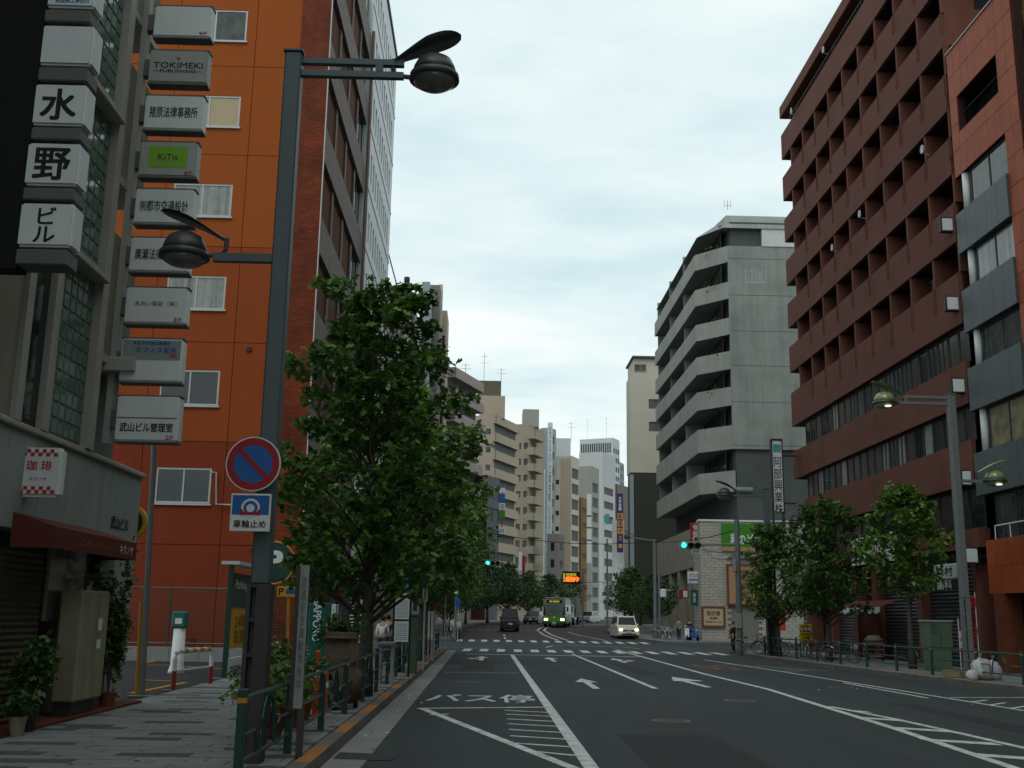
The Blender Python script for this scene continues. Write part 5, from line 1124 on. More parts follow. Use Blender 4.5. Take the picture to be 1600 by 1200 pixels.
# front gable wall, with window
fw = [(PY(1165,430,YG).x-P3,PY(1197,430,YG).x-P3, ez(441)-ez(701), ez(418)-ez(701))]
facade(gq, (P3,YG), (40,YG), ez(701), ztop_g, fw, M['conc_wall'], M['alu'], [M['glass_curtain']], .25, 2, fr=.07, inset=.02)
for i, z in enumerate(zfl[:6]):      # shallow pour joints
    part(G().box(P3,40,YG-.012,YG-.002,z+.3,z+.34), 'pour_joint', mat('joint_dark',(.12,.13,.12),.9), gq)
# dark window wall behind balconies
for i in range(7):
    z0, up = zfl[i]+.26, (PY(1140,345,YG).z if i == 0 else zfl[i-1])
    for j in range(7):
        yj = YE-1-j*3.6; window(gq, (core_x,yj), -math.pi/2, z0, 0, 3.2, up-z0-.15, -.05, M['frame_dark'], M[random.choice(['glass_dark','glass_dark','glass_mid'])], 2, .08)
    for j in (0,1,2): part(G().box(Xs+.3,core_x,YG+10+j*8,YG+10.2+j*8,z0,up-.02), 'partition', M['conc_wall'], gq)
# planters on balconies at the corner
for i in range(5):
    V, F = leaves(np.array([P3-1.3,YG+1.5,ztl[i]+.1])+rng.normal(0,1,(45,3))*np.array([.5,.4,.22])+np.array([.5,0,0]), .24, True); o = link(bpy.data.objects.new('balcony_plants', np_mesh(V, F, M['leaf_dark'], 'balcony_plants')), gq, -wl(gq)); o['kind'] = 'stuff'
# penthouse with sloping concrete hood
zr0, zr1 = ez(357), ez(329)
part(G().add([(Xs+.2,YE,zr0),(Xs+.2,YG+2.6,zr0),(P3-.4,YG-.2,zr0),(40,YG-.2,zr0),(40,YE,zr0),(Xs+2.4,YE-1,zr1),(Xs+2.2,YG+4,zr1),(P3-.2+.4,YG+1.2,zr1),(40,YG+1.2,zr1),(40,YE-1,zr1)],
  [(0,1,6,5)[::-1],(1,2,7,6)[::-1],(2,3,8,7)[::-1],(5,6,7,8,9)[::-1],(0,1,2,3,4),(4,0,5,9)[::-1]]), 'roof_hood', M['conc_wall'], gq)
part(G().box(PY(1190,370,YG).x,40,YG-.08,YG+.3,ez(384)+.0,zr0-.003), 'white_screen', M['frame_white'], gq)
an = thing('antenna', 'thin tv antenna on the grey concrete roof', 'antenna', PY(1137,328,YG+2)); part(G().tube([(0,0,0),(0,0,.9)], .03, 5).tube([(-.3,0,.45),(.3,0,.45)], .025, 5).tube([(-.3,0,.2),(-.3,0,1.0)], .02, 5).tube([(.3,0,.2),(.3,0,1.0)], .02, 5), 'mast', M['alu'], an, local=True)
# lower storeys: street side stone piers and fascia
zf0 = PX(1090,820,Xs).z; mat('stone_beige', (.30,.27,.22), .8, .3, .8, .3, streak=.3, c2=(.2,.18,.15))
fas0, fas1 = PX(1085,885,Xs).z, PX(1090,822,Xs).z
part(G().add([(Xs-.05,YG+3,fas0),(Xs-.05,YE,fas0-.3),(Xs-.05,YE,PX(1025,850,Xs).z),(Xs-.05,YG+3,fas1),(Xs+.4,YG+3,fas0),(Xs+.4,YE,fas0-.3),(Xs+.4,YE,PX(1025,850,Xs).z),(Xs+.4,YG+3,fas1)],[(0,1,2,3)[::-1],(4,5,6,7),(0,4,5,1),(3,2,6,7),(0,3,7,4)[::-1],(1,5,6,2)]), 'fascia', M['stone_beige'], gq)
for i in range(6):
    y = YG+3+i*5; part(G().box(Xs-.0,Xs+1.0,y,y+1.3,.3,fas0-.02), 'pier', M['stone_beige'], gq)
    window(gq, (Xs+.9,y+4.9), -math.pi/2, 3.6, 0, 3.5, fas0-3.7, 0, M['frame_dark'], M['glass_mid'], 2, .08); part(G().box(Xs+1.6,Xs+1.7,y+1.3,y+5,.3,3.5), 'shop_front', M['dark'], gq)
# white brick corner wall
br = thing('brick_restaurant', 'white brick corner restaurant wall under the concrete building', 'building', (22,YG,0)); xb0, xb1 = PY(1095,900,YG-.4).x, 42
YB = YG-.9; xb0 = PY(1095,900,YB).x; ztb = PY(1140,815,YB).z
mat('brick_white', (.46,.44,.38), .7, .3, 1.0, .2, c2=(.33,.31,.26), island=.35); mat('mortar', (.20,.19,.165), .95, .2)
part(G().box(xb0+.1,xb1,YB+.06,YG-.1,.1,ztb).box(xb0+.1,xb0+.5,YB+.06,YG+3,.1,ztb), 'wall', M['mortar'], br)
g = G(); bw, bh = .62, .24; z = .14; r = 0
nx = int((PY(1245,900,YB).x-xb0)/bw)+6
dz0, dz1 = .1, PY(1180,873,YB).z
xd0, xd1 = PY(1140,900,YB).x, PY(1187,900,YB).x; xw0, xw1, zw0, zw1 = PY(1132,900,YB).x, PY(1192,900,YB).x, PY(1160,868,YB).z, PY(1160,800+78,YB).z
zt_w = PY(1160,877,YB).z
while z < ztb-.05:
    for i in range(nx):
        x = xb0+i*bw-(bw/2 if r % 2 else 0)
        if (xd0 < x+bw/2 < xd1) and z < dz1: continue
        g.box(max(xb0,x+.012),min(x+bw-.012, 45),YB,YB+.059,z+.012,z+bh-.012)
    z += bh; r += 1
part(g, 'brickwork', M['brick_white'], br, kind='stuff'); part(G().box(xb0-.1,xb1,YB-.08,YG,ztb,ztb+.15), 'coping', M['white'], br)
g = G(); z = .14; r = 0
while z < ztb-.05:
    for i in range(5): g.box(xb0+.04,xb0+.099,YB+.1+i*.62+(.31 if r%2 else 0)+.012,YB+.1+(i+1)*.62+(.31 if r%2 else 0)-.012,z+.012,z+bh-.012)
    z += bh; r += 1
part(g, 'brickwork', M['brick_white'], br, kind='stuff')
def rsign(name, label, x0, y0, x1, y1, m, frame=None, Y=YB, th=.12, cat='sign'):
    a, b = PY(x0,y0,Y-.15), PY(x1,y1,Y-.15); t = thing(name, label, cat, (a.x,Y-.15,b.z)); q = part(G().bbox(a.x,b.x,Y-.15,Y-.15+th,b.z,a.z,.02), 'panel', M[m], t)
    if frame:
        f = .14; part(G().box(a.x-f,b.x+f,Y-.19,Y-.02,a.z+.001,a.z+f).box(a.x-f,b.x+f,Y-.19,Y-.02,b.z-f,b.z-.001).box(a.x-f,a.x-.001,Y-.19,Y-.02,b.z,a.z).box(b.x+.001,b.x+f,Y-.19,Y-.02,b.z,a.z), 'frame', M[frame], t)
    return t, a, b, Y-.158
mat('wood_red', (.16,.06,.035), .7, .3, 3); mat('menu_cream', (.50,.38,.24), .7, .2, 3); mat('poster_tan', (.42,.24,.13), .7, .25, 2); mat('green_sign', (.06,.22,.02), .5, .15, 2)
t, a, b, y = rsign('menu_board', 'cream restaurant board with red wooden frame low on white brick wall', 1099, 950, 1131, 978, 'menu_cream', 'wood_red')
text(t, '和の食', ((a.x+b.x)/2,y,a.z-.4), 1.1, .42, M['ink'], bold=.03); text(t, '居酒屋', ((a.x+b.x)/2,y,a.z-.8), .6, .18, M['ink']); text(t, '営業時間 17:00～24:00', ((a.x+b.x)/2,y,a.z-1.1), 1.3, .12, M['ink'], bold=.03)
t, a, b, y = rsign('large_poster', 'large tan framed picture panel on the white brick wall', 1138, 884, 1187, 944, 'poster_tan', 'wood_red')
part(G().box(a.x+.6,a.x+.66,y-.01,y,b.z+.5,a.z-.45).box(b.x-.6,b.x-.54,y-.01,y,b.z+.5,a.z-.45).box(a.x+.6,b.x-.54,y-.01,y,a.z-.45,a.z-.39).box(a.x+.6,b.x-.54,y-.01,y,b.z+.44,b.z+.5), 'inner_frame', M['ink'], t)
part(G().quad((a.x+.67,y-.003,b.z+.51),(b.x-.61,y-.003,b.z+.51),(b.x-.61,y-.003,a.z-.46),(a.x+.67,y-.003,a.z-.46)), 'picture', mat('picture',(.35,.25,.10),.6,.9,2.5,c2=(.05,.04,.03)), t)
t, a, b, y = rsign('green_board', 'bright green wall board with white lettering at top of brick wall', 1127, 818, 1193, 862, 'green_sign')
text(t, '和のどか', ((a.x+b.x)/2+.3,y,(a.z+b.z)/2-.15), 2.6, .9, M['white'], bold=.05)
part(G().quad((a.x,y-.002,b.z),(b.x,y-.002,b.z),(b.x,y-.002,b.z+.35),(a.x,y-.002,b.z+.35)), 'band', M['poster_tan'], t)
dd = part(G().box(xd0,xd1,YB+.5,YB+.56,.14,dz1), 'doorway', M['dark'], br); part(G().box(PY(1167,1000,YB).x,PY(1178,1000,YB).x,YB+.3,YB+.34,.2,2.6), 'door', M['glass_curtain'], br)
part(G().box(xd0,xd1,YB-.06,YB+.1,dz1,dz1+.2), 'lintel', M['concrete'], br)
# projecting signs on the corner
def psign(name, label, x0, y0, x1, y1, Y, m, cat='sign', th=.3):
    a, b = PY(x0,y0,Y), PY(x1,y1,Y); t = thing(name, label, cat, ((a.x+b.x)/2,Y,b.z)); part(G().bbox(a.x,b.x,Y,Y+th,b.z,a.z,.03), 'case', M[m], t); return t, a, b
t, a, b = psign('red_sign', 'red vertical sign with white characters above the traffic signal', 1079, 817, 1096, 850, YG+.5, 'sign_red'); text(t, '旬\n和', ((a.x+b.x)/2,YG+.49,(a.z+b.z)/2+.25), .55, 1.0, M['white'], bold=.03)
part(disc(.2,.3,YG+.49,20,cc=Vector(((a.x+b.x)/2,0,b.z+.4))), 'emblem', M['white'], t)
t, a, b = psign('pasta_sign', 'white box sign with orange and blue lettering on the corner pier', 1075, 893, 1094, 912, YG+.6, 'white_box'); text(t, 'パスタ', ((a.x+b.x)/2,YG+.59,(a.z+b.z)/2+.18), .8, .3, M['orange_plastic'], bold=.06); text(t, 'pasta', ((a.x+b.x)/2,YG+.59,(a.z+b.z)/2-.2), .8, .26, M['blue_ink'], bold=.06)
t, a, b = psign('green_vertical_sign', 'small dark green vertical sign below the white pasta box', 1080, 921, 1090, 946, YG+.6, 'teal_dark'); text(t, '本\n日', ((a.x+b.x)/2,YG+.59,(a.z+b.z)/2), .3, .8, M['white'], bold=.02)
t, a, b = psign('red_box_sign', 'small red box sign left of the green vertical sign', 1062, 921, 1076, 935, YG+5, 'sign_red'); part(G().quad((a.x+.3,YG+4.99,b.z+.1),(b.x-.1,YG+4.99,b.z+.1),(b.x-.1,YG+4.99,a.z-.1),(a.x+.3,YG+4.99,a.z-.1)), 'face', M['white'], t)
t, a, b = psign('white_vertical_sign', 'narrow white vertical sign on the far stone pier', 1040, 920, 1048, 940, YG+15, 'white_box'); text(t, '会\n計', ((a.x+b.x)/2,YG+14.99,(a.z+b.z)/2), .3, .9, M['blue_ink'], bold=.02)
t, a, b = psign('tower_sign', 'tall white vertical sign of black characters with teal top on the red brown block', 1206, 688, 1225, 800, 66.5, 'white_box'); cx_ = (a.x+b.x)/2; h = a.z-b.z
part(G().box(a.x-.05,b.x+.05,66.45,66.9,a.z,a.z+.1).box(a.x-.05,a.x-.001,66.45,66.9,b.z-1.2,a.z).box(b.x+.001,b.x+.05,66.45,66.9,b.z-1.2,a.z), 'frame', M['frame_dark'], t)
part(G().quad((a.x+.06,66.494,a.z-.75),(b.x-.06,66.494,a.z-.75),(b.x-.06,66.494,a.z-.25),(a.x+.06,66.494,a.z-.25)), 'teal_field', mat('teal_field',(.08,.32,.32),.5,.15,2), t)
text(t, '阿\n部\n興\n業\n株', (cx_,66.49,(a.z-.9+b.z-.3)/2), .52, h-.9, M['ink'], bold=.014)
part(G().box(b.x,XR,66.6,66.7,a.z-1,a.z-.9).box(b.x,XR,66.6,66.7,b.z+.5,b.z+.6), 'bracket', M['frame_dark'], t)
# ------------------------------------------------------------------ far buildings
def M2(name, c, **k): return mat(name, c, k.pop('rough',.8), .2, .15, .1, streak=.2, c2=tuple(x*.72 for x in c), **k)
def farb(name, label, x0, x1, x2, ytop, Y1, deg, m, rows_f=None, rows_s=None, side_m=None, depth=14, frame='frame_dark', panes=('glass_dark','glass_mid'), zb=None, right=False, roofstuff=True, cat='building', ztop=None):
    """Corner at photo x1, depth Y1; side face reaches x0, street face runs 'deg' right of straight ahead to x2."""
    t_ = math.radians(deg); d = Vector((math.sin(t_), math.cos(t_))); nrm = Vector((-math.cos(t_), math.sin(t_))) if not right else Vector((math.cos(t_), -math.sin(t_)))
    c = PY(x1, ytop, Y1); P1 = Vector((c.x, Y1)); zt = ztop or c.z
    def hit(px, dr):
        r = _ray(px, ytop); k = r.x/r.y; den = dr.x-k*dr.y; return (k*P1.y-P1.x)/den
    Ls = hit(x0, nrm); Lf = hit(x2, d); Ls = min(max(Ls,2),30); Lf = min(max(Lf,2),60)
    P0 = P1+nrm*Ls; P2 = P1+d*Lf; zb = gz(Y1)-.3 if zb is None else zb; H = zt-zb
    b = thing(name, label, cat, (P1.x,P1.y,zb))
    if right: A, B_, C_ = (P2, P1, P0)          # walking with outside on the right hand
    else: A, B_, C_ = (P0, P1, P2)
    fl, sd = (rows_s or []), (rows_f or [])
    def mk(P, Q, rows, mm, street):
        L = (Q-P).length; rc = []
        if rows:
            st = rows.get('pitch',3.05); nu = rows.get('n',4); w = rows.get('w',L/nu*.7); h = rows.get('h',1.5); u0 = rows.get('u0',.0); u1 = rows.get('u1',L); off = rows.get('off',1.5)
            nv = int((H-rows.get('base',3)-rows.get('top',.6))/st)
            for j in range(nv):
                z1 = H-off-j*st; 
                for i in range(nu):
                    cc = u0+(u1-u0)*(i+.5)/nu; rc.append((max(.05,cc-w/2), min(L-.05,cc+w/2), z1-h, z1))
        facade(b, P, Q, zb, zt, rc, M[mm], M[frame], [M[p] for p in panes], rows.get('t',.25) if rows else .25, rows.get('nm',1) if rows else 1, fr=.08)
    if right: mk(A, B_, rows_f, m, True); mk(B_, C_, rows_s, side_m or m, False)
    else: mk(A, B_, rows_s, side_m or m, False); mk(B_, C_, rows_f, m, True)
    bk = P0+(P2-P1); i = lambda p: (p.x,p.y); q = [P0,P1,P2,bk] if not right else [P2,P1,P0,bk]
    ctr = (P0+P1+P2+bk)/4; ins = [ctr+(p-ctr)*(1-.3/max((p-ctr).length,.5)) for p in q]; part(G().prism([i(p) for p in ins], zb+.01, zt-.25), 'core', M['roof'], b)
    return b, P0, P1, P2, zb, zt, d, nrm
def bands(b, P1, P2, zb, zt, pitch, h, proj, m, off=.0, u0=0, u1=None, n=None, th=.14, ends=True, name='balcony', wrap=0):
    """Projecting solid balcony fronts with slab, along P1->P2 (street on the right hand)."""
    d = (P2-P1); L = d.length; d.normalize(); o = Vector((d.y,-d.x)); u1 = L if u1 is None else u1; n = n or int((zt-zb-3)/pitch)
    for k in range(n):
        z1 = zt-off-k*pitch; a, c = P1+d*u0, P1+d*u1; g = G()
        pts = [a-o*0, a+o*proj, c+o*proj, c]; g.prism([(p.x,p.y) for p in pts], z1-h-.1, z1-h+.08)
        for p, q in ((a,a+o*proj),(a+o*proj,c+o*proj),(c+o*proj,c)):
            e_ = (q-p).normalized(); nn = Vector((-e_.y,e_.x))*th; g.prism([(p.x,p.y),(q.x,q.y),(q.x+nn.x,q.y+nn.y),(p.x+nn.x,p.y+nn.y)], z1-h+.081, z1)
        part(g, name, M[m], b)
M2('pink_wall', (.36,.295,.28)); M2('tan_wall', (.44,.36,.28)); M2('olive_tan', (.37,.32,.24)); M2('cream_wall', (.56,.52,.43)); M2('white_wall', (.56,.58,.57)); M2('greige', (.36,.34,.30)); M2('brown_thin', (.24,.14,.06)); M2('grey_slate', (.13,.145,.155)); M2('far_white', (.60,.63,.64)); M2('far_glass', (.2,.24,.27)); M2('taupe', (.20,.18,.17)); M2('dark_olive', (.055,.055,.045)); M2('maroon', (.075,.03,.028)); M2('bluegrey_wall', (.30,.35,.37))
W = lambda **k: k
# penthouse glass block just beyond the white office
b, P0, P1, P2, zb, zt, d, n = farb('brown_glass_building', 'brown glass fronted building with rounded pale end behind the tree top', 560, 597, 646, 402, 88, 0, 'taupe', W(n=4,w=3.9,h=3.0,pitch=3.4,off=.6,nm=1,t=.2), None, depth=12, panes=('glass_brown','glass_brown'))
e0 = PX(646,420,P1.x).y; part(G().tube([(P1.x+.3,P1.y+1,zt),(P1.x+.3,P1.y+1,zt+1.1),(P1.x+.3,e0-2,zt+1.1),(P1.x+.3,e0-1,zt)], .06, 5), 'roof_rail', M['frame_dark'], b)
b2, *_ = farb('pale_tower', 'pale stone tower slice with dark vent pipe on top', 620, 645, 664, 418, e0 if e0 < 130 else 112, 0, 'greige', None, None, ztop=PY(655,418,115).z)
part(G().lathe([(.25,0),(.25,1.6),(.35,1.6),(.35,2.2)], (b2.location.x-.8,b2.location.y+2,PY(655,418,115).z), 8), 'vent_pipe', M['frame_dark'], b2)
sx = [(660,672,440,118,'bluegrey_wall','slim blue grey slab building right of pale tower'),(672,688,445,124,'taupe','taupe slab building with arched top trim'),(686,692,444,126,'cream_wall','bright cream projecting tower sign slab'),(690,699,485,131,'tan_wall','narrow tan slab building with balcony bays')]
for x0, x1, yt, Y_, m, l in sx:
    a, c = PY(x0,yt,Y_), PY(x1,yt,Y_); zb_ = gz(Y_)-.2 if m != 'cream_wall' else PY(x0,512,Y_).z
    nm_ = 'slab_building' if m != 'cream_wall' else 'tower_sign'; t = thing(nm_, l, 'building' if m != 'cream_wall' else 'sign', (a.x,Y_,zb_)); dep = 6 if m != 'cream_wall' else .8
    rc = grid(c.x-a.x, a.z-zb_, 1, int((a.z-zb_-3)/3.2), (c.x-a.x)*.5, 1.6, v0=1.5, pv=3.2) if m in ('taupe','tan_wall','bluegrey_wall') else []
    facade(t, (a.x,Y_), (c.x,Y_), zb_, a.z, rc, M[m], M['frame_dark'], [M['glass_dark']], .2, 1, fr=.08); part(G().box(a.x+.02,c.x-.02,Y_+.21,Y_+dep,zb_,a.z-.01), 'core', M[m], t)
    wall(t, (c.x,Y_), (c.x,Y_+dep), zb_, a.z, grid(dep, a.z-zb_, 1, int((a.z-zb_-3)/3.2), dep*.6, 1.6, v0=1.5, pv=3.2) if dep > 2 else [], M[m], .2)
# pinkish balcony block
b, P0, P1, P2, zb, zt, d, n = farb('pink_balcony_block', 'pinkish apartment block with long stacked balconies beyond street trees', 680, 699, 745, 574, 140, 20, 'pink_wall', W(n=3,w=3.4,h=2.3,pitch=2.95,off=1.5,t=.3), None)
bands(b, P1, P2, zb, zt, 2.95, 1.25, 1.2, 'pink_wall', off=.0, n=10)
# tan block
b, P0, P1, P2, zb, zt, d, n = farb('tan_office_block', 'tan office block with window strips and olive rooftop tower', 741, 771, 808, 648, 168, 22, 'tan_wall', W(n=1,w=9.2,h=1.45,pitch=2.85,off=1.15,nm=9,t=.3), W(n=2,w=.9,h=1.0,pitch=2.85,off=2.2), frame='frame_white', panes=('glass_mid','glass_dark'))
bands(b, P1, P2, zb, zt, 2.85, 1.25, .5, 'tan_wall', off=.0, u0=-.0, n=11, name='spandrel')
c0, c1 = PY(750,600,172), PY(789,625,172); part(G().box(c0.x,c1.x,170,176,zt-.2,PY(770,622,172).z), 'penthouse', M['tan_wall'], b); ph = part(G().box(PY(748,600,172).x,PY(783,600,172).x,170.5,175,PY(770,621,172).z,PY(770,598,172).z), 'water_tank_screen', M2('olive_screen',(.14,.115,.08)), b)
# olive tan balcony block
b, P0, P1, P2, zb, zt, d, n = farb('olive_balcony_block', 'narrow olive tan apartment tower with stacked angled balconies', 806, 828, 851, 662, 190, 22, 'olive_tan', W(n=1,w=2.4,h=2.0,pitch=2.87,off=3.2,u0=.3,u1=4.2,t=.3), W(n=2,w=.8,h=1.1,pitch=2.87,off=3.4))
bands(b, P1-d*1.6, P2, zb, zt-1.6, 2.87, 1.2, 1.5, 'olive_tan', u0=.2, u1=5.2, n=13)
part(G().box(PY(817,640,193).x,PY(842,640,193).x,192,197,zt-.2,PY(830,641,193).z), 'penthouse', M['greige'], b)
# pale slim building with vertical sign and thin white one
b, P0, P1, P2, zb, zt, d, n = farb('slim_grey_tower', 'slim grey tower carrying a full height vertical white sign', 853, 861, 869, 668, 204, 22, 'bluegrey_wall', W(n=1,w=1.0,h=1.5,pitch=3.0), None)
s = thing('vertical_sign', 'full height white vertical sign with grey characters on slim tower', 'sign', PY(857,870,200)); a, c = PY(856,660,200), PY(862,862,200)
part(G().bbox(a.x,c.x,200,200.4,c.z,a.z,.03), 'panel', M['white_box'], s)
for i, tx in enumerate(('日\n本\nプ\nラ\nス\nチ\nッ\nク','工\n業\n会\n館','ビ\nジ\nネ\nス\nセ\nン\nタ\nー')): text(s, tx, ((a.x+c.x)/2,199.99,a.z-(a.z-c.z)*(.17+i*.31)), .45, (a.z-c.z)*.27, M['faded_ink'], bold=.02)
b, *_ = farb('narrow_white_building', 'narrow white building with one column of dark windows', 842, 844, 852, 730, 196, 22, 'far_white', W(n=1,w=1.0,h=2.0,pitch=2.9,t=.2), None)
# cream building
b, P0, P1, P2, zb, zt, d, n = farb('cream_building', 'cream building with tan stripe and square window pairs', 866, 893, 905, 712, 208, 24, 'cream_wall', W(n=1,w=4.2,h=2.0,pitch=3.0,off=2.3,nm=2,t=.35), W(n=1,u0=0,u1=1.2,w=.9,h=.9,pitch=3.0,off=4.6))
a0, a1 = P0+(P1-P0)*.38, P0+(P1-P0)*.97; e_ = (P1-P0).normalized(); nn = Vector((e_.y,-e_.x))*.06
part(G().prism([(a0.x,a0.y),(a0.x+nn.x,a0.y+nn.y),(a1.x+nn.x,a1.y+nn.y),(a1.x,a1.y)], zb+2, zt-.5), 'stripe', M['tan_wall'], b)
part(G().box(PY(866,700,213).x,PY(891,700,213).x,212,218,zt-.2,PY(880,686,213).z), 'penthouse', M['white_wall'], b)
# small dark building before it
farb('dark_low_building', 'low dark brown building in front of the cream one', 866, 872, 882, 834, 186, 22, 'taupe', W(n=1,w=1.4,h=1.2,pitch=3.0), W(n=1,w=.7,h=1.4,pitch=2.8))
farb('brown_narrow_building', 'thin ochre brown building right of the cream building', 903, 908, 917, 777, 214, 24, 'brown_thin', W(n=1,w=2.6,h=.9,pitch=3.0,off=2), None)
s = thing('white_column_sign', 'white vertical column sign with dark bars between buildings', 'sign', PY(920,860,212)); a, c = PY(917,772,212), PY(924,880,212); part(G().bbox(a.x,c.x,212,212.4,c.z,a.z,.03), 'panel', M['white'], s)
for f_ in (.33,.5,.68): part(G().box(a.x-.02,c.x+.02,211.98,211.995,a.z-(a.z-c.z)*f_,a.z-(a.z-c.z)*f_+.25), 'bar', M['ink'], s)
farb('greige_building', 'greige mid distance building with deep square windows', 903, 924, 936, 728, 226, 24, 'greige', W(n=1,w=3.6,h=2.0,pitch=3.1,off=3.4,nm=2,t=.4), None)
b, P0, P1, P2, zb, zt, d, n = farb('white_stepped_building', 'white stepped building with teal sign on its facade', 905, 941, 961, 706, 250, 26, 'white_wall', W(n=1,w=6.5,h=1.7,pitch=3.3,off=8,nm=3,t=.4), None)
s = thing('teal_sign', 'small teal vertical sign on the white stepped building', 'sign', PY(949,812,235)); a, c = PY(946,803,235), PY(952,819,235); part(G().bbox(a.x,c.x,235,235.5,c.z,a.z,.03), 'panel', M['teal_field'], s)
b, P0, P1, P2, zb, zt, d, n = farb('distant_tower', 'pale distant office tower with row of dark vertical slots', 906, 958, 968, 684, 420, 26, 'far_white', W(n=3,w=2,h=2,pitch=3.6,off=4,t=.3), None)
hh = PY(930,690,420)
P_, Q_ = P0, P1; L = (Q_-P_).length
for i in range(14):
    a = P_+(Q_-P_)*((i+.6)/15.2); window(b, a, math.atan2((Q_-P_).y,(Q_-P_).x), PY(930,706,420).z, 0, L/15.2*.55, PY(930,691,420).z-PY(930,706,420).z, -.12, M['frame_dark'], M['glass_mid'], 1, .1)
farb('dark_far_building', 'dark grey far building beyond the purple sign', 961, 964, 986, 756, 260, 30, 'taupe', None, None)
farb('far_low_tower', 'pale grey building at the vanishing end of the street', 958, 969, 975, 722, 470, 20, 'bluegrey_wall', W(n=2,w=2,h=2,pitch=3.5), None)
s = thing('purple_sign', 'tall purple and orange vertical sign with white and orange characters', 'sign', PY(969,862,180)); a, c = PY(964,771,180), PY(974,863,180); mat('purple', (.04,.03,.12), .5, .1, 2); mat('sign_orange', (.55,.25,.05), .5, .1, 2)
part(G().bbox(a.x,c.x,180,180.5,c.z,a.z,.03), 'panel', M['purple'], s); h = a.z-c.z; cx_ = (a.x+c.x)/2
text(s, '大\n学\n受\n験', (cx_,179.98,a.z-h*.17), .5, h*.24, M['white'], bold=.03)
for i, q in enumerate('新宿ゼミー'):
    z = a.z-h*(.39+i*.125)
    if i < 3: part(G().box(a.x+.06,c.x-.06,179.97,179.99,z-h*.05,z+h*.05), 'field', M['sign_orange'], s); text(s, q, (cx_,179.965,z), .55, h*.08, M['ink'], bold=.04)
    else: text(s, q, (cx_,179.98,z), .55, h*.08, M['sign_orange'], bold=.04)
farb('shop_row_building', 'small white building with teal windows behind the purple sign', 973, 975, 987, 810, 182, 0, 'white_wall', W(n=3,w=1.2,h=1.0,pitch=2.8), None, ztop=PY(980,812,182).z)
# left mid: grey slate building in front of tan block, with round signs
b, P0, P1, P2, zb, zt, d, n = farb('slate_window_building', 'dark slate and maroon building with framed windows in front of tan block', 743, 762, 781, 742, 150, 20, 'grey_slate', W(n=2,w=2.4,h=1.8,pitch=3.0,off=1.4,nm=2,t=.3), None, side_m='maroon')
s = thing('stacked_sign', 'vertical stack of white blue and green sign boxes', 'sign', PY(784,835,148)); zz_ = [(762,770,'white_box'),(771,785,'sign_blue'),(786,796,'white_box'),(797,812,'green_sign'),(824,835,'white_box')]
for i, (a_, b_, m) in enumerate(zz_):
    a, c = PY(780,a_,148), PY(789,b_,148); q = part(G().bbox(a.x,c.x,148,148.3,c.z+.02,a.z-.02,.03), 'box', M[m], s)
    if i in (2,4): text(q, '日日'[i//4], ((a.x+c.x)/2,147.99,(a.z+c.z)/2), .4, .5, M['ink'], bold=.03)
part(G().tube([(s.location.x,148.2,PY(784,760,148).z),(s.location.x,148.2,PY(784,838,148).z)], .06, 6), 'rail', M['frame_dark'], s)
for px, yt, yb, m, l in ((813,862,905,'white_box','thin white street banner in front of left towers'),(818,868,902,'sign_red','red and white pole sign beyond the crossing')):
    a, c = PY(px-2.2,yt,160), PY(px+2.2,yb,160); s = thing('pole_banner', l, 'sign', (a.x,160,c.z)); part(G().bbox(a.x,c.x,160,160.2,c.z,a.z,.02), 'panel', M[m], s); part(G().tube([((a.x+c.x)/2,160.3,gz(160)),((a.x+c.x)/2,160.3,a.z)], .07, 6), 'post', M['alu'], s)
# beige tower right of the street, with dark lower storeys
b, P0, P1, P2, zb, zt, d, n = farb('beige_tower', 'tall beige apartment tower standing on dark lower storeys, right side', 1060, 984, 978.5, 589, 138, 0, 'cream_wall', None, W(n=1,u0=1.4,u1=5.4,w=1.9,h=1.25,pitch=3.0,off=2.9,nm=2,t=.2), right=True, zb=PY(985,738,138).z)
part(G().box(PY(990,560,140).x,PY(1045,560,140).x,140,146,zt,PY(1000,560,140).z), 'penthouse', M['cream_wall'], b); part(G().bbox(PY(988,560,139.5).x,PY(1045,560,139.5).x,139.5,146.5,PY(1000,560,140).z,PY(1000,557,140).z,.05), 'penthouse_roof', M['roof'], b)
window(b, (PY(991,580,139.9).x,139.9), 0, PY(991,580,139.9).z, 0, 1.6, 1.0, 0, M['alu'], M['glass_mid'], 2)
b, *_ = farb('dark_base_building', 'dark olive windowless wall under the beige tower', 1060, 985, 981, 740, 137, 0, 'dark_olive', None, None, right=True, ztop=PY(985,739,137).z)
part(G().box(PY(984,760,136.8).x,PY(990,760,136.8).x,136.7,136.99,0,PY(985,742,137).z), 'edge_pier', M['bluegrey_wall'], b)

# rooftop aerials, tanks and rails
def aerial(label, px, py, Y, h):
    p = PY(px, py, Y); t = thing('antenna', label, 'antenna', (p.x,Y+1,p.z-.3), 'rooftop aerials'); part(G().tube([(0,0,0),(0,0,h)], .035, 5), 'mast', M['frame_dark'], t, local=True)
    for i, z in enumerate((h*.7,h*.9)): part(G().tube([(-.8+.2*i,0,z),(.8-.2*i,.2,z)], .02, 4), 'crossarm', M['frame_dark'], t, local=True)
for a in (('aerial on the olive rooftop screen of tan block',783,598,172,3.0),('tall thin mast behind the tan block rooftop',756,598,172,5.5),('aerial on the pink balcony block roof',727,590,146,2.6),('aerial on the cream building penthouse',893,686,212,4.0),('mast on far tower left side',918,684,421,8.0),('mast on far tower right side',948,684,421,9.0)): aerial(*a)
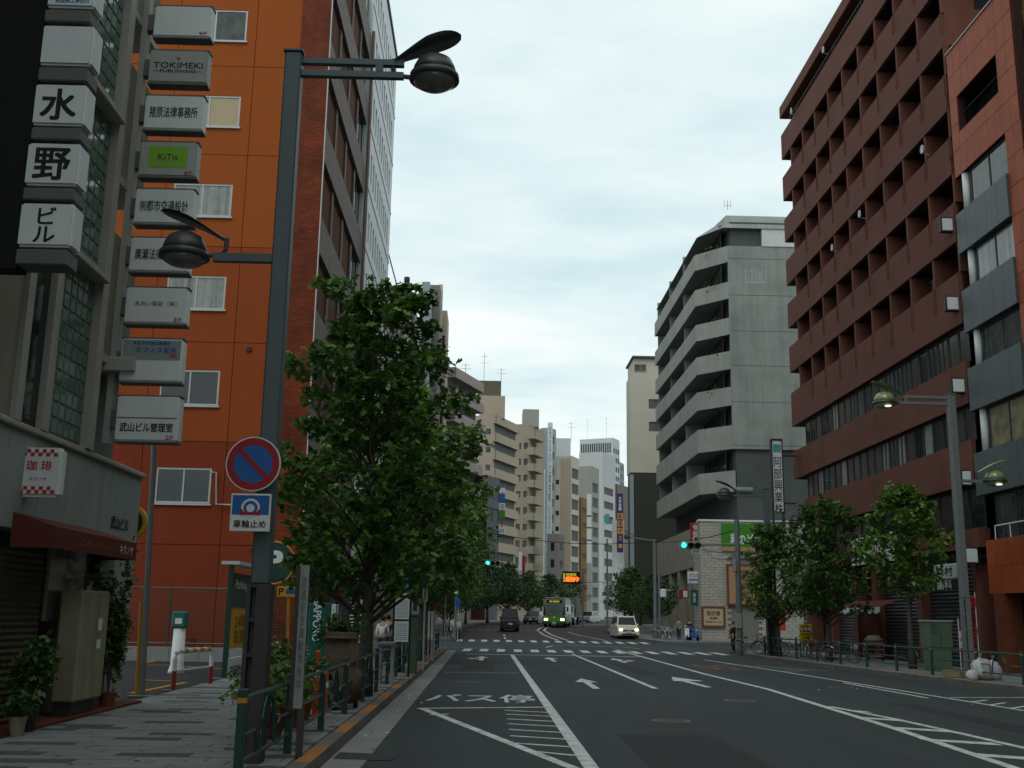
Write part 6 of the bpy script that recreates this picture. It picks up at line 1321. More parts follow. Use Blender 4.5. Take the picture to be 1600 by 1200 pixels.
# ------------------------------------------------------------------ traffic signals, poles, wires
mat('signal_grey', (.30,.32,.31), .5, .15, 3); mat('green_light', (.03,.8,.6), .3, 0, emit=1.6, ecol=(.06,.95,.72)); mat('lens_off', (.03,.02,.02), .3, .2, 3)
def signal(label, x, y, z, k=1.0):
    t = thing('traffic_signal', label, 'traffic light', (x,y,z), 'traffic signals at the crossing')
    part(G().bbox(-.62*k,.62*k,-.06,.14,-.23*k,.23*k,.12*k,0,4), 'housing', M['signal_grey'], t, local=True)
    for i, m in ((-1,'green_light'),(0,'lens_off'),(1,'lens_off')):
        q = part(G().lathe([(.155*k,-.02),(.12*k,-.05),(.01,-.065)], (i*.39*k,-.06,0), 20, 0, 'y'), 'lens', M[m], t, local=True, smooth=True)
        vs = []; fs = []; n = 14
        for j in range(n+1):
            a = math.pi*(-.08+1.16*j/n); vs += [(i*.39*k+math.cos(a)*.18*k,-.06,math.sin(a)*.18*k),(i*.39*k+math.cos(a)*.175*k,-.06-.26*k,math.sin(a)*.175*k-.02)]
        fs = [(2*j,2*j+2,2*j+3,2*j+1) for j in range(n)]; part(G().add(vs,fs), 'visor', M['black_metal'] if i >= 0 else M['signal_grey'], q, local=True)
    return t
c = PY(1079,852,61); signal('near green traffic signal hanging before the white brick corner', c.x, 61, c.z)
np_ = thing('junction_plate', 'small white junction name plate below the near signal', 'sign', PY(1088,862,61)); a, b = PY(1081,858,61), PY(1096,865,61); part(G().box(a.x,b.x,60.98,61,b.z,a.z), 'plate', M['white'], np_); text(np_, '愛住町', ((a.x+b.x)/2,60.975,(a.z+b.z)/2), .42, .17, M['ink'], bold=.03)
c = PY(770,880,84); signal('far green traffic signal over the left lanes', c.x, 84, c.z)
def pole(label, x, y, z, r=.13, m='pole_brown', name='utility_pole', cat='pole'):
    t = thing(name, label, cat, (x,y,gz(y)+.14)); part(G().tube([(0,0,0),(0,0,z)], [r,r*.75], 12), 'shaft', M[m], t, local=True); return t
c = PY(1157,812,61.2); pr = pole('round grey signal pole beside the standing man in dark clothes', PY(1156,1000,61.2).x, 61.2, c.z-.14, .19, 'pole_light')
a = PY(1100,852,61.1); part(G().tube([(a.x-1.0-pr.location.x,-.05,a.z-.14),(0,0,a.z-.05)], .05, 8).tube([(a.x-1.0-pr.location.x,-.05,a.z-.3),(0,0,a.z-.62)], .03, 8), 'arm', M['pole_light'], pr, local=True)
part(G().bbox(-.25,.1,-.25,-.16,1.3,2.1,.02), 'control_box', M['signal_grey'], pr, local=True); part(G().bbox(-.35,-.12,-.28,-.1,a.z-1.6,a.z-.9,.04), 'grey_drum', M['signal_grey'], pr, local=True)
pl2 = pole('slim pole with white boxes beside the man in white shirt', PY(711,990,84).x, 84, PY(714,850,84).z-.2, .1, 'pole_light'); a = PY(770,877,84)
part(G().tube([(0,0,a.z-.1),(a.x-pl2.location.x+.4,0,a.z-.05)], .04, 6), 'arm', M['pole_light'], pl2, local=True); part(G().bbox(-.35,.15,-.3,-.12,3.3,4.1,.03), 'box', M['white_box'], pl2, local=True); part(G().bbox(-.05,.25,-.3,-.12,2.4,3.0,.03), 'blue_box', M['blue_ink'], pl2, local=True)
pg = pole('tall grey twin pole left of the white box lamp beyond crossing', PY(1024,990,92).x, 92, PY(1022,843,92).z-.3, .17, 'pole_light', 'street_pole'); g = G().tube([(.35,0,0),(.35,0,PY(1022,860,92).z)], [.12,.1], 10); part(g, 'second_shaft', M['pole_light'], pg, local=True)
part(G().bbox(.4,.9,-.3,-.05,3.3,4.0,.08), 'white_light', M['white_box'], pg, local=True); part(G().tube([(0,0,PY(1022,845,92).z-.35),(-2.0,0,PY(1022,845,92).z-.1)], .05, 6), 'arm', M['pole_light'], pg, local=True)
lamp_head(pg, (-2.3,0,PY(1022,845,92).z-.1), -1, 1, M['lamp_lens'], 'lamp_dark', .7)
pole('thin grey pole among the far right trees', PY(949,980,100).x, 100, PY(948,850,100).z-.2, .09, 'pole_light')
# overhead cables
def cable(label, P, Q, sag, r=.022):
    P, Q = Vector(P), Vector(Q); pts = [P.lerp(Q,t)+Vector((0,0,-4*sag*t*(1-t))) for t in np.linspace(0,1,14)]
    o = single(G().tube(pts, r, 5), 'overhead_cable', M['dark'], label, 'cable', 'overhead cables across the avenue')
cable('cable from far grey pole leftwards over the road', PY(1022,846,92), PY(745,828,92), .6, .03)
cable('lower cable across the far road below the first', PY(1022,905,95), PY(745,902,95), .35, .025)
cable('cable sloping up from the signal pole to the brick wall', PY(1157,826,61.2), PY(1022,846,92), .3, .025)
cable('cable between signal pole and brick wall corner', PY(1157,858,61.2), PY(1096,850,88), .9, .02)
# LED display
ld = thing('display_board', 'black electronic display lit with orange figures above the bus', 'display', PY(893,903,108)); a, b = PY(879,893,108), PY(906,912,108)
part(G().bbox(a.x,b.x,108,108.3,b.z,a.z,.03), 'case', M['dark'], ld); mat('led', (1,.2,.02), .4, 0, emit=2.2, ecol=(1,.13,.015)); mat('led_yellow', (.6,.5,.05), .4, 0, emit=.8, ecol=(.6,.45,.03))
w = b.x-a.x
text(ld, '時間帯', ((a.x+b.x)/2,107.99,a.z-.3), w*.6, .3, M['led_yellow'], bold=.02); text(ld, '規制中', ((a.x+b.x)/2+.1,107.99,b.z+.42), w*.78, .5, M['led'], bold=.07)
part(G().box(a.x+.1,a.x+.2,107.985,107.995,b.z+.15,a.z-.15), 'strip', M['led_yellow'], ld)
px_ = PY(850,960,108).x; part(G().tube([(b.x+.3,108.2,gz(108)),(b.x+.3,108.2,a.z+.1)], .09, 8).tube([(b.x+.3,108.2,a.z),(a.x,108.25,a.z+.06)], .05, 6), 'gantry', M['pole_light'], ld)
# ------------------------------------------------------------------ bus stop and pavement clutter, left
bsn = thing('bus_stop_sign', 'green topped bus stop board with two timetable panels behind the fence', 'bus stop', (0,31,.15)); YY = 31.0
a, b = PY(619,903,YY), PY(638,1004,YY); c = PY(628,1055,YY); bsn.location = (c.x,YY,.15); WL[bsn.name] = Vector((c.x,YY,.15))
for x in (a.x-.03, b.x+.03): part(G().tube([(x,YY,.15),(x,YY,a.z)], .025, 8), 'leg', M['black_metal'], bsn)
h = a.z-b.z; zt = b.z+h*.72
q = part(G().bbox(a.x,b.x,YY-.05,YY+.05,zt,a.z,.01), 'head', mat('bus_green',(.01,.15,.10),.5,.15,2), bsn); text(q, '都営バス', ((a.x+b.x)/2,YY-.056,a.z-.2), .28, .08, M['white'], bold=.03); part(G().quad((a.x+.02,YY-.053,zt+.02),(b.x-.02,YY-.053,zt+.02),(b.x-.02,YY-.053,zt+.14),(a.x+.02,YY-.053,zt+.14)), 'name_strip', M['white'], q)
for z0, z1 in ((b.z+.02,b.z+h*.33),(b.z+h*.36,b.z+h*.69)):
    q = part(G().box(a.x+.01,b.x-.01,YY-.04,YY+.02,z0,z1), 'timetable', M['white_box'], bsn); g = G()
    for i in range(9): g.box(a.x+.04,b.x-.04,YY-.044,YY-.0405,z0+.06+i*(z1-z0-.1)/9,z0+.072+i*(z1-z0-.1)/9)
    part(g, 'print', M['faded_ink'], q)
    part(G().box(a.x-.02,b.x+.02,YY-.05,YY+.03,z1+.002,z1+.03), 'frame', M['black_metal'], q)
part(G().bbox(c.x-.25,c.x+.25,YY-.2,YY+.2,.14,.2,.02), 'base', M['concrete'], bsn)
gbx = thing('green_cabinet', 'green metal cabinet right behind the bus stop board', 'cabinet', (0,34,.14)); a, b = PY(639,962,34), PY(650,1046,34)
part(G().bbox(a.x,b.x,34,34.6,.14,a.z,.02), 'body', mat('cabinet_green',(.06,.10,.065),.5,.2,2), gbx); part(G().box(a.x-.02,b.x+.02,33.97,34.63,a.z,a.z+.05), 'lid', M['cabinet_green'], gbx)
bch = thing('bench', 'grey slab bench standing near bus stop', 'bench', (-3.8,29,.14)); a, b = PY(592,1003,29), PY(617,1010,29); part(G().bbox(a.x,b.x,28.8,29.4,a.z-.1,a.z,.02), 'seat', M['concrete'], bch)
for x in (a.x+.06,b.x-.06): part(G().box(x-.03,x+.03,28.9,29.3,.14,a.z-.1), 'leg', M['alu'], bch)
def blade(label, x0, y0, x1, y1, Y, m, post=True, tx=None, nm='flag_sign'):
    a, b = PY(x0,y0,Y), PY(x1,y1,Y); t = thing(nm, label, 'sign', ((a.x+b.x)/2,Y,gz(Y)+.14)); part(G().bbox(a.x,b.x,Y,Y+.06,b.z,a.z,.01), 'panel', M[m], t)
    if post: part(G().tube([((a.x+b.x)/2,Y+.09,.14),((a.x+b.x)/2,Y+.09,a.z)], .035, 6), 'post', M['alu'], t)
    if tx: text(t, tx, ((a.x+b.x)/2,Y-.006,(a.z+b.z)/2), (b.x-a.x)*.6, (a.z-b.z)*.8, M['ink'], bold=.02)
    return t
blade('thin white sign post right of bus stop under trees', 661, 905, 668, 940, 36, 'white_box', tx='注\n意'); blade('red street flag sign beneath the second tree', 676, 935, 682, 952, 44, 'sign_red'); blade('orange flag sign near the crossing end of left kerb', 692, 909, 701, 924, 52, 'orange_plastic')
blade('pair of white marker poles on the left pavement', 669, 955, 671, 1000, 44, 'white'); blade('right hand white marker pole of left pavement pair', 674, 955, 676, 1000, 44, 'white'); blade('blue and white notice on pole by the crossing', 714, 937, 719, 948, 82, 'sign_blue')
# shop fronts behind the left trees
sh = thing('left_shop_row', 'row of ground floor shops with red band behind the left trees', 'building', (-7.2,57,0)); 
part(G().box(-7.6,-7.05,51.8,62.5,.13,3.4), 'wall', M['plaster_grey'], sh); part(G().box(-7.05,-6.75,52,62.3,2.7,3.2), 'red_band', mat('shop_red',(.22,.03,.02),.5,.2,2), sh)
for i in range(4): window(sh, (-7.03,52.6+i*2.5), math.pi/2, .5, 0, 2.0, 1.9, -.06, M['frame_dark'], M[('glass_curtain','glass_mid')[i % 2]], 2)
lv = thing('louvre_panel', 'dark panel edged with white louvre slats beside the brown canopy', 'panel', (-7,45,0)); a, b = PY(535,925,44), PY(551,990,44)
part(G().box(a.x,b.x,44,44.2,.14,a.z), 'panel', M['frame_dark'], lv)
for i in range(20): part(G().box(b.x-.14,b.x+.04,43.93,43.995,.9+i*.13,.95+i*.13), 'slat', M['frame_white'], lv)
# ------------------------------------------------------------------ right pavement objects
gc = thing('utility_cabinet', 'large pale green utility cabinet behind the right fence', 'cabinet', (0,42,.14)); YY = 41.6; a, b = PY(1449,970,YY), PY(1492,1043,YY); gc.location = ((a.x+b.x)/2,YY,.14); WL[gc.name] = Vector(gc.location)
zm = PY(1450,1012,YY).z; mat('cab_green', (.10,.15,.105), .5, .25, 2, streak=.25)
part(G().bbox(a.x,b.x,YY,YY+.8,zm,a.z-.04,.02), 'upper_body', M['cab_green'], gc); part(G().bbox(a.x+.06,b.x-.06,YY+.03,YY+.77,.14,zm-.002,.02), 'lower_body', M['cab_green'], gc); part(G().bbox(a.x-.04,b.x+.04,YY-.03,YY+.83,a.z-.04,a.z+.03,.01), 'lid', M['signal_grey'], gc)
part(G().box((a.x+b.x)/2-.006,(a.x+b.x)/2+.006,YY-.006,YY-.001,zm+.03,a.z-.1), 'door_gap', M['dark'], gc); g = G()
for i in range(7): g.box((a.x+b.x)/2-.35,(a.x+b.x)/2-.1,YY-.012,YY-.001,zm+.5+i*.06,zm+.52+i*.06)
part(g, 'louvre', M['cabinet_green'], gc)
nb2 = thing('nobori_flag', 'tall red advertising flag with black and white characters by orange building', 'flag', (0,41,.14)); YY = 41.0; a, b = PY(1512,930,YY), PY(1529,1030,YY); vs = []; n = 14
for i in range(n+1):
    z = a.z-(a.z-b.z)*i/n; w = .06*math.sin(i*.9); vs += [(a.x+.02*math.sin(i*.7),YY+w,z),(b.x+.04*math.sin(i*1.1),YY-w,z)]
q = part(G().add(vs,[(2*i,2*i+2,2*i+3,2*i+1) for i in range(n)]), 'cloth', M['sign_red'], nb2); part(G().tube([(b.x+.03,YY,.14),(b.x+.03,YY,a.z+.1)], .018, 6), 'mast', M['frame_white'], nb2); text(nb2, 'ス\nタ\nミ\nナ', ((a.x+b.x)/2,YY-.1,(a.z+b.z)/2), (b.x-a.x)*.62, (a.z-b.z)*.86, M['ink'], bold=.07)
a, b = PY(1497,970,YY), PY(1505,1030,YY); nb3 = thing('nobori_flag', 'second narrower red flag left of the lamp pole', 'flag', (a.x,YY,.14)); part(G().quad((a.x,YY,b.z),(b.x,YY+.05,b.z),(b.x,YY,a.z),(a.x,YY,a.z)), 'cloth', M['sign_red'], nb3); part(G().tube([(a.x,YY,.14),(a.x,YY,a.z+.1)], .018, 6), 'mast', M['frame_white'], nb3); text(nb3, '焼\n肉', ((a.x+b.x)/2,YY-.03,(a.z+b.z)/2), .16, .7, M['white'], bold=.05)
# rubbish bags and boxes
mat('bag_white', (.52,.53,.52), .35, .35, 6, .4, c2=(.28,.30,.31), trans=.0); mat('bag_blue', (.30,.36,.48), .4, .4, 8, c2=(.5,.3,.3)); mat('cardboard', (.30,.24,.15), .8, .3, 3)
def bag(label, x, y, z, rx, ry, rz_, m, seed):
    bm = bmesh.new(); bmesh.ops.create_icosphere(bm, subdivisions=3, radius=1); R = random.Random(seed); dirs = [Vector((R.gauss(0,1),R.gauss(0,1),R.gauss(0,1))).normalized() for _ in range(26)]
    for v in bm.verts:
        n = v.co.normalized(); f = 1+.10*max(n.dot(d) for d in dirs)**8-.16*sum(max(0,n.dot(d))**14 for d in dirs[:14])
        f *= 1+.05*math.sin(n.x*17+seed)*math.sin(n.z*19)+.04*math.sin(n.y*23+n.z*11); v.co = Vector((n.x*rx*f, n.y*ry*f, max(-.0,n.z*rz_*f+rz_*.75) if n.z < .2 else n.z*rz_*f+rz_*.75))
    bm.to_mesh(me := bpy.data.meshes.new('bag')); bm.free(); me.materials.append(M[m]); t = thing('rubbish_bag', label, 'rubbish bag', (x,y,z), 'rubbish at the lamp pole foot')
    o = link(bpy.data.objects.new('sack', me), t); smooth_mesh(o); part(G().lathe([(.03,0),(.02,.05),(.07,.14),(.01,.12)], (0,0,rz_*1.72), 8), 'knot', M[m], t, local=True)
p = PZ(1530,1059,.15); 
bag('large white rubbish bag slumped right of the lamp pole', PY(1533,1050,35.6).x, 35.6, .14, .34, .3, .4, 'bag_white', 2); bag('smaller white rubbish bag leaning on the lamp pole', PY(1519,1055,35.3).x, 35.3, .14, .2, .18, .2, 'bag_white', 5)
bag('blue and red plastic bag next to the white bags', PY(1553,1048,35.8).x, 35.8, .14, .27, .25, .36, 'bag_blue', 8)
cb = thing('cardboard_box', 'flattened pale cardboard box left of lamp pole', 'box', (PY(1492,1050,37).x,37,.14)); part(G().bbox(-.35,.35,-.25,.25,0,.22,.02), 'carton', M['cardboard'], cb, local=True); part(G().box(-.36,.0,-.26,.26,.22,.235), 'flap', M['cardboard'], cb, local=True)
# yellow shop board
a, b = PY(1249,975,55), PY(1270,1003,55); yb = thing('yellow_board', 'yellow and red price board with round lamp on top near restaurant', 'sign', ((a.x+b.x)/2,55,.14)); part(G().bbox(a.x,b.x,55,55.1,b.z,a.z,.02), 'panel', mat('bright_yellow',(.62,.48,.02),.5,.2,2), yb); part(G().quad((a.x+.06,54.994,a.z-.38),(b.x-.06,54.994,a.z-.38),(b.x-.06,54.994,a.z-.08),(a.x+.06,54.994,a.z-.08)), 'red_field', M['sign_red'], yb)
text(yb, '駐車場', ((a.x+b.x)/2,54.988,a.z-.23), .5, .2, M['white'], bold=.03); text(yb, '30分200円\n24時間', ((a.x+b.x)/2,54.988,b.z+.28), .55, .34, M['ink'], bold=.03)
for x in (a.x+.04,b.x-.04): part(G().box(x-.02,x+.02,55.11,55.14,.14,b.z+.1), 'leg', M['black_metal'], yb)
part(G().lathe([(.02,0),(.1,.02),(.12,.1),(.06,.18),(.01,.2)], ((a.x+b.x)/2,55.05,a.z), 10), 'lamp', M['signal_grey'], yb)
blade('orange picture banner beside the restaurant corner', 1211, 945, 1228, 985, 84, 'orange_plastic', True, '生\n中'); blade('thin white column sign before the red pillar', 1257, 932, 1261, 965, 56, 'white')
blade('green awning signboard under the far right trees', 978, 947, 1008, 954, 118, 'teal_dark', False, nm='green_awning'); blade('blue awning sheet under the far left trees', 785, 932, 803, 939, 128, 'blue_ink', False, nm='blue_awning')
# ------------------------------------------------------------------ bicycles
mat('rubber', (.015,.015,.016), .8, .1); mat('chrome', (.5,.5,.5), .25, .1, metal=.9)
def bike(label, x, y, rz_, m='black_metal', z=.14, grp='bicycles parked on the right pavement'):
    t = thing('bicycle', label, 'bicycle', (x,y,z), grp, rz_)
    for yy in (-.55,.55):
        g = G(); g.tube([(0,yy+.33*math.cos(a),.34+.33*math.sin(a)) for a in np.linspace(0,2*math.pi,21)], .02, 5, cap=False); w = part(g, 'wheel', M['rubber'], t, local=True)
        g = G(); [g.tube([(0,yy,.34),(0,yy+.31*math.cos(a),.34+.31*math.sin(a))], .004, 3) for a in np.linspace(0,2*math.pi,13)[:-1]]; g.lathe([(.03,-.03),(.03,.03)],(0,yy,.34),8,0,'x'); part(g, 'spokes', M['chrome'], w, local=True)
    g = G(); g.tube([(0,-.55,.34),(0,-.42,.72),(0,-.38,.95)], .018, 6); g.tube([(0,-.42,.72),(0,.0,.32),(0,.2,.75)], .018, 6); g.tube([(0,.2,.75),(0,.55,.34),(0,.0,.32)], .014, 6); g.tube([(0,-.4,.62),(0,.14,.55)], .016, 6); part(g, 'frame', M[m], t, local=True)
    part(G().tube([(-.28,-.22,.98),(-.2,-.36,.98),(0,-.4,.96),(.2,-.36,.98),(.28,-.22,.98)], .014, 6), 'handlebar', M['chrome'], t, local=True); part(G().bbox(-.08,.08,.08,.34,.82,.88,.025,0,2), 'saddle', M['rubber'], t, local=True)
    g = G(); g.box(-.16,.16,-.72,-.45,.62,.64); [g.box(-.16+i*.08-.004,-.16+i*.08+.004,-.72,-.716,.62,.86) for i in range(5)]; [g.box(-.16,.16,-.724,-.716,.66+i*.065,.668+i*.065) for i in range(4)]; g.box(-.164,-.156,-.72,-.45,.64,.86); g.box(.156,.164,-.72,-.45,.64,.86); part(g, 'basket', M['alu'], t, local=True)
    part(G().tube([(0,.55+.37*math.cos(a),.34+.37*math.sin(a)) for a in np.linspace(.2,2.4,9)], .02, 5), 'mudguard', M['chrome'], t, local=True); part(G().box(-.08,.08,.4,.75,.7,.72), 'rack', M['chrome'], t, local=True)
    return t
bike('dark bicycle with bright wheels behind the right fence near middle trees', PY(1314,1030,48.5).x, 48.5, rt(60)); bike('black bicycle close to the corner trees on right', PY(1240,1010,56.5).x, 56.5, rt(80)); bike('bicycle leaning by the trunk at right street corner', PY(1175,1010,59).x, 59.5, rt(75)); bike('blue frame bicycle under the yellow board', PY(1287,1015,53).x, 53, rt(95), 'blue_ink')
bike('parked bicycle left of yellow board behind the fence', PY(1205,1010,58).x, 58.6, rt(70)); bike('silver bicycle on the far right corner pavement', PY(1040,985,90).x, 90, rt(20), 'chrome', gz(90)+.14); bike('second silver bicycle by far right corner fence', PY(1031,985,91).x, 91, rt(35), 'alu', gz(91)+.14)
bike('bicycle standing behind the bus stop fence on left', -3.3, 30.2, rt(15), 'black_metal', .14, 'bicycles on the left pavement'); bike('grey bicycle standing by third fence bay on left', -3.2, 26.0, rt(8), 'alu', .14, 'bicycles on the left pavement'); bike('bicycle beside the walking man beyond left kerb', PY(700,985,84).x, 86.8, rt(30), 'black_metal', .14, 'bicycles on the left pavement')
tr_ = thing('hand_cart', 'metal wire cart loaded with pale bundle before the dark shutter', 'cart', (PY(1368,1020,52).x,52,.14)); 
for s in (-.35,.35): part(G().lathe([(.12,-.02),(.12,.02)],(s,0,.12),12,0,'x'), 'wheel', M['rubber'], tr_, local=True)
part(G().tube([(-.4,0,.2),(-.4,0,.8),(.4,0,.8),(.4,0,.2),(-.4,0,.2)], .02, 5).tube([(-.4,.5,.2),(-.4,.5,.8),(.4,.5,.8),(.4,.5,.2),(-.4,.5,.2)], .02, 5).tube([(-.4,0,.5),(-.4,.5,.5),(.4,.5,.5),(.4,0,.5)], .02, 5), 'frame', M['alu'], tr_, local=True); part(G().bbox(-.38,.45,.02,.48,.75,1.15,.14,0,3), 'bundle', M['cover_beige'], tr_, local=True, smooth=True)
# ------------------------------------------------------------------ vehicles (front towards -y)
mat('car_cream', (.62,.60,.52), .3, .1, 2, coat=.6, spec=.5); mat('car_black', (.008,.008,.01), .35, .1, 2, coat=.25); mat('car_silver', (.36,.38,.39), .3, .1, 2, metal=.4, coat=.5); mat('car_dark', (.03,.035,.035), .35, .1, 2, coat=.5)
mat('bus_lime', (.10,.30,.035), .4, .1, 2, coat=.4); mat('bus_cream', (.20,.22,.15), .4, .15, 2, coat=.3); mat('truck_grey', (.17,.165,.15), .6, .2, 1, streak=.2); mat('headlight', (1,.85,.55), .3, 0, emit=3.5, ecol=(1,.72,.38)); mat('tail_red', (.25,.02,.015), .3, .1); mat('auto_glass', (.012,.016,.018), .12, .1, spec=.3); mat('indicator', (.8,.4,.1), .3, 0, emit=1.2, ecol=(1,.5,.12))
def wheels(t, W_, ys_, r, w=.2):
    for y in ys_:
        for s in (-1,1):
            x = s*(W_/2-w/2-.01); q = part(G().lathe([(r*.55,-w/2),(r*.95,-w/2),(r,-w/2+.03),(r,w/2-.03),(r*.95,w/2),(r*.55,w/2)],(x,y,r),20,0,'x'), 'wheel', M['rubber'], t, local=True, smooth=False)
            part(G().lathe([(.04,s*(w/2+.0)),(r*.3,s*(w/2+.005)),(r*.56,s*(w/2-.02))],(x,y,r),14,0,'x'), 'rim', M['chrome'], q, local=True)
def car(label, x, y, z, rz_, W_, L, H, paint, hood=.9, front=True, lights=True, rear=False, tall=False, cat='car', name='car', plate='品川 55'):
    t = thing(name, label, cat, (x,y,z), None, rz_); hw = W_/2; y0, y1 = -L/2, L/2; belt = H*.56; r = .29
    g = G(); prof = [(y0+.02,.24),(y0,.5),(y0+.10,belt-.16),(y0+hood*.9,belt-.0),(y1-.12,belt),(y1,belt-.2),(y1,.26),(y1-.3,.18),(y0+.3,.18)]
    n = len(prof); secs = [(-hw,.93),(-hw+.05,1.0),(hw-.05,1.0),(hw,.93)]; vs = []
    for sx, k in secs:
        for (py, pz) in prof: vs.append((sx, py*(.97 if k < 1 else 1), pz if k == 1 else .22+(pz-.22)*.96))
    fs = [tuple(range(n)), tuple((3*n+i) for i in range(n))[::-1]]+[(a*n+i,(a+1)*n+i,(a+1)*n+(i+1)%n,a*n+(i+1)%n)[::-1] for a in range(3) for i in range(n)]
    part(G().add(vs,fs), 'body', M[paint], t, local=True)
    ws = y0+hood; wt = ws+ (.45 if tall else .75); rt_, rb_ = y1-(.28 if tall else .6), y1-.06
    part(G().frus((-hw+.06,hw-.06,ws-.02,rb_),(-hw+.2,hw-.2,wt,rt_),belt-.005,H), 'cabin', M[paint], t, local=True)
    def gl(nm_, a, b, c, d): 
        part(G().quad(a,b,c,d), nm_, M['auto_glass'], t, local=True)
    e = .012; k1, k2 = .1, .88
    def P(u, v, f): # point on front/rear glass
        x = (hw-.06)*(1-v)+(hw-.2)*v; yy = (ws-.02)*(1-v)+wt*v if f else rb_*(1-v)+rt_*v; return (u*x*.9, yy-(e if f else -e), (belt)+(H-belt)*v)
    gl('windscreen', P(-1,k1,1),P(1,k1,1),P(1,k2,1),P(-1,k2,1)); gl('rear_window', P(1,k1+.05,0),P(-1,k1+.05,0),P(-1,k2,0),P(1,k2,0))
    for s in (-1,1):
        for f0, f1 in ((.10,.48),(.53,.92)):
            def S(f, v): yy = (ws+(rb_-ws)*f)*(1-v)+(wt+(rt_-wt)*f)*v; return (s*((hw-.06)*(1-v)+(hw-.2)*v+e), yy, belt+(H-belt)*v)
            q = (S(f0,.1),S(f1,.1),S(f1,.86),S(f0,.86)); gl('side_window', *(q if s > 0 else q[::-1]))
        part(G().bbox(s*(hw+.02)-.08,s*(hw+.02)+.08,ws+.15,ws+.27,belt+.02,belt+.17,.03), 'mirror', M[paint], t, local=True)
        part(G().bbox(s*(hw-.24)-.15,s*(hw-.24)+.15,y0-.01,y0+.12,.60,.78,.04,0,2), 'headlight', M['headlight'] if lights else M['chrome'], t, local=True)
        part(G().bbox(s*(hw-.12)-.07,s*(hw-.12)+.07,y1-.09,y1+.012,.62,.98,.03), 'tail_light', M['tail_red'], t, local=True)
    part(G().bbox(-hw+.4,hw-.4,y0-.016,y0+.05,.56,.68,.02), 'grille', M['ink'], t, local=True); part(G().bbox(-hw+.02,hw-.02,y0-.06,y0+.2,.24,.46,.06,0,2), 'bumper', M[paint], t, local=True); part(G().box(-hw+.3,hw-.3,y0-.066,y0-.058,.30,.40), 'air_intake', M['ink'], t, local=True)
    part(G().bbox(-hw+.02,hw-.02,y1-.2,y1+.05,.26,.48,.05,0,2), 'bumper', M[paint], t, local=True)
    yy = y0-.075 if front else y1+.06; q = part(G().box(-.17,.17,yy-.005,yy+.005,.46 if front else .58,.61 if front else .73), 'number_plate', M['white'], t, local=True)
    text(q, '55-02', (0,yy-.008 if front else yy+.008,.535 if front else .655), .26, .08, M['ink'], (1,0,0) if front else (-1,0,0), local=True)
    wheels(t, W_, (y0+.62,y1-.6), r); return t
c = PY(977,995,93); car('small cream car with lit headlights approaching past the crosswalk', c.x, 93.5, gz(93.5)+.012, rt(4), 1.8, 3.7, 1.8, 'car_cream', .75, tall=True)
c = PY(796,981,101); car('black minivan driving away in the left lane', c.x, 101.5, gz(101)+.012, rt(182), 1.62, 3.4, 2.0, 'car_black', .55, front=False, lights=False, tall=True, cat='van', name='minivan')
c = PY(917,955,150); car('silver estate car far behind the grey truck', c.x+.3, 150, gz(150)+.012, rt(-24), 1.75, 4.4, 1.55, 'car_silver', 1.0, lights=False)
c = PY(843,965,128); car('dark car parked under the far left trees', c.x-.6, 128, gz(128)+.012, rt(-14), 1.75, 4.5, 1.5, 'car_dark', 1.0, lights=False)
# bus
Yb_ = 112.0; c = PY(868,979,Yb_-2); t = thing('bus', 'green and cream city bus with lit headlights approaching', 'bus', (c.x+.55,Yb_+3,gz(Yb_)+.02), None, rt(-8)); W_, L, H = 2.35, 9.5, 2.75; hw = W_/2; y0, y1 = -4.9, 4.6
part(G().bbox(-hw,hw,y0,y1,.35,1.15,.1,0,2), 'lower_body', M['bus_lime'], t, local=True); part(G().frus((-hw+.01,hw-.01,y0+.04,y1-.02),(-hw+.1,hw-.1,y0+.22,y1-.1),1.15,H), 'upper_body', M['bus_cream'], t, local=True)
part(G().bbox(-hw+.2,hw-.2,y0+.5,y1-.8,H,H+.16,.06), 'roof_unit', M['bus_cream'], t, local=True)
def B(u, z): v = (z-1.15)/(H-1.15); return (u*(hw-.1-.09*v), y0+.04+.18*v-.014, z)
part(G().quad(B(-.66,1.25),B(.66,1.25),B(.92,2.25),B(-.92,2.25)), 'windscreen', mat('bus_glass',(.10,.14,.13),.08,.3,1,spec=.6), t, local=True); part(G().quad(B(-.98,1.2),B(-.72,1.2),B(-.97,2.2),B(-.99,2.2)), 'windscreen_corner', M['auto_glass'], t, local=True); part(G().quad(B(.72,1.2),B(.98,1.2),B(.99,2.2),B(.97,2.2)), 'windscreen_corner', M['auto_glass'], t, local=True)
q = part(G().quad(B(-.8,2.34),B(.8,2.34),B(.8,2.64),B(-.8,2.64)), 'destination_panel', M['ink'], t, local=True); text(q, '新宿駅', (0,y0+.17,2.49), 1.0, .2, M['led_yellow'], local=True)
for s in (-1,1):
    for i in range(5):
        a, b = y0+1.0+i*1.6, y0+2.4+i*1.6; q = [(s*(hw-.015),a,1.35),(s*(hw-.015),b,1.35),(s*(hw-.065),b,2.2),(s*(hw-.065),a,2.2)]; part(G().quad(*(q if s > 0 else q[::-1])), 'side_window', M['auto_glass'], t, local=True)
    part(G().bbox(s*.82-.2,s*.82+.2,y0-.03,y0+.05,.62,.86,.04), 'headlight', M['headlight'], t, local=True); part(G().bbox(s*(hw+.16)-.09,s*(hw+.16)+.09,y0+.0,y0+.1,1.5,2.0,.03), 'mirror', M['black_metal'], t, local=True)
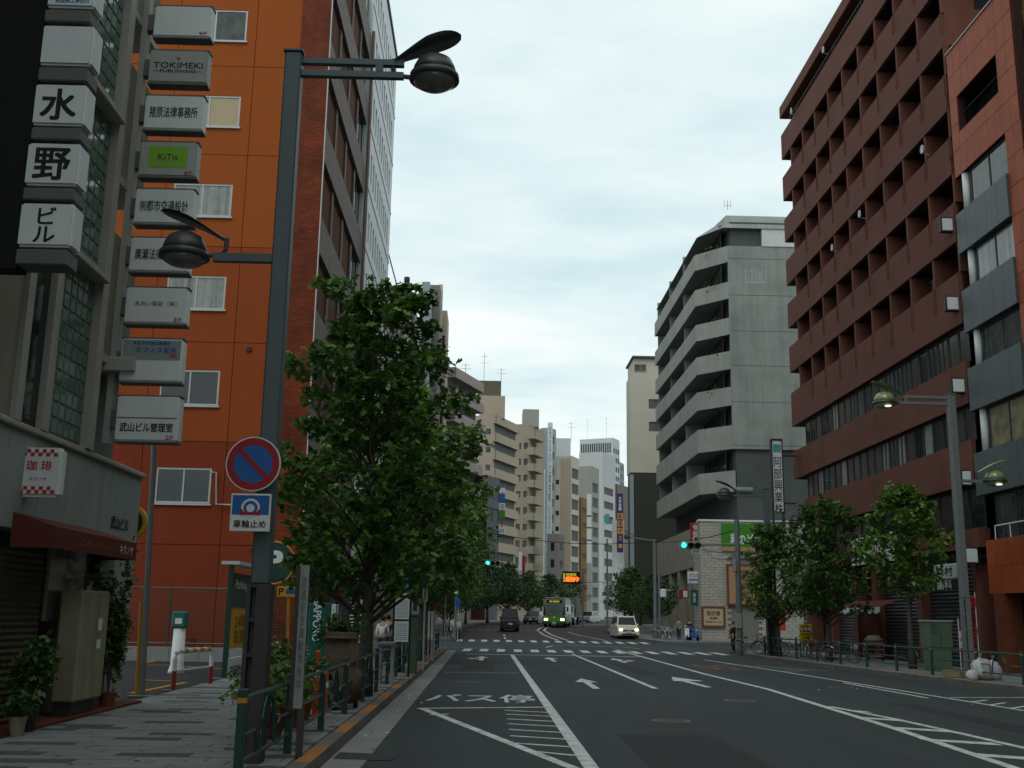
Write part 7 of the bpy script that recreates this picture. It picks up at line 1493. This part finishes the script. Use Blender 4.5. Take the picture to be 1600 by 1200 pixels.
part(G().bbox(-hw+.02,hw-.02,y0-.08,y0+.2,.3,.56,.05), 'bumper', mat('bus_dark',(.035,.09,.03),.5,.2), t, local=True); q = part(G().box(-.2,.2,y0-.095,y0-.082,.36,.5), 'number_plate', M['white'], t, local=True); part(G().lathe([(.11,-.01),(.11,.01)],(0,y0-.01,.95),12,0,'y'), 'emblem', M['white'], t, local=True)
wheels(t, W_, (y0+2.0,y1-2.2), .45, .28)
# truck behind the bus
Yt = 123.0; c = PY(896,965,Yt); t = thing('box_truck', 'grey box truck following close behind the green bus', 'truck', (c.x-.35,Yt+3,gz(Yt)+.02), None, rt(-10)); hw = 1.05
part(G().bbox(-hw,hw,-2.2,3.8,.85,3.0,.04), 'cargo_box', M['truck_grey'], t, local=True); part(G().frus((-.95,.95,-3.7,-2.25),(-.9,.9,-3.35,-2.3),.6,2.25), 'cab', M['car_silver'], t, local=True)
part(G().quad((-.85,-3.58,1.35),(.85,-3.58,1.35),(.82,-3.42,2.1),(-.82,-3.42,2.1)), 'windscreen', M['auto_glass'], t, local=True); part(G().bbox(-.98,.98,-3.8,-3.6,.45,.8,.04), 'bumper', M['black_metal'], t, local=True)
for s in (-1,1): part(G().bbox(s*.72-.14,s*.72+.14,-3.82,-3.72,.85,1.02,.03), 'headlight', M['frame_white'], t, local=True); part(G().bbox(s*1.12-.06,s*1.12+.06,-3.5,-3.42,1.4,1.8,.02), 'mirror', M['black_metal'], t, local=True)
wheels(t, 2.0, (-2.9,2.4), .42, .26)
# scooters
def scooter(label, x, y, z, rz_, m):
    t = thing('scooter', label, 'scooter', (x,y,z), 'scooters at the right corner', rz_)
    for yy in (-.6,.55): part(G().lathe([(.1,-.05),(.2,-.05),(.23,-.02),(.23,.02),(.2,.05),(.1,.05)],(0,yy,.23),14,0,'x'), 'wheel', M['rubber'], t, local=True)
    part(G().extr([(-.1,.25),(-.1,.35),(.1,.4),(.2,.68),(.8,.72),(.85,.5),(.55,.3),(.2,.25)],'x',-.14,.14), 'body', M[m], t, local=True); part(G().extr([(-.62,.28),(-.35,.95),(-.28,.95),(-.12,.3),(-.3,.28)],'x',-.17,.17), 'leg_shield', M[m], t, local=True)
    part(G().bbox(-.13,.13,.15,.78,.70,.8,.04), 'saddle', M['rubber'], t, local=True); part(G().tube([(-.32,-.2,1.0),(0,-.32,.96),(.32,-.2,1.0)], .018, 6), 'handlebar', M['black_metal'], t, local=True); part(G().bbox(-.07,.07,-.46,-.36,.78,.9,.03), 'headlight', M['frame_white'], t, local=True); part(G().bbox(-.2,.2,.6,1.0,.82,1.15,.04), 'top_box', M[m], t, local=True)
scooter('blue scooter parked at the white brick corner', PY(1087,993,88).x, 88.8, gz(88)+.14, rt(20), 'blue_ink'); scooter('white scooter parked before the stone pier', PY(1077,995,88.5).x, 89.5, gz(89)+.14, rt(-10), 'frame_white')
# ------------------------------------------------------------------ people
mat('skin', (.42,.25,.17), .6, .1, 4); mat('hair', (.012,.01,.009), .6, .1); mat('cloth_white', (.60,.62,.64), .85, .15, 6); mat('cloth_black', (.02,.02,.022), .9, .15, 6); mat('cloth_navy', (.035,.05,.09), .9, .2, 6); mat('cloth_khaki', (.28,.21,.12), .9, .2, 6); mat('cloth_maroon', (.06,.018,.018), .9, .2, 6); mat('shoe', (.02,.018,.015), .5, .1)
def skin(verts, edges, radii, m, name, par, lv=2, root=0):
    me = bpy.data.meshes.new(name); me.from_pydata(verts, edges, []); o = bpy.data.objects.new(name, me); COL.objects.link(o); md = o.modifiers.new('s','SKIN')
    for i, r in enumerate(radii): me.skin_vertices[0].data[i].radius = (r,r) if not isinstance(r, tuple) else r
    me.skin_vertices[0].data[root].use_root = True; sb = o.modifiers.new('u','SUBSURF'); sb.levels = lv
    dg = bpy.context.evaluated_depsgraph_get(); dg.update(); m2 = bpy.data.meshes.new_from_object(o.evaluated_get(dg)); bpy.data.objects.remove(o); bpy.data.meshes.remove(me); m2.materials.clear(); m2.materials.append(M[m])
    m2.polygons.foreach_set('use_smooth', [True]*len(m2.polygons)); r_ = link(bpy.data.objects.new(name, m2), par); return r_
def person(label, x, y, z, rz_, top='cloth_white', bottom='cloth_black', step=.22, arm=(.1,-.1), H=1.68, lean=0., long_coat=False, group=None, bag_m=None, elbow=.12):
    """Adult facing -y; step = stride, arm = fore/aft swing of left and right hand."""
    t = thing('person', label, 'person', (x,y,z), group, rz_); k = H/1.70; s = lambda *v: tuple(a*k for a in v)
    hip, kn, an_ = .90, .48, .08; V = [s(0,0,.96)]; E_ = []; R_ = [.115*k]
    def addv(p, j, r): V.append(s(*p)); E_.append((j,len(V)-1)); R_.append(r*k); return len(V)-1
    ch = addv((0,.0-lean*.5,1.20),0,.12); sh = addv((0,.01-lean,1.40),ch,.11); nk = addv((0,-lean-.01,1.50),sh,.052); hd = addv((0,-lean-.02,1.57),nk,.075); tp = addv((0,-lean-.015,1.665),hd,.068)
    legs = {}
    for sd, dy in ((-1,step),(1,-step)):
        h = addv((sd*.095,0,.88),0,.088); n_ = addv((sd*.10,dy*.55-.04,kn),h,.058); a = addv((sd*.105,dy+.05,an_+max(0,dy)*.12),n_,.036); f = addv((sd*.115,dy-.10,.035),a,.034); legs[sd] = (h,n_,a,f)
    hands = {}
    for (sd, sw) in ((-1,arm[0]),(1,arm[1])):
        a = addv((sd*.175,-lean,1.39),sh,.055); e_ = addv((sd*.225,-sw*.35-lean*.8,1.12),a,.042); w = addv((sd*.235,-sw-elbow-lean*.6,.90),e_,.028); p = addv((sd*.232,-sw*1.1-elbow-.03-lean*.6,.835),w,.034); hands[sd] = p; q = Vector(V[p])
        for i in range(4):
            dx = (i-1.5)*.018; v1 = (q.x/k+dx*.4*sd*.3, q.y/k-.03+dx, q.z/k-.05+abs(i-1.4)*.006); j = addv(v1,p,.0085); addv((v1[0]-sd*.008,v1[1]-.004,v1[2]-.035),j,.0075)
        addv((q.x/k-sd*.02,q.y/k-.045,q.z/k-.012),p,.010)
    skin(V, E_, R_, 'skin', 'body', t, 2)
    # face, hair
    hx = Vector(V[hd]); c = hx+Vector((0,-.0,.035))*k
    part(G().lathe([(.004,-.022),(.014,-.012),(.012,.01),(.004,.022)],(c.x,c.y-.088*k,c.z-.01),6,0,'z'), 'nose', M['skin'], t, local=True, smooth=True)
    for sd in (-1,1): part(G().lathe([(.002,-.006),(.009,0),(.002,.006)],(c.x+sd*.03*k,c.y-.078*k,c.z+.012),6,0,'y'), 'eye', M['hair'], t, local=True); part(G().lathe([(.002,-.03),(.016,-.01),(.018,.01),(.004,.028)],(c.x+sd*.083*k,c.y+.005,c.z-.005),6), 'ear', M['skin'], t, local=True)
    part(G().box(c.x-.02,c.x+.02,c.y-.085*k,c.y-.079*k,c.z-.052,c.z-.046), 'mouth', mat('lips',(.25,.08,.06),.6,0), t, local=True)
    bm = bmesh.new(); bmesh.ops.create_icosphere(bm, subdivisions=3, radius=1)
    for v in bm.verts: v.co = Vector((v.co.x*.096*k, v.co.y*.108*k+.016, v.co.z*.105*k if v.co.z > 0 else v.co.z*.085*k))
    bmesh.ops.delete(bm, geom=[v for v in bm.verts if v.co.y < -.055*k and v.co.z < .035*k or v.co.z < -.078*k], context='VERTS')
    g = G().bm(bm); g.v = [(v[0]+c.x,v[1]+c.y+.004,v[2]+c.z+.025*k) for v in g.v]; part(g, 'hair', M['hair'], t, local=True, smooth=True)
    # clothes: the same skeleton, a little fuller
    V2 = [V[0],V[ch],V[sh]]; E2 = [(0,1),(1,2)]; R2 = [.135*k,.142*k,.125*k]
    if long_coat: V2.append(s(0,.0,.62)); E2.append((0,3)); R2.append(.15*k)
    for sd in (-1,1):
        h = hands[sd]; a_i = [e for e in E_ if e[1] == h][0][0]; e_i = [e for e in E_ if e[1] == a_i][0][0]; s_i = [e for e in E_ if e[1] == e_i][0][0]
        n0 = len(V2); V2 += [V[s_i],V[e_i],tuple(np.array(V[e_i])*.2+np.array(V[a_i])*.8)]; E2 += [(2,n0),(n0,n0+1),(n0+1,n0+2)]; R2 += [.068*k,.054*k,.042*k]
    skin(V2, E2, R2, top, 'jacket' if long_coat else 'shirt', t, 2)
    V3 = [s(0,0,.97)]; E3 = []; R3 = [.128*k]
    for sd in (-1,1):
        h,n_,a,f = legs[sd]; n0 = len(V3); V3 += [V[h],V[n_],tuple(np.array(V[a])+np.array((0,0,.01)))]; E3 += [(0,n0),(n0,n0+1),(n0+1,n0+2)]; R3 += [.102*k,.074*k,.056*k]
    skin(V3, E3, R3, bottom, 'trousers', t, 2)
    for sd in (-1,1):
        a, f = Vector(V[legs[sd][2]]), Vector(V[legs[sd][3]]); part(G().bbox(f.x-.045,f.x+.045,f.y-.06,a.y+.06,max(0,f.z-.035),f.z+.045,.025,0,2), 'shoe', M['shoe'], t, local=True, smooth=True)
    if bag_m: h = Vector(V[hands[1]]); part(G().bbox(h.x-.05,h.x+.05,h.y-.16,h.y+.16,h.z-.36,h.z-.1,.03), 'bag', M[bag_m], t, local=True); part(G().tube([h+Vector((0,-.08,-.1)),h,h+Vector((0,.08,-.1))], .008, 5), 'bag_strap', M[bag_m], t, local=True)
    return t
p = PZ(1147,1020,.15); person('man in dark jacket waiting beside the right signal pole', PY(1147,1000,60).x, 60.2, .14, rt(-75), 'cloth_black', 'cloth_black', .03, (.02,0), 1.66)
person('man in white shirt and dark trousers at the left kerb by the crossing', PY(715,985,84.5).x, 85.2, .0, rt(20), 'cloth_white', 'cloth_black', .1, (.12,-.05), 1.68)
person('person in khaki trousers half hidden left of the white shirted man', PY(709,985,86).x-.1, 87.6, .14, rt(160), 'cloth_white', 'cloth_khaki', .16, (.1,-.1), 1.66)
person('pedestrian in pale top and blue trousers walking under left trees', PY(598,980,42).x, 42, .15, rt(170), 'cloth_white', 'cloth_navy', .2, (.15,-.1), 1.66, group=None)
person('pedestrian in dark navy clothes walking beside the pale topped one', PY(606,980,42.4).x, 42.5, .15, rt(175), 'cloth_navy', 'cloth_navy', .16, (.1,-.1), 1.7)
person('person in dark top behind the big tree trunk near the shops', PY(576,975,46).x, 46, .15, rt(100), 'cloth_black', 'cloth_navy', .1, (.1,0), 1.66)
person('rider in cream jacket standing with the scooters at brick corner', PY(1065,985,89).x, 90.3, gz(90)+.14, rt(-30), 'cover_beige', 'cloth_black', .05, (.2,.2), 1.68, elbow=.2)
person('person in dark top and navy trousers beside the blue scooter', PY(1081,985,89).x, 90.0, gz(90)+.14, rt(10), 'cloth_black', 'cloth_navy', .05, (.2,.1), 1.6)
# litter and small clutter on the road edge
g = G(); R = random.Random(4)
for i in range(60):
    x = R.choice([R.uniform(-1.9,-1.3), R.uniform(9,15), R.uniform(-6.5,-2.5)]); y = R.uniform(12,50); z = .155 if x < -2.2 else .006
    a = R.uniform(0,6.3); s_ = R.uniform(.02,.06); g.add([(x+math.cos(a+q)*s_*(.6 if j % 2 else 1), y+math.sin(a+q)*s_, z+.004*j) for j, q in enumerate((0,1.5,3.1,4.6))], [(0,1,2,3)])
o = single(g, 'litter', M['paint'], None, None, kind='stuff')
g = G()
for i in range(500):
    x = R.uniform(-6.8,-2.3) if R.random() < .6 else R.uniform(15,18.5); y = R.uniform(12,58); a = R.uniform(0,6.3); s_ = R.uniform(.025,.06)
    if x > 0 and x < interp(KR,y)+.3: continue
    g.add([(x+math.cos(a+q)*s_*(.5 if j % 2 else 1), y+math.sin(a+q)*s_*(.5 if j % 2 else 1), .158+.006*(j % 2)) for j, q in enumerate((0,1.5,3.1,4.6))], [(0,1,2,3)])
single(g, 'fallen_leaves', M['leaf_dark'], None, None, kind='stuff')
